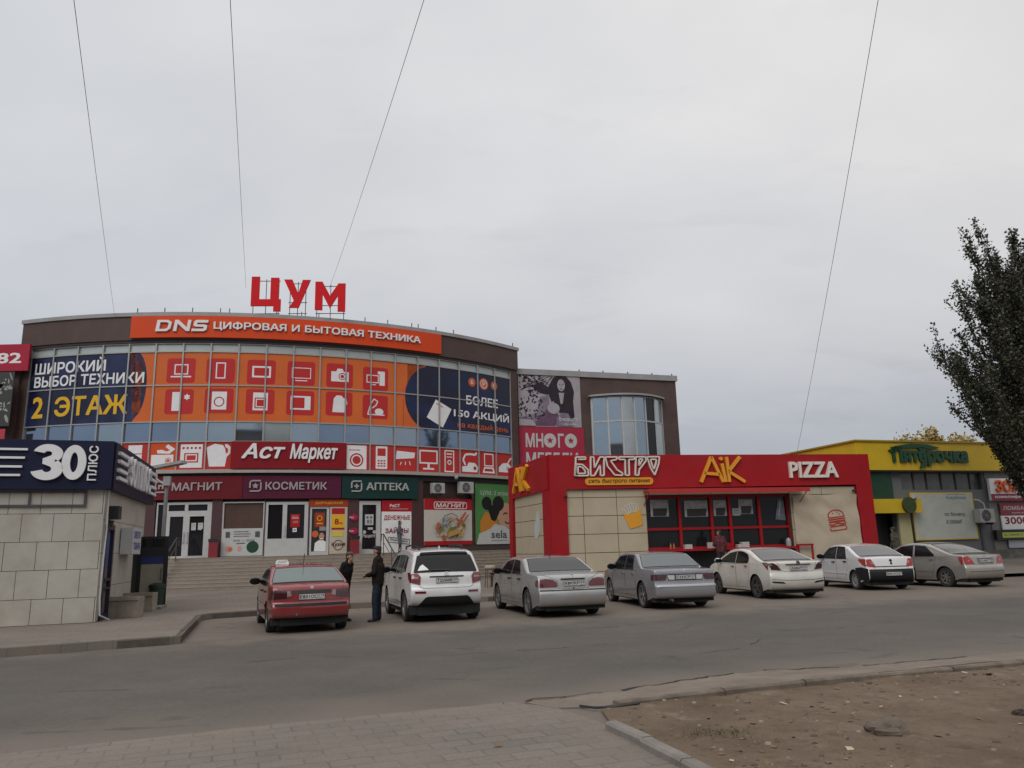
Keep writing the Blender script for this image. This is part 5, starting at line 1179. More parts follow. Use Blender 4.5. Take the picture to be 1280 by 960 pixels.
def ktiles(mp, u0, u1, w, z0, z1, hgt, skip=(), sgn=1):
    mb = MB(); rows = []; z = z1
    while z > z0 + .05: rows.append((max(z0, z - hgt), z)); z -= hgt
    for r, (a, b) in enumerate(rows):
        u = u0 + (0 if r % 2 else -w * .45)
        while u < u1:
            x0, x1 = max(u, u0), min(u + w, u1); u += w
            if x1 - x0 < .05: continue
            if any(x1 > s[0] and x0 < s[1] and b > s[2] + .02 and a < s[3] - .02 for s in skip):
                for s in skip:
                    if x1 > s[0] and x0 < s[1] and b > s[2] and a < s[3]:
                        if s[0] - x0 > .05: mb.patch(rect(x0 + .006, a + .006, s[0], b - .006), mp, -.03, 0)
                        if x1 - s[1] > .05: mb.patch(rect(s[1], a + .006, x1 - .006, b - .006), mp, -.03, 0)
                        if s[3] < b - .05: mb.patch(rect(max(x0, s[0]), s[3], min(x1, s[1]), b - .006), mp, -.03, 0)
                continue
            mb.patch(rect(x0 + .006, a + .006, x1 - .006, b - .006), mp, -.03, 0)
    return mb
ktiles(KM, -7.0, 0, .66, .15, 3.35, .655).build('tile_cladding', KTILE, kiosk)
ktiles(KS, 0.0, 5.9, 1.0, .15, 3.35, .80, skip=((.30, 1.25, .15, 2.45), (4.35, 5.25, .15, 2.3))).build('tile_cladding', KTILE, kiosk)
mb = MB(); mb.patch(rect(-7.2, 3.27, .12, 4.44), KM, -.1, .18); mb.patch(rect(.0, 3.27, 6.35, 4.44), KS, -.1, .16); mb.prism([(KM(-7, 0, 0).x, KM(-7, 0, 0).y), (KO[0] + .05, KO[1] - .05), (KS(6.3, 0, 0).x, KS(6.3, 0, 0).y), (KS(6.3, 0, 0).x - 7, KS(6.3, 0, 0).y - 2.5)], 4.3, 4.42); mb.build('sign_band', KBLUE, kiosk)
mb = MB(); mb.patch(frame(-2.6, 2.86, -.40, 3.24, .05), KM, 0, .05); mb.patch(rect(-1.62, 2.9, -1.58, 3.22), KM, 0, .05); mb.build('shutter_box', DSTEEL, kiosk)
ks = thing('kiosk_sign', 'big white rounded letters and stripes on the blue kiosk front', 'sign', KM(-1.2, 3.4, .2))
for z, x1 in ((4.20, -1.70), (4.0, -1.74), (3.79, -1.78), (3.59, -1.80)): MB().patch(rect(-6, z - .025, x1, z + .025), KM, .18, .24).build('stripe', LETW, ks)
def sect(cx, cy, ro, rio, a0, a1, ky=1.0, n=18):
    o_ = [(cx + ro * cos(radians(a0 + (a1 - a0) * i / n)), cy + ro * ky * sin(radians(a0 + (a1 - a0) * i / n))) for i in range(n + 1)]
    i_ = [(cx + rio * cos(radians(a0 + (a1 - a0) * i / n)), cy + rio * ky * sin(radians(a0 + (a1 - a0) * i / n))) for i in range(n + 1)]
    return o_, i_
o1, i1 = sect(-1.26, 4.10, .31, .085, 165, -62, .74); o2, i2 = sect(-1.26, 3.735, .34, .095, 62, -165, .78)
THREE = tri(o1 + o2 + i2[::-1] + [(-1.36, 3.86), (-1.36, 3.985)] + i1[::-1])
for T in ([THREE], [tri(circ(-.70, 3.90, .26, .42, 28), [circ(-.70, 3.90, .085, .24, 20)])]):
    MB().patch(T[0], KM, .18, .27).build('letter', LETW, ks)
rv = []
for i, T in enumerate(letters('ПЛЮС', 0, 0, .84, .20, .014)): MB().patch([tuple((-.20 - p[1], 3.47 + p[0]) for p in t) for t in T], KM, .18, .24).build('letter', LETW, ks)
k2 = thing('kiosk_sign', 'worn white lettering and stripes on the side of the kiosk band', 'sign', KS(3, 3.4, .2))
for z in (3.58, 3.78, 4.0, 4.2): MB().patch(rect(.25, z - .04, 1.3, z + .04), KS, .16, .24).build('stripe', LETW, k2); MB().patch(rect(5.2, z - .04, 6.2, z + .04), KS, .16, .24).build('stripe', LETW, k2)
for T in letters('ЗО ПЛЮС', 1.55, 3.52, 5.0, 4.28, .016): MB().patch(T, KS, .16, .26).build('letter', LETW, k2)
# kiosk doors and fittings
NAVD = mat('door_navy', (.015, .014, .035), .45, var=.15)
d1 = MB(); d1.patch(tri([(.30, .15), (1.25, .15), (1.25, 2.45), (.30, 2.45)], [[(.42, .3), (1.12, .3), (1.12, 2.32), (.42, 2.32)]]), KS, -.1, .05); d1o = d1.build('door_frame', NAVD, kiosk)
MB().patch(rect(.40, .28, 1.14, 2.34), KS, -.08, -.03, skirt=False).build('pane', mat('door_cream', (.28, .26, .20), .4, var=.15), d1o)
MB().patch(rect(.46, 1.4, 1.06, 2.25), KS, -.03, -.02).build('blue_poster', mat('door_blue', (.05, .08, .24), .5, var=.3), d1o)
mb = MB(); mb.patch(rect(.44, 1.08, 1.1, 1.14), KS, -.03, .06); mb.patch(rect(.44, .88, 1.1, .92), KS, -.03, .06); mb.build('handle', BLACK, d1o)
mb = MB(); mb.patch(rect(4.35, .15, 5.25, 2.3), KS, -.1, -.02); mb.build('doorway', BLACK, kiosk)
LF = flat(KS(5.15, 0, 0.0), 14)
lf = thing('open_door', 'open black framed kiosk door with a blue band across it', 'door', LF(.4, .2, 0))
mb = MB(); mb.patch(tri([(0, .22), (.86, .22), (.86, 2.25), (0, 2.25)], [[(.11, .4), (.74, .4), (.74, 1.66), (.11, 1.66)], [(.11, 1.92), (.74, 1.92), (.74, 2.17), (.11, 2.17)]]), LF, -.05, 0); mb.build('frame', BLACK, lf)
MB().patch(rect(.1, .38, .75, 1.42), LF, -.035, -.01).build('lower_panel', MATS['door_cream'], lf)
MB().patch(rect(.1, 1.42, .75, 1.68), LF, -.035, -.008).build('blue_band', mat('band_blue', (.015, .03, .14), .5), lf)
MB().patch(rect(.1, 1.9, .75, 2.19), LF, -.035, -.012, skirt=False).build('pane', GLASS, lf)
MB().tube([LF(.7, 1.3, 0), LF(.7, 1.3, .06), LF(.7, .95, .06), LF(.7, .95, 0)], .018, 6).build('handle', DSTEEL, lf)
mb = MB(); mb.mbox(KS, .45, .85, 2.58, 2.90, .02, .24); sp = mb.build('loudspeaker', BLACK); tag(sp, 'small black box lamp fixed high on the kiosk side wall', 'wall box')
MB().mbox(KS, .6, .75, 2.4, 2.55, 0, .1).build('bracket', RUST, sp)
o = printed('wall_sign', 'white sign box with blue lettering on the kiosk side wall', 'sign', KS, [(rect(2.2, 1.72, 3.5, 2.42), PALE), (text('ЭЛЕКТРО', 2.35, 2.14, 3.35, 2.34, .03) + text('ТОВАРЫ', 2.35, 1.84, 3.35, 2.04, .03), mat('print_blue', (.05, .07, .3), .5))], thick=.3, d=.32)
mb = MB(); mb.tube([KS(.12, 3.3, .05), KS(.1, 2.7, .06), KS(.08, 2.45, .07), KS(.1, 2.3, .07), KS(.06, 1.6, .06), KS(.04, .7, .06), KS(.06, .3, .08), KS(.3, .17, .25)], .022, 6); tag(mb.build('drain_pipe', PVC), 'thin white pipe running down the kiosk corner', 'pipe')
def planter(loc, rz, label):
    o = thing('planter', label, 'planter', loc, rz, 'concrete planters by the kiosk'); M = WM[o.name]
    mp = lambda u, v, d: M @ Vector((u, -d, v))
    mb = MB()
    for a, b, c, d in ((-.42, .42, .16, .22), (-.42, .42, -.22, -.16)): mb.mbox(mp, a, b, 0, .50, c, d)
    for a, b in ((-.42, -.36), (.36, .42)): mb.mbox(mp, a, b, 0, .50, -.16, .16)
    mb.patch(rect(-.42, .42, .42, .52), mp, .16, .25); mb.build('box', mat('planter_concrete', (.25, .22, .175), .9, var=.25, vscale=4, bump=.3), o)
    MB().mbox(mp, -.36, .36, .3, .4, -.16, .16).build('soil', SOIL, o)
planter((-10.05, 20.3, .15), radians(8), 'nearer square concrete planter beside the kiosk door')
planter((-10.62, 22.3, .15), radians(8), 'farther square concrete planter beside the kiosk door')
mb = MB(); lathe(mb, (-10.9, 24.0, .15), [(.16, 0), (.2, .05), (.23, .55), (.25, .58), (.25, .66), (.1, .72)], 16); o = mb.build('refuse_bin', mat('bin_dark_green', (.015, .035, .022), .5, var=.15)); tag(o, 'dark green refuse bin behind the open kiosk door', 'bin')
mb = MB(); mb.mbox(KS, 4.0, 5.2, .15, .22, .1, .9); mb.build('doorstep', KERB, kiosk)
# ================================================================== STREET LAMP
SL = Vector((-12.2, 27.03, .146)); sl = thing('street_lamp', 'grey street lamp with a flat lamp head beside the kiosk', 'street lamp', SL)
mb = MB(); mb.tube([SL, SL + Vector((0, 0, 1.2)), SL + Vector((0, 0, 4.2))], [.085, .075, .06], 12); mb.cyl(SL, SL + Vector((0, 0, .25)), .13, .10, 10); mb.build('pole', mat('galvanised', (.22, .22, .215), .5, metal=.4, var=.15), sl, smooth=False)
mb = MB(); mb.box(SL + Vector((.05, -.1, 4.08)), (.12, .06, .16)); mb.build('junction_box', STEEL, sl)
mb = MB(); mb.tube([SL + Vector((-.02, -.12, 3.95)), SL + Vector((-.25, -.2, 4.12)), SL + Vector((-.36, -.25, 4.32)), SL + Vector((-.36, -.28, 4.52))], .032, 8); mb.build('arm', PVC, sl)
mb = MB(); hd = Vector((1.0, -.15, .14)).normalized(); hw = Vector((.15, 1, 0)).normalized(); hu = hd.cross(hw)
mb.box(SL + Vector((.17, -.28, 4.62)), (.56, .17, .05), (hd, hw, hu)); mb.box(SL + Vector((-.2, -.25, 4.56)), (.2, .1, .05), (hd, hw, hu)); hdo = mb.build('lamp_head', STEEL, sl)
mb = MB(); mb.box(SL + Vector((.25, -.29, 4.575)), (.36, .13, .008), (hd, hw, hu)); mb.build('lens', GREY, hdo)

# ================================================================== PARKED CARS
CARGL = mat('car_glass', (.008, .009, .010), .06, spec=.16)
CARGT = mat('car_rear_glass', (.012, .013, .014), .05, spec=.3)
TYRE = mat('tyre_rubber', (.018, .017, .017), .85, var=.2, dirt=(.10, .085, .07), damt=.5, dscale=3)
UNDER = mat('underbody_black', (.008, .008, .008), .8)
TRIM = mat('black_plastic', (.014, .014, .015), .6, spec=.25, var=.1)
GAPM = mat('panel_gap', (.03, .03, .03), .7)
CHROME = mat('chrome', (.55, .55, .56), .15, metal=1)
ALLOY = mat('alloy_rim', (.38, .38, .39), .3, metal=.8, dirt=(.16, .13, .11), damt=.5, dscale=4)
RIMD = mat('rim_dish', (.025, .024, .023), .7)  # dark dish behind the spokes
LAMPR = mat('tail_lamp_red', (.13, .006, .010), .12, spec=.6, coat=.6)
LAMPD = mat('tail_lamp_dark', (.045, .009, .012), .12, spec=.6, coat=.6)
LAMPW = mat('tail_lamp_clear', (.24, .19, .18), .12, coat=.6)
LAMPB = mat('tail_lamp_bright', (.30, .008, .008), .12, coat=.6)
HEADL = mat('head_lamp', (.45, .47, .48), .08, coat=.8)
PLATE = mat('plate_white', (.52, .52, .51), .45, var=.06)
def chaikin(p, n):
    for _ in range(n):
        q = [p[0]]
        for a, b in zip(p, p[1:]):
            q += [(a[0] * .75 + b[0] * .25, a[1] * .75 + b[1] * .25), (a[0] * .25 + b[0] * .75, a[1] * .25 + b[1] * .75)]
        q.append(p[-1]); p = q
    return p
def sm(x): x = max(0., min(1., x)); return x * x * (3 - 2 * x)
def car(label, cat, px, py, head, s, group='cars parked along the kerb', name='parked_car'):
    L_, HW, ZB = s['L'], s['W'] / 2, s['belt']; rw = s.get('rw', .31); xa, xf_ = s['axles']; ra = s.get('ra', rw + .055); zs = s.get('sill', .23)
    AXR, AXF = s.get('planr', .13), .22; TB = s.get('tumble', .40)
    P = chaikin(s['prof'], 3); n = len(P)
    root = thing(name, label, cat, (px, py, 0), radians(90 + head), group); M = WM[root.name]
    X0 = -L_ / 2     # local x of rear end
    paint = s['paint']
    def W(x, z):
        pl = 1 - .075 * sm((.95 - x) / .95) ** 1.4 - .11 * sm((x - (L_ - 1.0)) / 1.0) ** 1.5
        v = 1 - .055 * ((z - .62) / .6) ** 2 if z < ZB else 1 - .055 * ((ZB - .62) / .6) ** 2
        w = HW * pl * v
        if z > ZB: d = z - ZB; w -= TB * d * d / (d + .06)
        return w
    def gr(x): return max(0, 1 - x / .55) ** 2
    def gf(x): return max(0, 1 - (L_ - x) / .8) ** 2
    def cz(z): return .035 * sm((z - .75) / .6)
    nr = []
    for i in range(n):
        a, b = P[max(0, i - 1)], P[min(n - 1, i + 1)]; dx, dz = b[0] - a[0], b[1] - a[1]; l = hypot(dx, dz) or 1; nr.append((-dz / l, dx / l))
    def rad(z, nz): return .035 + .05 * sm((z - ZB) / .3) * max(0, nz)
    def edge(i):
        (x, z), (nx, nz) = P[i], nr[i]; r = rad(z, nz)
        return (x + AXR * gr(x) - AXF * gf(x) - nx * r, z - cz(z) * max(0, nz) - nz * r)
    def spt(x, z, nx, nz, y, d=0):
        """point of the lateral strip at profile point (x,z)"""
        r = rad(z, nz); ex = x + AXR * gr(x) - AXF * gf(x) - nx * r; ez = z - cz(z) * max(0, nz) - nz * r; w = W(ex, ez); ay = min(abs(y), w); t = ay / w
        X, Z = x + (AXR * gr(x) - AXF * gf(x)) * t * t, z - cz(z) * max(0, nz) * t * t
        A = -2 * t / w * (AXR * gr(x) * min(0, nx) + AXF * gf(x) * min(0, -nx)) + 2 * t / w * cz(z) * max(0, nz)
        A = math.atan(A); 
        if ay > w - r:
            q = min(1, (ay - (w - r)) / r); a = math.asin(q); X -= nx * r * (1 - cos(a)); Z -= nz * r * (1 - cos(a)); A = min(pi / 2, A * (1 - q) + a)
        sg = 1 if y >= 0 else -1; Nn = Vector((nx * cos(A), sg * sin(A), nz * cos(A)))
        return Vector((X + X0, sg * ay, Z)) + Nn * d, Nn
    top = max(range(n), key=lambda i: P[i][1])
    def atz_(z, rear=True):
        rg = range(0, top) if rear else range(n - 2, top - 1, -1)
        for i in rg:
            a, b = (P[i], P[i + 1]) if rear else (P[i + 1], P[i])
            if (a[1] <= z <= b[1]) and b[1] > a[1]:
                t = (z - a[1]) / (b[1] - a[1]); na, nb = (nr[i], nr[i + 1]) if rear else (nr[i + 1], nr[i])
                return a[0] + (b[0] - a[0]) * t, na[0] + (nb[0] - na[0]) * t, na[1] + (nb[1] - na[1]) * t
        return (P[0][0], -1, 0) if rear else (P[-1][0], 1, 0)
    def rear(y, z, d, want=0, rr=True):
        x, nx, nz = atz_(z, rr); l = hypot(nx, nz); p, q = spt(x, z, nx / l, nz / l, y, d); return M.to_3x3() @ q if want else M @ p
    def front(y, z, d, want=0): return rear(y, z, d, want, False)
    def side(sg):
        def mp(x, z, d, want=0):
            if want: 
                e_ = .01; return M.to_3x3() @ Vector((-(W(x + e_, z) - W(x - e_, z)) / (2 * e_), sg, -(W(x, z + e_) - W(x, z - e_)) / (2 * e_))).normalized()
            return M @ Vector((x + X0, sg * (W(x, z) + d), z))
        return mp
    nn = lambda mp: (lambda u, v: mp(u, v, 0, 1))
    # body shell
    mb = MB(); vs = []; ns = []; fr_ = [0, .2, .4, .6, .8, 1]
    cols = None
    for i in range(n):
        (x, z), (nx, nz) = P[i], nr[i]; ex, ez = edge(i); w = W(ex, ez); r = rad(z, nz)
        ys = [(w - r) * f for f in fr_] + [w - r + r * sin(pi / 2 * k / 5) for k in range(1, 6)]
        ys = [-y for y in ys[::-1]][:-1] + ys; cols = len(ys)
        for y in ys: p, q = spt(x, z, nx, nz, y); vs.append(M @ p); ns.append(M.to_3x3() @ q)
    fs = [(i * cols + j, i * cols + j + 1, (i + 1) * cols + j + 1, (i + 1) * cols + j) for i in range(n - 1) for j in range(cols - 1)]
    mb.add(vs, fs, 0, ns)
    E_ = [edge(i) for i in range(n)]
    def arch(xc): a0 = math.asin(max(-1, (zs - rw) / ra)); return [(xc + ra * cos(a), rw + ra * sin(a)) for a in [a0 + (pi - 2 * a0) * k / 18 for k in range(19)]]
    poly = E_ + [(E_[-1][0] - .05, zs)] + arch(xf_) + [(xf_ - ra - .2, zs)] + [(xa + ra + .2, zs)] + arch(xa) + [(min(xa - ra - .05, E_[0][0] + .15), max(zs, E_[0][1] - .02))]
    for sg in (1, -1): mb.patch(tri(poly), side(sg), 0, 0, .12, .06, 0, nn(side(sg)), skirt=False)
    mb.build('body', paint, root)
    # underbody and wheel wells
    mb = MB(); fr3 = [M.to_3x3() @ Vector(v) for v in ((1, 0, 0), (0, 1, 0), (0, 0, 1))]
    mb.box(M @ Vector((X0 + L_ / 2, 0, .40)), (L_ / 2 - .22, HW - .24, .24), fr3)
    for a, b in ((xa + ra + .0, xf_ - ra), (xf_ + ra, L_ - .3), (.25, xa - ra)): 
        if b > a: mb.box(M @ Vector((X0 + (a + b) / 2, 0, .42)), ((b - a) / 2, HW - .07, .24), fr3)
    for xc in (xa, xf_): mb.box(M @ Vector((X0 + xc, 0, .62)), (ra + .02, HW - .10, .1), fr3)
    mb.build('underbody', UNDER, root)
    # wheels
    def wheel(xc, sg):
        R = rw; wd = .10; c = Vector((X0 + xc, sg * (HW - .015 - wd), R)); mb = MB(); rr_ = s.get('rim', .66) * R
        pf = [(rr_, -wd), (R * .93, -wd), (R * .985, -wd * .8), (R, -wd * .55), (R, wd * .55), (R * .985, wd * .8), (R * .93, wd), (rr_ * 1.03, wd), (rr_, wd * .9), (rr_ * .98, -wd)]
        k = 28; V = [M @ (c + Vector((r * cos(2 * pi * i / k), sg * y, r * sin(2 * pi * i / k)))) for r, y in pf for i in range(k)]
        mb.add(V, [(j * k + i, j * k + (i + 1) % k, (j + 1) * k + (i + 1) % k, (j + 1) * k + i) for j in range(len(pf) - 1) for i in range(k)])
        w = mb.build('wheel', TYRE, root, smooth=False)
        wm = lambda u, v, d: M @ (c + Vector((u, sg * (wd * .55 + d), v)))
        rb = MB(); rb.patch(disc(0, 0, rr_ * 1.0, n=28), wm, -.1, -.05, m=1); rb.patch(ring(0, 0, rr_ * 1.0, rr_ * .10, n=28), wm, -.06, .035, m=0)
        sp = s.get('spokes', 5); dbl = s.get('double', 0); ph = random.Random(xc * 7 + sg).uniform(0, 1)
        for i in range(sp):
            a = 2 * pi * i / sp + ph
            for o_ in ((-.09, .09) if dbl else (0,)):
                rb.patch(line([(.04 * cos(a + o_ * 3), .04 * sin(a + o_ * 3)), (rr_ * .94 * cos(a + o_), rr_ * .94 * sin(a + o_))], s.get('spw', .05)), wm, -.04, .015)
        rb.patch(disc(0, 0, .055, n=12), wm, -.03, .022)
        rb.build('rim', [s.get('rimmat', ALLOY), RIMD], w)
    for xc in (xa, xf_):
        for sg in (1, -1): wheel(xc, sg)
    # glazing
    for sg in (1, -1):
        for w in s['windows']:
            o = MB().patch(tri(w), side(sg), -.01, .006, .3, .05, 0, nn(side(sg)), skirt=True).build('side_window', s.get('glass', CARGL), root)
        if s.get('winframe'):
            for w in s['windows']: MB().patch(line(w + [w[0]], .03), side(sg), 0, .009, .3, .06, 0, nn(side(sg))).build('window_frame', TRIM, root)
        for dpoly, hx, hz in s['doors']:
            g = MB().patch(line(dpoly + [dpoly[0]], .007), side(sg), 0, .002, .3, .06, 0, nn(side(sg)), skirt=False).build('door_gap', GAPM, root)
            hb = MB().patch(tri(rrect(hx - .10, hz - .018, hx + .10, hz + .018, .015)), side(sg), -.005, .028, None, None, 0, nn(side(sg))); hb.build('door_handle', s.get('handle', TRIM), root)
        if s.get('strip'):
            z0, z1, m = s['strip']; MB().patch(rect(xa + ra + .04, z0, xf_ - ra - .04, z1), side(sg), -.005, .014, .3, None, 0, nn(side(sg))).build('side_strip', m or paint, root)
        # mirror
        mx, mz = s['mirror']; c = M @ Vector((X0 + mx, sg * (W(mx, mz) + .13), mz)); mm = MB()
        mm.ell(c, (.075, .13, .085), fr3, 12, 8); mi = mm.build('wing_mirror', s.get('mirrormat', TRIM), root, smooth=True)
        MB().box(M @ Vector((X0 + mx - .055, sg * (W(mx, mz) + .14), mz)), (.025, .09, .055), fr3).build('mirror_glass', CARGL, mi)
    g = s['rearglass']; ws = lambda z, k: (lambda e_: W(e_, z) * k)(atz_(z)[0] + .05)
    def glasspoly(z0, z1, k0, k1, m=10):
        Lh = [(ws(z0 + (z1 - z0) * i / m, k0 + (k1 - k0) * i / m), z0 + (z1 - z0) * i / m) for i in range(m + 1)]
        return [(-y, z) for y, z in Lh] + Lh[::-1]
    gp = glasspoly(*g)
    MB().patch(line(gp + [gp[0]], .03), rear, 0, .004, .1, .03, 0, nn(rear), skirt=False).build('glass_seal', TRIM, root)
    rg = MB().patch(tri(gp), rear, 0, .006, .1, .03, 0, nn(rear), skirt=False).build('rear_window', s.get('rglass', CARGT), root)
    fz0, fz1 = s['windscreen']
    def frp(z0, z1, k): 
        Lh = [((lambda q: W(q[0] - .05, z) * k)(atz_(z, False)), z) for z in [z0 + (z1 - z0) * i / 8 for i in range(9)]]
        return [(-y, z) for y, z in Lh] + Lh[::-1]
    MB().patch(tri(frp(fz0, fz1, .86)), front, 0, .006, .1, .03, 0, nn(front), skirt=False).build('windscreen', CARGL, root)
    for sg in (1, -1): MB().patch(tri([(sg * .45, .62), (sg * .74, .66), (sg * .74, .78), (sg * .45, .74)]), front, 0, .01, .1, .05, 0, nn(front)).build('headlight', HEADL, root)
    MB().patch(rect(-.4, .48, .4, .66), front, 0, .008, .1, .05, 0, nn(front)).build('grille', TRIM, root)
    # tail lamps: rear polygons (y,z) and side polygons (x,z)
    for sg in (1, -1):
        o = None
        for poly_, m in s['lamps']:
            q = MB().patch(tri([(sg * a, b) for a, b in poly_]), rear, -.01, .012, .05, .04, 0, nn(rear)).build('tail_lamp' if o is None else 'lens', m, root if o is None else o); o = o or q
        for poly_, m in s.get('sidelamps', ()):
            MB().patch(tri(poly_), side(sg), -.01, .010, .1, .06, 0, nn(side(sg))).build('lens', m, o)
    for nm, T, m, d in s.get('rear', ()):     # other rear details
        MB().patch(T, rear, -.01, d, .1, .04, 0, nn(rear)).build(nm, m, root)
    for nm, poly_, m, d in s.get('sidebits', ()):
        for sg in (1, -1): MB().patch(tri(poly_), side(sg), -.01, d, .12, .06, 0, nn(side(sg))).build(nm, m, root)
    # number plate
    py_, pz_, txt, reg = s['plate']
    pl = MB().patch(rect(py_ - .26, pz_ - .058, py_ + .26, pz_ + .058), lambda u, v, d: rear(py_, pz_, .03 + d) + (rear(py_ - .2, pz_, 0) - rear(py_ + .2, pz_, 0)).normalized() * -(u - py_) + Vector((0, 0, v - pz_)), -.02, 0).build('number_plate', PLATE, root)
    def pmap(u, v, d): return rear(py_, pz_, .03 + d) + (rear(py_ - .2, pz_, 0) - rear(py_ + .2, pz_, 0)).normalized() * (u) + Vector((0, 0, v - 0))
    MB().patch(text(txt, -.24, -.036, .12, .036, .02) + text(reg, .15, -.01, .24, .04, .01) + text('RUS', .155, -.04, .22, -.022) + line([(.135, -.055), (.135, .055)], .006) + frame(-.26, -.058, .26, .058, .006), pmap, .001, .003).build('plate_text', BLACK, pl)
    return root, M, dict(W=W, side=side, rear=rear, X0=X0, nn=nn, fr3=fr3, HW=HW)
def paint(n, c, metal=0, dirt=DUST, damt=.3, dlow=.6, rough=.25): return mat('paint_' + n, c, rough, metal=metal, coat=1.0, var=.03, dirt=dirt, damt=damt, dlow=dlow, dscale=2.2)
def emblem_oval(w=.055, h=.04): return ring(0, 0, w, .014, h, 16) + rect(-w * .7, -.006, w * .7, .006)
def at_rear(T, y, z): return xf(T, y, z)
# ---- red taxi
def mk_red():
    s = dict(L=4.38, W=1.70, belt=.93, axles=(.86, 3.42), rw=.30, sill=.24, paint=paint('red', (.20, .007, .011), rough=.3, damt=.2, dirt=(.2, .1, .08), dlow=.5), glass=CARGL, rglass=mat('heated_glass_pale', (.10, .13, .125), .07, spec=1.0),
        prof=[(.10, .32), (.03, .36), (.0, .46), (.0, .55), (.03, .60), (.05, .62), (.06, .66), (.085, .86), (.12, .945), (.20, .985), (.5, 1.0), (.62, 1.02), (1.28, 1.30), (1.5, 1.36), (2.1, 1.395), (2.6, 1.375), (2.8, 1.33), (3.45, .99), (3.6, .95), (4.1, .83), (4.3, .72), (4.38, .55), (4.36, .38), (4.28, .26)],
        windows=[[(2.05, .95), (3.16, .97), (2.72, 1.25), (2.1, 1.29)], [(1.22, .95), (1.97, .95), (2.02, 1.29), (1.55, 1.26)]],
        doors=[([(2.0, .30), (3.2, .30), (3.25, .9), (3.2, .94), (2.0, .93)], 2.2, .82), ([(1.28, .55), (1.45, .30), (1.98, .30), (1.98, .93), (1.15, .93)], 1.35, .82)],
        mirror=(2.98, 1.0), rearglass=(1.03, 1.31, .93, .90), windscreen=(1.0, 1.3), strip=(.50, .56, None),
        lamps=[([(.50, .72), (.79, .70), (.79, .88), (.50, .86)], LAMPD), ([(.40, .76), (.495, .74), (.495, .855), (.44, .855)], LAMPW)], sidelamps=[([(.17, .70), (.33, .71), (.30, .87), (.17, .86)], LAMPD)],
        rear=[('bumper_strip', rect(-.80, .555, .80, .60), TRIM, .014), ('boot_recess', rect(-.40, .80, .40, .87), GAPM, .004), ('emblem', at_rear(emblem_oval(.035, .028), 0, .915), ALLOY, .012), ('boot_gap', line([(-.68, .97), (-.62, .66), (.62, .66), (.68, .97)], .007), GAPM, .002), ('reflector_screw', disc(.30, .40, .022, n=8), CHROME, .02)],
        plate=(0, .735, 'Е831ОС', '174'), spokes=6, spw=.09)
    root, M, q = car('red saloon taxi with a small white sign on its roof', 'car', -5.08, 18.53, 22, s)
    mb = MB(); c = Vector((q['X0'] + 2.2, .42, 1.385)); prof = [(-.15, 0), (-.14, .06), (-.11, .10), (.11, .10), (.14, .06), (.15, 0)]
    mb.add([M @ (c + Vector((sx * (.045 if z < .05 else .03), y, z))) for sx in (-1, 1) for y, z in prof], [(0, 1, 2, 3, 4, 5), (11, 10, 9, 8, 7, 6)] + [(i, (i + 1) % 6, 6 + (i + 1) % 6, 6 + i) for i in range(6)])
    rs = mb.build('roof_sign', mat('taxi_white', (.66, .66, .64), .4), root)
    ch = []
    for i in range(6): ch += rect(-.10 + i * .034, .03 + .02 * (i % 2), -.10 + i * .034 + .017, .05 + .02 * (i % 2))
    MB().patch(ch, lambda u, v, d: M @ (c + Vector((-.045 - d + v * .15, -u, v))), 0, .002).build('checker', BLACK, rs)
    MB().tube([M @ Vector((q['X0'] + 1.5, .02, 1.36)), M @ Vector((q['X0'] + 1.35, .02, 1.62))], .008, 5).build('aerial', BLACK, root)
mk_red()
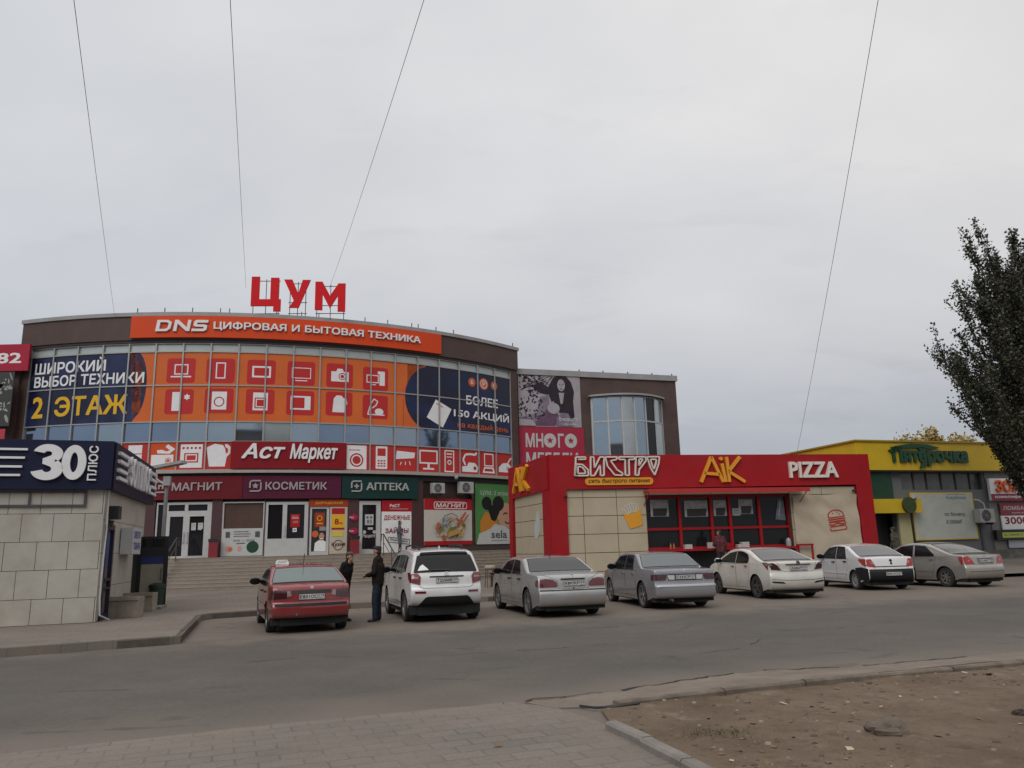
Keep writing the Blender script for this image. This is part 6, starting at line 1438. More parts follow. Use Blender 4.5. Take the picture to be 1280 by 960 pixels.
# ---- white crossover
def mk_suv():
    vals = [(-.82, .36), (-.70, .36), (-.52, .58), (-.40, .60), (.40, .60), (.52, .58), (.70, .36), (.82, .36)]
    s = dict(L=4.33, W=1.79, belt=1.06, axles=(.82, 3.42), rw=.345, sill=.30, tumble=.33, planr=.15, paint=paint('white_suv', (.56, .56, .56), damt=.25, dlow=.55), glass=CARGL, rglass=CARGT,
        prof=[(.16, .38), (.06, .43), (.0, .58), (.01, .72), (.05, .80), (.08, .84), (.11, 1.02), (.17, 1.10), (.40, 1.47), (.46, 1.53), (.47, 1.565), (.52, 1.60), (.8, 1.65), (1.6, 1.69), (2.3, 1.67), (2.65, 1.60), (3.3, 1.13), (3.45, 1.08), (4.0, 1.0), (4.22, .88), (4.33, .65), (4.3, .45), (4.22, .33)],
        windows=[[(2.02, 1.10), (3.1, 1.12), (2.55, 1.50), (2.06, 1.52)], [(1.18, 1.10), (1.94, 1.10), (1.98, 1.52), (1.22, 1.52)], [(.72, 1.14), (1.10, 1.11), (1.14, 1.51), (.86, 1.47)]],
        doors=[([(1.98, .36), (3.1, .36), (3.2, 1.08), (2.0, 1.08)], 2.15, .98), ([(1.26, .62), (1.4, .36), (1.96, .36), (1.98, 1.08), (1.12, 1.08)], 1.3, .98)], handle=TRIM,
        mirror=(2.98, 1.15), rearglass=(1.13, 1.50, .92, .88), windscreen=(1.15, 1.55), strip=(.44, .50, None),
        lamps=[([(.62, .84), (.84, .90), (.845, 1.10), (.66, 1.10), (.60, 1.02)], LAMPR), ([(.66, .98), (.80, .985), (.80, 1.02), (.66, 1.02)], LAMPW)], sidelamps=[([(.22, .88), (.40, .98), (.50, 1.12), (.28, 1.12)], LAMPR)],
        rear=[('valance', tri([(-.84, .385), (-.66, .385), (-.52, .55), (-.46, .58), (.46, .58), (.52, .55), (.66, .385), (.84, .385)]), TRIM, .012), ('chrome_strip', rect(-.40, 1.005, .40, 1.025), TRIM, .02), ('emblem', at_rear(emblem_oval(.06, .04), 0, 1.075), CHROME, .015), ('tailgate_gap', line([(-.70, 1.1), (-.62, .80), (-.54, .765), (.54, .765), (.62, .80), (.70, 1.1)], .008), GAPM, .002),
              ('reflector', rect(-.74, .655, -.50, .70), LAMPR, .014), ('reflector', rect(.50, .655, .74, .70), LAMPR, .014), ('wiper', line([(-.08, 1.15), (.34, 1.165)], .025), BLACK, .03), ('window_sticker', tri([(.40, 1.17), (.66, 1.16), (.60, 1.26), (.53, 1.30)]), WHITE, .012), ('spoiler', tri([(-.58, 1.515), (.58, 1.515), (.55, 1.565), (-.55, 1.565)]), TRIM, .03)],
        plate=(0, .93, 'Т255МВ', '30'), spokes=5, double=1, spw=.04)
    root, M, q = car('white crossover with black lower bumper and roof rails', 'car', -2.26, 20.29, 18, s)
    for sg in (1, -1):
        MB().tube([M @ Vector((q['X0'] + x, sg * y, z)) for x, y, z in ((.75, .52, 1.64), (.85, .55, 1.71), (1.6, .57, 1.745), (2.3, .56, 1.72), (2.45, .53, 1.64))], .022, 6).build('roof_rail', TRIM, root)
    MB().ell(M @ Vector((q['X0'] + .95, .0, 1.67)), (.09, .02, .05), q['fr3']).build('aerial', s['paint'], root)
mk_suv()
# ---- silver saloon with oval lamps
STARR = ring(0, 0, .045, .008, n=16) + line([(0, 0), (0, .04)], .008) + line([(0, 0), (.036, -.022)], .008) + line([(0, 0), (-.036, -.022)], .008)
def mk_mb1():
    s = dict(L=4.80, W=1.80, belt=.95, axles=(1.0, 3.83), rw=.325, rim=.74, sill=.20, paint=paint('silver', (.32, .32, .325), metal=.3, damt=.5, dlow=.6), glass=CARGL, rglass=mat('car_rear_grey', (.03, .032, .033), .12, spec=.45),
        prof=[(.13, .26), (.05, .29), (.0, .42), (.0, .56), (.04, .62), (.08, .64), (.10, .66), (.115, .80), (.15, .91), (.22, .965), (.34, .985), (.86, 1.02), (.98, 1.045), (1.55, 1.33), (1.78, 1.39), (2.4, 1.425), (2.95, 1.405), (3.15, 1.355), (3.85, .99), (4.0, .96), (4.5, .86), (4.7, .72), (4.8, .5), (4.72, .25)],
        windows=[[(2.36, .97), (3.5, .98), (3.02, 1.28), (2.42, 1.33)], [(1.48, .97), (2.30, .97), (2.36, 1.33), (1.86, 1.30)]],
        doors=[([(2.32, .28), (3.5, .28), (3.58, .95), (2.34, .95)], 2.5, .86), ([(1.42, .6), (1.58, .28), (2.30, .28), (2.32, .95), (1.35, .95)], 1.62, .86)],
        mirror=(3.32, 1.03), rearglass=(1.055, 1.345, .92, .88), windscreen=(1.02, 1.36), strip=(.40, .47, None),
        lamps=[([(.40, .72), (.42, .70), (.80, .70), (.80, .87), (.66, .89), (.50, .87), (.40, .80)], LAMPR), ([(.42, .79), (.79, .785), (.79, .84), (.66, .86), (.50, .85), (.43, .81)], LAMPD)], sidelamps=[([(.22, .70), (.33, .72), (.36, .78), (.32, .86), (.22, .86)], LAMPR)],
        rear=[('bumper_line', rect(-.82, .615, .82, .628), GAPM, .012), ('boot_handle', rect(-.30, .86, .30, .882), TRIM, .025), ('emblem', at_rear(STARR, 0, .93), CHROME, .015), ('boot_gap', line([(-.74, .99), (-.56, .93), (-.38, .84), (-.38, .66), (.38, .66), (.38, .84), (.56, .93), (.74, .99)], .007), GAPM, .002), ('lock', disc(0, .665, .02, n=8), BLACK, .012)],
        plate=(-.02, .775, 'К897КР', '34'), spokes=5, double=1, spw=.035)
    root, M, q = car('silver saloon with oval red tail lamps and dark tinted windows', 'car', .69, 20.84, 16, s)
    MB().tube([M @ Vector((q['X0'] + 1.85, 0, 1.395)), M @ Vector((q['X0'] + 1.72, 0, 1.48))], .012, 5).build('aerial', BLACK, root)
mk_mb1()
# ---- older grey-blue saloon
def mk_mb2():
    s = dict(L=4.74, W=1.74, belt=.96, axles=(1.02, 3.82), rw=.33, rim=.76, sill=.21, tumble=.38, planr=.09, paint=paint('grey_blue', (.25, .255, .285), metal=.35, damt=.3, dlow=.55), glass=CARGL, rglass=mat('car_rear_green', (.07, .085, .085), .06, spec=1.0),
        prof=[(.14, .27), (.05, .29), (.0, .36), (.0, .55), (.02, .60), (.06, .62), (.08, .64), (.09, .74), (.10, .90), (.12, .975), (.17, .99), (.9, 1.015), (1.02, 1.04), (1.55, 1.36), (1.72, 1.405), (2.3, 1.44), (2.95, 1.42), (3.12, 1.37), (3.65, 1.0), (3.8, .97), (4.5, .90), (4.66, .8), (4.72, .5), (4.66, .26)],
        windows=[[(2.36, .98), (3.36, .99), (2.98, 1.30), (2.40, 1.345)], [(1.62, .98), (2.28, .98), (2.32, 1.345), (1.78, 1.325)]], winframe=1,
        doors=[([(2.32, .28), (3.42, .28), (3.46, .96), (2.32, .96)], 2.5, .87), ([(1.45, .6), (1.6, .28), (2.30, .28), (2.30, .96), (1.42, .96)], 1.66, .87)], handle=ALLOY,
        mirror=(3.2, 1.03), rearglass=(1.05, 1.365, .94, .90), windscreen=(1.02, 1.37), strip=(.33, .50, None),
        lamps=[([(.55, .72), (.80, .72), (.80, .87), (.55, .87), (.47, .87), (.52, .74)], LAMPD), ([(.50, .79), (.795, .79), (.795, .82), (.50, .82)], LAMPR)], sidelamps=[([(.19, .72), (.33, .73), (.33, .86), (.19, .87)], LAMPD)],
        rear=[('lamp_panel', rect(-.46, .72, .46, .87), TRIM, .01), ('clear_panel', tri([(.44, .735), (.29, .735), (.29, .845), (.47, .845)]), mat('pale_panel', (.46, .46, .45), .4), .018), ('clear_panel', tri([(-.44, .735), (-.29, .735), (-.29, .845), (-.47, .845)]), MATS['pale_panel'], .018), ('emblem', at_rear(STARR, 0, .935), CHROME, .015), ('bumper_top', rect(-.80, .56, .80, .605), mat('bumper_pale', (.40, .40, .41), .4, metal=.3), .02), ('boot_gap', line([(-.70, .985), (-.62, .89), (.62, .89), (.70, .985)], .006), GAPM, .002)],
        plate=(0, .795, 'С332СР', '34'), spokes=5, double=1, spw=.03)
    root, M, q = car('older grey-blue saloon with angular tail lamps and bright rims', 'car', 3.86, 22.37, 10.5, s)
    MB().cyl(M @ Vector((q['X0'] - .02, .42, .24)), M @ Vector((q['X0'] + .4, .42, .24)), .032, n=10).build('exhaust_pipe', RUST, root)
mk_mb2()
# ---- cream white saloon
def mk_emg():
    s = dict(L=4.63, W=1.79, belt=.98, axles=(.98, 3.63), rw=.325, sill=.22, tumble=.42, planr=.17, paint=paint('cream_white', (.56, .545, .50), damt=.35, dlow=.6), glass=CARGL, rglass=mat('car_rear_brown', (.05, .045, .042), .10, spec=.9),
        prof=[(.14, .26), (.05, .30), (.0, .42), (.0, .60), (.03, .70), (.06, .76), (.06, .90), (.05, 1.00), (.08, 1.045), (.16, 1.06), (.55, 1.075), (.68, 1.09), (1.5, 1.37), (1.8, 1.43), (2.2, 1.465), (2.7, 1.44), (2.95, 1.38), (3.7, 1.02), (3.85, .98), (4.3, .88), (4.5, .75), (4.62, .5), (4.55, .25)],
        windows=[[(2.24, 1.0), (3.42, 1.02), (3.1, 1.17), (2.75, 1.30), (2.28, 1.355)], [(1.36, 1.03), (1.45, 1.0), (2.20, 1.0), (2.24, 1.355), (1.85, 1.345), (1.52, 1.26), (1.38, 1.14)]],
        doors=[([(2.22, .30), (3.4, .30), (3.5, .98), (2.24, .98)], 2.4, .90), ([(1.38, .62), (1.55, .30), (2.20, .30), (2.22, .98), (1.3, .98)], 1.52, .92)], handle=ALLOY,
        mirror=(3.25, 1.06), rearglass=(1.10, 1.385, .90, .86), windscreen=(1.05, 1.4), mirrormat=CHROME,
        lamps=[([(.52, .80), (.78, .83), (.83, .98), (.83, 1.02), (.72, 1.02), (.60, .94)], LAMPD), ([(.68, .92), (.81, .94), (.82, .99), (.73, 1.0)], LAMPW)], sidelamps=[([(.25, .82), (.40, .92), (.52, 1.02), (.36, 1.035), (.25, 1.0)], LAMPR), ([(.26, .93), (.38, .95), (.43, 1.0), (.34, 1.015), (.26, .99)], LAMPW)],
        rear=[('chrome_strip', rect(-.38, .955, .38, .975), TRIM, .025), ('emblem', at_rear(emblem_oval(.05, .04), 0, 1.01), TRIM, .02), ('boot_gap', line([(-.62, 1.06), (-.50, .80), (-.42, .765), (.42, .765), (.50, .80), (.62, 1.06)], .007), GAPM, .002), ('bumper_vent', tri([(.44, .44), (.78, .47), (.80, .51), (.50, .49)]), TRIM, .012), ('bumper_vent', tri([(-.44, .44), (-.78, .47), (-.80, .51), (-.50, .49)]), TRIM, .012), ('bumper_line', line([(-.8, .56), (-.4, .53), (.4, .53), (.8, .56)], .012), GAPM, .003)],
        plate=(0, .865, 'А206УР', '30'), spokes=5, spw=.07, rimmat=mat('steel_rim_dark', (.05, .045, .042), .6, var=.3))
    car('cream white saloon with dark steel wheels and arched side windows', 'car', 7.66, 24.84, 10, s)
mk_emg()
# ---- white saloon with black lower bumper
def mk_log():
    s = dict(L=4.34, W=1.70, belt=.98, axles=(.92, 3.40), rw=.30, sill=.24, tumble=.36, planr=.14, paint=paint('plain_white', (.60, .60, .60), damt=.15, dlow=.45), glass=mat('car_clear_glass', (.03, .034, .034), .05, spec=.9), rglass=mat('car_rear_clear', (.10, .105, .10), .08, spec=.9),
        prof=[(.14, .30), (.05, .33), (.0, .44), (.0, .58), (.03, .64), (.06, .68), (.09, .84), (.12, .98), (.16, 1.04), (.26, 1.06), (.55, 1.07), (.66, 1.085), (1.35, 1.38), (1.55, 1.43), (2.0, 1.49), (2.5, 1.47), (2.75, 1.41), (3.35, 1.06), (3.5, 1.01), (4.05, .92), (4.25, .78), (4.33, .5), (4.28, .28)],
        windows=[[(2.10, 1.0), (3.12, 1.02), (2.68, 1.33), (2.15, 1.39)], [(1.36, 1.0), (2.02, 1.0), (2.07, 1.39), (1.58, 1.37)]], winframe=1,
        doors=[([(2.06, .32), (3.15, .32), (3.22, .98), (2.08, .98)], 2.25, .88), ([(1.34, .6), (1.5, .32), (2.04, .32), (2.06, .98), (1.25, .98)], 1.45, .90)],
        mirror=(3.0, 1.06), rearglass=(1.095, 1.385, .90, .88), windscreen=(1.08, 1.43), strip=(.50, .52, None),
        lamps=[([(.50, .72), (.80, .76), (.80, .98), (.62, .98), (.55, .84)], LAMPB), ([(.54, .82), (.62, .82), (.68, .92), (.60, .92)], LAMPW)], sidelamps=[([(.22, .76), (.36, .80), (.58, .95), (.56, .99), (.22, .985)], LAMPB)],
        rear=[('lower_bumper', rect(-.83, .31, .83, .66), TRIM, .012), ('chrome_strip', rect(-.50, .735, .50, .755), TRIM, .015), ('emblem', disc(0, .93, .045, n=12), TRIM, .012), ('emblem', disc(0, .84, .035, n=12), TRIM, .012), ('boot_gap', line([(-.66, 1.04), (-.56, .66), (.56, .66), (.66, 1.04)], .007), GAPM, .002)],
        sidebits=[('lower_bumper', [(.10, .32), (.56, .32), (.58, .42), (.62, .50), (.68, .57), (.76, .62), (.78, .70), (.45, .73), (.10, .68)], TRIM, .010)],
        plate=(0, .52, 'М451КО', '30'), spokes=9, spw=.03, rimmat=mat('hubcap_silver', (.36, .36, .37), .4, metal=.4))
    car('plain white saloon with black lower bumper and bright red lamps', 'car', 11.87, 27.49, 4.5, s)
mk_log()
# ---- beige silver saloon at the right end
def mk_fora():
    s = dict(L=4.55, W=1.75, belt=.97, axles=(.95, 3.60), rw=.315, sill=.23, tumble=.40, planr=.15, paint=paint('beige_silver', (.31, .295, .27), metal=.4, damt=.5, dlow=.65), glass=CARGL, rglass=mat('car_rear_sand', (.06, .055, .05), .09, spec=.9),
        prof=[(.14, .27), (.05, .30), (.0, .42), (.0, .60), (.03, .67), (.07, .71), (.10, .86), (.12, .99), (.17, 1.035), (.28, 1.05), (.55, 1.06), (.68, 1.08), (1.5, 1.38), (1.75, 1.43), (2.2, 1.47), (2.65, 1.45), (2.9, 1.39), (3.6, 1.02), (3.75, .98), (4.2, .88), (4.42, .75), (4.54, .5), (4.48, .26)],
        windows=[[(2.22, .99), (3.35, 1.0), (2.8, 1.32), (2.27, 1.37)], [(1.30, 1.03), (1.36, .99), (2.14, .99), (2.19, 1.37), (1.75, 1.345)]],
        doors=[([(2.18, .30), (3.35, .30), (3.42, .97), (2.2, .97)], 2.35, .88), ([(1.36, .62), (1.52, .30), (2.16, .30), (2.18, .97), (1.26, .97)], 1.45, .90)], handle=s_h if False else ALLOY,
        mirror=(3.2, 1.05), rearglass=(1.09, 1.39, .90, .87), windscreen=(1.05, 1.42), strip=(.50, .53, None),
        lamps=[([(.46, .74), (.80, .73), (.80, .98), (.64, 1.0), (.60, .92)], LAMPB), ([(.60, .82), (.68, .82), (.72, .90), (.64, .90)], LAMPW)], sidelamps=[([(.24, .73), (.30, .73), (.40, .97), (.24, .98)], LAMPB)],
        rear=[('plate_recess_shade', rect(-.34, .74, .34, .93), mat('beige_shadow', (.16, .15, .135), .6), .002), ('chrome_strip', rect(-.30, .925, .30, .945), CHROME, .02), ('emblem', at_rear(emblem_oval(.05, .035), 0, .99), CHROME, .015), ('boot_gap', line([(-.62, 1.03), (-.46, .72), (.46, .72), (.62, 1.03)], .007), GAPM, .002), ('bumper_line', rect(-.7, .50, .7, .512), GAPM, .004)],  # flat plate patch in half-tone paint, the recess shade is in its colour
        sidebits=[('fuel_flap', circ(.82, .80, .09, n=14), MATS['paint_beige_silver'] if 'paint_beige_silver' in MATS else None, .004)],
        plate=(0, .83, 'О190ЕТ', '30'), spokes=7, spw=.05, rimmat=mat('dusty_hubcap', (.12, .11, .10), .6, var=.2))
    car('beige silver saloon with tall red lamps, last in the row near the tree', 'car', 14.62, 27.85, 18, s)
mk_fora()

# ================================================================== PEOPLE
SKINM = mat('skin', (.34, .19, .13), .55, var=.08); HAIRM = mat('hair_dark', (.02, .016, .014), .7); EYEM = mat('eye_dark', (.02, .015, .012), .3)
def seg_d(p, a, b):
    ab = b - a; t = max(0, min(1, (p - a).dot(ab) / max(1e-9, ab.length_squared))); return (p - a - ab * t).length, t
def person(label, loc, face, joints, cols, hgt=1.74, group=None, skirt=None, cap=None, hair=True, bag=None):
    """joints in metres for a 1.74 m figure facing +x; cols: materials top, bottom, shoe"""
    root = thing('person', label, 'person', loc, radians(face), group); M = WM[root.name] @ Matrix.Scale(hgt / 1.74, 4)
    J = {k: Vector(v) for k, v in joints.items()}
    caps = []   # (a, b, ra, rb, material index)
    def cp(a, b, ra, rb, m): caps.append((Vector(a), Vector(b), ra, rb, m))
    pel, ch, nk, hd = J['pelvis'], J['chest'], J['neck'], J['head']
    sd = (J['shl'] - J['shr']).normalized(); hp = (J['hipl'] - J['hipr']).normalized()
    for s_ in (-1, 1):
        cp(pel + hp * (.075 * s_), ch + sd * (.085 * s_), .125, .135, 0); cp(pel + hp * (.06 * s_) - Vector((0, 0, .08)), pel + hp * (.07 * s_), .130, .128, 0)
        cp(ch + sd * (.08 * s_), nk + sd * (.10 * s_) - Vector((0, 0, .05)), .13, .085, 0)
    cp(J['shl'], J['shr'], .07, .07, 0)
    cp(nk - Vector((0, 0, .04)), hd - Vector((0, 0, .09)), .062, .055, 3); cp(nk - Vector((0, 0, .05)), nk + Vector((0, 0, .02)), .085, .075, 0)
    for k in 'lr':
        cp(J['sh' + k], J['el' + k], .078, .062, 0); cp(J['el' + k], J['wr' + k], .06, .044, 0)
        cp(J['hip' + k], J['kn' + k], .100, .078, 1); cp(J['kn' + k], J['an' + k], .076, .062, 1)
        if skirt: caps[-2] = (*caps[-2][:2], .085, .052, 0 if skirt > .5 else 1); caps[-1] = (J['kn' + k], J['an' + k], .052, .036, 4)
        f = J['toe' + k]; cp(J['an' + k] - Vector((0, 0, .035)), f, .046, .036, 2)
    if skirt:
        for i in range(-2, 3): cp(pel + hp * (.05 * i), (J['knl'] + J['knr']) / 2 + hp * (.05 * i), .11, .10, 0)
    fw = (hd - nk); fw = J.get('look', Vector((1, 0, 0))).normalized(); sideh = Vector((-fw.y, fw.x, 0))
    cp(hd + Vector((0, 0, .035)) - fw * .015, hd + Vector((0, 0, .03)) + fw * .005, .088, .085, 3); cp(hd - Vector((0, 0, .05)) + fw * .035, hd + fw * .02, .058, .07, 3); cp(hd + fw * .085 - Vector((0, 0, .02)), hd + fw * .078 + Vector((0, 0, .02)), .020, .012, 3)
    mb = MB()
    for a, b, ra, rb, m in caps:
        d = b - a; L1 = d.length
        if L1 < 1e-4: b = a + Vector((0, 0, .001)); d = b - a
        z = d.normalized(); pts = []; rs = []
        for k in range(5): t = -pi / 2 + pi / 2 * k / 5; pts.append(a + z * (ra * sin(t))); rs.append(max(.001, ra * cos(t)))
        for k in range(6): t = pi / 2 * k / 5.0; pts.append(b + z * (rb * sin(t))); rs.append(max(.001, rb * cos(t)))
        mb.tube(pts, rs, 12)
    me = bpy.data.meshes.new('tmp'); me.from_pydata(mb.v, [], mb.f); o = bpy.data.objects.new('tmp', me); COL.objects.link(o)
    rm = o.modifiers.new('r', 'REMESH'); rm.mode = 'VOXEL'; rm.voxel_size = .014
    smd = o.modifiers.new('s', 'SMOOTH'); smd.iterations = 3; smd.factor = .5
    e2 = bpy.data.meshes.new_from_object(o.evaluated_get(bpy.context.evaluated_depsgraph_get()))
    vs = [v.co.copy() for v in e2.vertices]; fs = [tuple(p.vertices) for p in e2.polygons]
    bpy.data.objects.remove(o); bpy.data.meshes.remove(me); bpy.data.meshes.remove(e2)
    # soft cloth folds
    nv = []
    for v in vs:
        w = .007 * mnoise.noise(v * 14) + .006 * mnoise.noise(Vector((v.x * 8, v.y * 8, v.z * 22))) if v.z < nk.z - .03 else 0
        c = Vector((pel.x, pel.y, v.z)); d = (v - c); nv.append(v + d.normalized() * w if d.length > 1e-4 else v)
    fm = []
    for f in fs:
        c = sum((vs[i] for i in f), Vector()) / len(f); best = (9, 0)
        for a, b, ra, rb, m in caps:
            d, t = seg_d(c, a, b); d -= ra + (rb - ra) * t
            if d < best[0]: best = (d, m)
        fm.append(best[1])
    bm_ = MB(); bm_.v = [tuple(M @ v) for v in nv]; bm_.f = [list(f) for f in fs]; bm_.m = fm
    # hands: palm, four bent fingers and a thumb
    def hand(wr, el, sgn, grip=.6):
        d = (wr - el).normalized(); up = Vector((0, 0, 1)); s_ = d.cross(up); s_ = s_.normalized() if s_.length > .1 else Vector((0, 1, 0)); n_ = s_.cross(d).normalized()
        if sgn < 0: s_ = -s_
        h = MB(); pc = wr + d * .055
        h.ell(pc, (.055, .042, .016), (d, s_, n_), 10, 6)
        for i, (o_, l_) in enumerate(((.031, .068), (.011, .078), (-.010, .073), (-.030, .058))):
            b0 = wr + d * .092 + s_ * o_; b1 = b0 + (d * cos(grip * .5) - n_ * sin(grip * .5)) * l_ * .45; b2 = b1 + (d * cos(grip * 1.4) - n_ * sin(grip * 1.4)) * l_ * .32; b3 = b2 + (d * cos(grip * 2.2) - n_ * sin(grip * 2.2)) * l_ * .23
            h.tube([b0 - d * .02, b0, b1, b2, b3], [.009, .0095, .009, .008, .006], 6)
        t0 = wr + d * .03 + s_ * .03; t1 = t0 + (d * .7 + s_ * .7 - n_ * .2).normalized() * .04; t2 = t1 + (d * .95 + s_ * .2 - n_ * .3).normalized() * .035; h.tube([t0 - s_ * .02, t0, t1, t2], [.012, .012, .010, .007], 6)
        for v in h.v: pass
        bm_.add([M @ Vector(v) for v in h.v], h.f, 3)
    hand(J['wrl'], J['ell'], 1); hand(J['wrr'], J['elr'], -1)
    for s_ in (-1, 1):   # eyes, ears
        h = MB(); h.ell(hd + fw * .078 + sideh * (.032 * s_) + Vector((0, 0, .022)), (.010, .014, .008), (fw, sideh, Vector((0, 0, 1))), 8, 6); bm_.add([M @ Vector(v) for v in h.v], h.f, 5)
        h = MB(); h.ell(hd + sideh * (.088 * s_) - fw * .005 + Vector((0, 0, .01)), (.022, .010, .032), (fw, sideh, Vector((0, 0, 1))), 8, 6); bm_.add([M @ Vector(v) for v in h.v], h.f, 3)
    h = MB(); h.ell(hd + fw * .088 - Vector((0, 0, .045)), (.008, .026, .006), (fw, sideh, Vector((0, 0, 1))), 8, 6); bm_.add([M @ Vector(v) for v in h.v], h.f, 6)
    bm_.build('body', [cols[0], cols[1], cols[2], SKINM, cols[3] if len(cols) > 3 else SKINM, EYEM, mat('lips', (.25, .10, .08), .5)], root, smooth=True)
    fr = (fw, sideh, Vector((0, 0, 1)))
    if hair:
        h = MB(); h.ell(hd - fw * .022 + Vector((0, 0, .055)), (.088, .090, .085), fr, 14, 8); h.ell(hd - fw * .05 + Vector((0, 0, -.0)), (.055, .078, .08), fr, 12, 8)
        if hair == 'long': h.ell(hd - fw * .055 - Vector((0, 0, .07)), (.05, .085, .12), fr, 12, 8)
        MBx = MB(); MBx.add([M @ Vector(v) for v in h.v], h.f); MBx.build('hair', HAIRM, root, smooth=True)
    if cap:
        h = MB(); h.ell(hd - fw * .008 + Vector((0, 0, .095)), (.108, .097, .052), fr, 16, 8); h.ell(hd - fw * .01 + Vector((0, 0, .075)), (.100, .094, .035), fr, 16, 6)
        h.ell(hd + fw * .115 + Vector((0, 0, .07)), (.055, .07, .010), fr, 12, 6)
        MBx = MB(); MBx.add([M @ Vector(v) for v in h.v], h.f); MBx.build('cap', cap, root, smooth=True)
    if bag:
        MBx = MB(); c = Vector(bag); 
        h = MB(); h.ell(c, (.10, .05, .14), None, 10, 8); MBx.add([M @ Vector(v) for v in h.v], h.f); MBx.build('bag', mat('bag_grey', (.16, .16, .16), .6), root, smooth=True)
    return root
STAND = dict(pelvis=(0, 0, .98), chest=(.0, 0, 1.27), neck=(.0, 0, 1.47), head=(.03, 0, 1.62), shl=(0, .165, 1.42), shr=(0, -.165, 1.42), ell=(-.03, .24, 1.14), elr=(-.03, -.24, 1.14), wrl=(.06, .24, .90), wrr=(.06, -.24, .90),
    hipl=(0, .085, .92), hipr=(0, -.085, .92), knl=(.02, .095, .50), knr=(.02, -.095, .50), anl=(0, .10, .09), anr=(0, -.10, .09), toel=(.15, .12, .036), toer=(.15, -.12, .036))
JB = mat('jacket_dark_brown', (.016, .012, .010), .85, spec=.15, var=.15, vscale=9); JN = mat('blue_jeans', (.020, .027, .042), .85, spec=.15, var=.2, vscale=12); SHO = mat('shoe_black', (.015, .014, .013), .5); JK = mat('jacket_black', (.011, .011, .013), .85, spec=.15, var=.15, vscale=9); TRB = mat('trousers_black', (.016, .016, .018), .8)
CAPD = mat('cap_dark', (.016, .015, .015), .8); CAPG = mat('cap_grey', (.07, .062, .055), .8)
p1_ = dict(STAND); p1_.update(wrl=(.24, .10, 1.08), wrr=(.25, -.06, 1.06), ell=(.03, .25, 1.13), elr=(.02, -.25, 1.12), knl=(.04, .11, .50), anl=(.02, .13, .09), toel=(.16, .17, .036))
person('man in dark jacket, jeans and flat cap beside the white crossover', (-3.32, 18.9, 0), 172, p1_, (JB, JN, SHO), 1.73, cap=CAPD)
p2_ = dict(STAND); p2_.update(chest=(.05, 0, 1.25), neck=(.09, 0, 1.43), head=(.15, 0, 1.565), shl=(.08, .16, 1.385), shr=(.08, -.16, 1.385), ell=(.0, .22, 1.12), elr=(.0, -.22, 1.12), wrl=(-.02, .22, .88), wrr=(.08, -.2, .9), knr=(.10, -.09, .5), anr=(.13, -.1, .09), toer=(.28, -.12, .036), anl=(-.08, .1, .09), toel=(.07, .12, .036))
person('man in black clothes and peaked cap standing behind the red car', (-4.22, 19.35, 0), -22, p2_, (JK, TRB, SHO), 1.66, cap=CAPG)
WCO = mat('coat_grey_blue', (.075, .085, .095), .8, var=.12, vscale=8); TIGHT = mat('tights_dark', (.06, .03, .03), .7)
p3_ = dict(STAND); p3_.update(wrl=(.12, .18, 1.0), wrr=(.14, -.16, 1.02), ell=(-.04, .22, 1.14), elr=(-.04, -.22, 1.14), anr=(.09, -.06, .09), toer=(.22, -.06, .036), knr=(.07, -.07, .5), anl=(-.04, .06, .09), toel=(.10, .07, .036), knl=(.0, .07, .5))
wp = AM(13.5, 1.55, .55)
person('woman in a knee length grey coat before the white poster atop the steps', (wp.x, wp.y, 1.55), 5, p3_, (WCO, WCO, SHO, TIGHT), 1.66, skirt=1, hair='long', bag=(-.06, .26, 1.0))
DRED = mat('jacket_dark_red', (.085, .012, .018), .75, var=.15, vscale=8)
wp = BM(6.92, .42, .62)
p4_ = dict(STAND); p4_.update(wrl=(.30, .12, 1.10), ell=(.06, .24, 1.14), look=(.5, .85, 0))
person('person in a dark red jacket at the cafe counter', (wp.x, wp.y, .42), 96, p4_, (DRED, TRB, SHO), 1.72, hair=True)
CAMO = mat('camouflage', (.075, .068, .045), .85, var=.75, vscale=7)
wp = YM(.95, .4, .9)
p5_ = dict(STAND); p5_.update(look=(1, .3, 0), anl=(-.12, .1, .09), toel=(.03, .12, .036), knl=(-.02, .1, .5), anr=(.14, -.1, .09), toer=(.29, -.12, .036), knr=(.12, -.1, .5))
person('person in camouflage clothing at the grocery store doorway', (wp.x, wp.y, .40), 120, p5_, (CAMO, CAMO, SHO), 1.72, cap=mat('cap_camo', (.06, .055, .04), .85, var=.6, vscale=20))

# ================================================================== TREES, WIRES, SMALL THINGS
R_ = random.Random(77)
BARK = mat('bark', (.07, .058, .045), .95, var=.35, vscale=6, bump=.6, bscale=14)
def leafmat(n, cs, rough=.55):
    m = bpy.data.materials.new(n); m.use_nodes = True; t = m.node_tree; b = t.nodes['Principled BSDF']; b.inputs['Roughness'].default_value = rough
    oi = t.nodes.new('ShaderNodeNewGeometry'); rp = t.nodes.new('ShaderNodeValToRGB'); t.links.new(oi.outputs['Random Per Island'], rp.inputs[0]); t.links.new(rp.outputs[0], b.inputs['Base Color'])
    e = rp.color_ramp.elements; e[0].color = (*cs[0], 1); e[1].color = (*cs[-1], 1)
    for i, c in enumerate(cs[1:-1]): q = e.new((i + 1) / (len(cs) - 1)); q.color = (*c, 1)
    b.inputs['Transmission Weight'].default_value = 0; b.inputs['Subsurface Weight'].default_value = 0
    MATS[n] = m; return m
POP = leafmat('poplar_leaf', [(.019, .025, .014), (.030, .037, .019), (.042, .046, .023), (.066, .058, .025)])
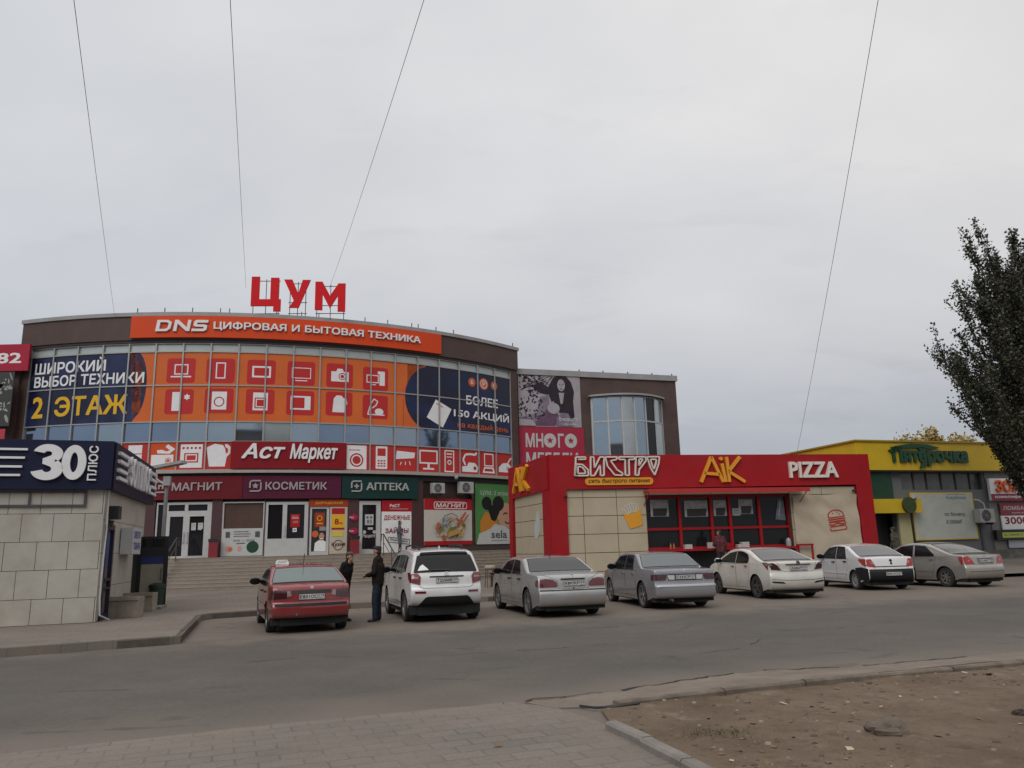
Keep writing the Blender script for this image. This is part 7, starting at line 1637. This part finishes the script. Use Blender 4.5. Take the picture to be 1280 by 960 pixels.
def leaf(mb, p, d, s, rnd):
    a = rnd.uniform(0, 6.28); n = Vector((rnd.gauss(0, 1), rnd.gauss(0, 1), rnd.gauss(0, 1))).normalized(); u = (d * .4 + n).normalized(); w = u.orthogonal().normalized(); v = u.cross(w); w = (w * cos(a) + v * sin(a))
    mb.add([p, p + u * s * .45 + w * s * .42, p + u * s, p + u * s * .45 - w * s * .42], [(0, 1, 2, 3)])
def poplar(name, label, base, H, spread, rnd, nb, dens, lsz, lm, low=.12, up=.8):
    root = thing(name, label, 'tree', base, 0); B = Vector(base); tk = MB(); lv = MB()
    tp = [B + Vector((.12 * sin(i * 1.1), .1 * cos(i * 1.7), H * .86 * i / 8)) for i in range(9)]
    tk.tube([B - Vector((0, 0, .3))] + tp, [.30] + [.24 * (1 - i / 9.5) + .02 for i in range(9)], 10)
    for i in range(nb):
        f = low + (1 - low) * (i + rnd.random()) / nb * .86; h = H * f * .86 / .86; az_ = i * 2.399 + rnd.uniform(-.5, .5)
        k = min(8 - 1e-6, f * 8 / .98); p0 = tp[int(k)].lerp(tp[min(8, int(k) + 1)], k - int(k))
        ln = spread * (1.5 - .85 * f) * rnd.uniform(.62, 1.2)
        tl = rnd.uniform(.9, 1.35) if f < .4 else rnd.uniform(1.1, 1.7)     # rise per run
        d0 = Vector((cos(az_), sin(az_), tl * .95)).normalized(); pts = [p0]; m = 9; d = d0.copy()
        for j in range(m):
            d = (d + Vector((rnd.gauss(0, .07), rnd.gauss(0, .07), .10))).normalized(); pts.append(pts[-1] + d * (ln / m))
        tk.tube(pts, [.055 * (1 - .55 * f) * (1 - j / (m + 1.5)) + .006 for j in range(m + 1)], 5, caps=False)
        subs = [pts]
        for q in range(int(6 + ln * 2.0)):
            j = rnd.randint(1, m - 1); s0 = pts[j]; a2 = rnd.uniform(0, 6.28); dd = (d0 * 1.1 + Vector((cos(a2) * .5, sin(a2) * .5, .9))).normalized(); l2 = ln * rnd.uniform(.18, .42) * (1.15 - j / m * .55); sp = [s0]
            for _ in range(5): dd = (dd + Vector((rnd.gauss(0, .09), rnd.gauss(0, .09), .10))).normalized(); sp.append(sp[-1] + dd * (l2 / 5))
            tk.tube(sp, [.016, .013, .011, .009, .007, .004], 4, caps=False); subs.append(sp)
        for sp in subs:
            tot = sum((b - a).length for a, b in zip(sp, sp[1:])); cnt = int(tot * dens)
            for _ in range(cnt):
                t = rnd.uniform(.12 if sp is not pts else .3, 1.0) * (len(sp) - 1); a = int(min(t, len(sp) - 2)); p = sp[a].lerp(sp[a + 1], t - a); dv = (sp[a + 1] - sp[a]).normalized()
                off = Vector((rnd.gauss(0, 1), rnd.gauss(0, 1), rnd.gauss(0, .8))) * (.085 if sp is not pts else .10); leaf(lv, p + off, dv, lsz * rnd.uniform(.6, 1.25), rnd)
    tk.build('trunk', BARK, root, smooth=True); lv.build('crown', lm, root)
    return root
poplar('poplar_tree', 'tall dark poplar tree with upswept branches at the right edge', (21.75, 32.0, .14), 15.0, 4.6, random.Random(5), 92, 42, .12, POP, low=.10)
# yellowing crown behind the grocery store
YLF = leafmat('autumn_leaf', [(.22, .17, .04), (.34, .26, .07), (.42, .30, .09), (.26, .21, .06)])
def round_tree(name, label, base, H, r, rnd, n, lm, lsz):
    root = thing(name, label, 'tree', base, 0); B = Vector(base); tk = MB(); lv = MB(); tk.tube([B, B + Vector((.1, 0, H * .3)), B + Vector((0, .1, H * .6))], [.3, .24, .15], 8)
    for i in range(60):
        a = rnd.uniform(0, 6.28); e_ = rnd.uniform(-.1, 1.3); L2 = r * rnd.uniform(.6, 1.0); p = B + Vector((0, 0, H * rnd.uniform(.45, .66))); d = Vector((cos(a) * cos(e_), sin(a) * cos(e_), sin(e_))); sp = [p]
        for k in range(7): d = (d + Vector((0, 0, -.09 * k / 2 + .03))).normalized(); sp.append(sp[-1] + d * L2 / 5)
        tk.tube(sp, [.07, .055, .045, .035, .025, .02, .015, .008], 5, caps=False)
        for _ in range(n):
            t = rnd.uniform(1.5, 7); q = int(min(t, 6)); c = sp[q].lerp(sp[q + 1], t - q) + Vector((rnd.gauss(0, .22), rnd.gauss(0, .22), rnd.gauss(-.25, .35))); leaf(lv, c, Vector((0, 0, -1)), lsz * rnd.uniform(.6, 1.3), rnd)
    tk.build('trunk', BARK, root, smooth=True); lv.build('crown', lm, root)
round_tree('autumn_tree', 'pale yellowing round tree top rising behind the yellow store', (31.3, 58, 0), 11.4, 2.9, random.Random(3), 420, YLF, .22)
# overhead wires
def wire(label, a, b, ext, sag, r):
    a, b = Vector(a), Vector(b); mb = MB(); pts = []
    for i in range(41):
        t = (1 + ext) * i / 40; p = a.lerp(b, t) if t <= 1 else a + (b - a) * t; pts.append(p - Vector((0, 0, sag * 4 * t * (1 - t) * .5)))
    mb.tube(pts, [r] * 41, 5); o = mb.build('overhead_wire', mat('wire_dark', (.03, .03, .03), .6)); tag(o, label, 'wire', 'overhead wires')
WIRES = [
 ('wire rising from the roof edge above the blue film on the left', (-20.68, 38.37, 14.1), (-7.05, 11.0, 10.62), .8, .10, .006),
 ('wire rising from the left side of the big red roof letters', (-14.41, 39.9, 15.9), (-4.47, 11.0, 10.54), .8, .10, .006),
 ('wire leaning right above the last big red roof letter', (-9.99, 40.4, 15.9), (-1.40, 12.0, 11.25), .8, .35, .006),
 ('wire leaning right above the red cafe roof, apart from the others', (12.14, 33.0, 5.2), (6.71, 12.0, 11.01), .7, .30, .006)]
for w in WIRES: wire(*w)
# stools of a small stall between the parked cars
def stool(loc, label):
    o = thing('stool', label, 'stool', loc, .3, 'padded stools between the cars'); M = WM[o.name]
    mb = MB(); lathe(mb, (0, 0, .0), [(.01, .70), (.20, .70), (.225, .74), (.22, .80), (.16, .84), (.01, .85)], 18); mb.v = [tuple(M @ Vector(v)) for v in mb.v]; mb.build('seat', mat('stool_beige', (.30, .245, .19), .7, var=.2), o, smooth=True)
    for sx in (-1, 1):
        for sy in (-1, 1): MB().cyl(M @ Vector((sx * .13, sy * .13, .70)), M @ Vector((sx * .17, sy * .17, 0)), .016, n=6).build('leg', RUST, o)
    mb = MB()
    for z in (.45,):
        for a, b in (((-.145, -.145), (.145, -.145)), ((.145, -.145), (.145, .145)), ((.145, .145), (-.145, .145)), ((-.145, .145), (-.145, -.145))): mb.cyl(M @ Vector((*a, z)), M @ Vector((*b, z)), .012, n=5)
    mb.build('brace', RUST, o)
stool((-1.05, 31.0, .146), 'padded stool with thin brown legs between the crossover and the silver car')
stool((.25, 30.6, .146), 'padded stool half hidden behind the silver car beside the cafe strut')
mb = MB(); mb.box((-.75, 31.6, .40), (.30, .22, .25)); mb.box((-.75, 31.6, .67), (.34, .26, .02)); tag(mb.build('crate', mat('crate_brown', (.09, .055, .04), .8, var=.3)), 'low brown wooden crate behind the padded stools', 'crate')

# what the glazing mirrors: two tall bare trees and a block of flats across the street, behind the viewer
def bare(label, base, H, sp, seed): poplar('bare_tree', label, base, H, sp, random.Random(seed), 44, 1.2, .12, POP, low=.2)
bare('tall bare tree behind the viewpoint, mirrored in the middle panes', (4.5, -17, 0), 21, 5.5, 5)
bare('wide bare tree behind the viewpoint, mirrored nearer the red letters', (-3.5, -24, 0), 22.5, 7, 6)
FB = flat((16, -40, 0), 180); fbk = thing('apartment_block', 'five storey block of flats behind the viewpoint, mirrored in the glass', 'apartment block', (2, -42, 0))
MB().mbox(FB, 0, 26, 0, 19.2, -10, 0).build('wall', mat('brick_brown', (.13, .09, .075), .85, var=.15), fbk)
MB().mbox(FB, -.2, 26.2, 19.2, 19.6, -10, .2).build('roof', DSTEEL, fbk)
for fl in range(5):
    for k in range(7): MB().mbox(FB, 1.5 + k * 3.5, 3.2 + k * 3.5, 1.6 + fl * 3.5, 3.2 + fl * 3.5, -.1, .03).build('window', GLASS, fbk)
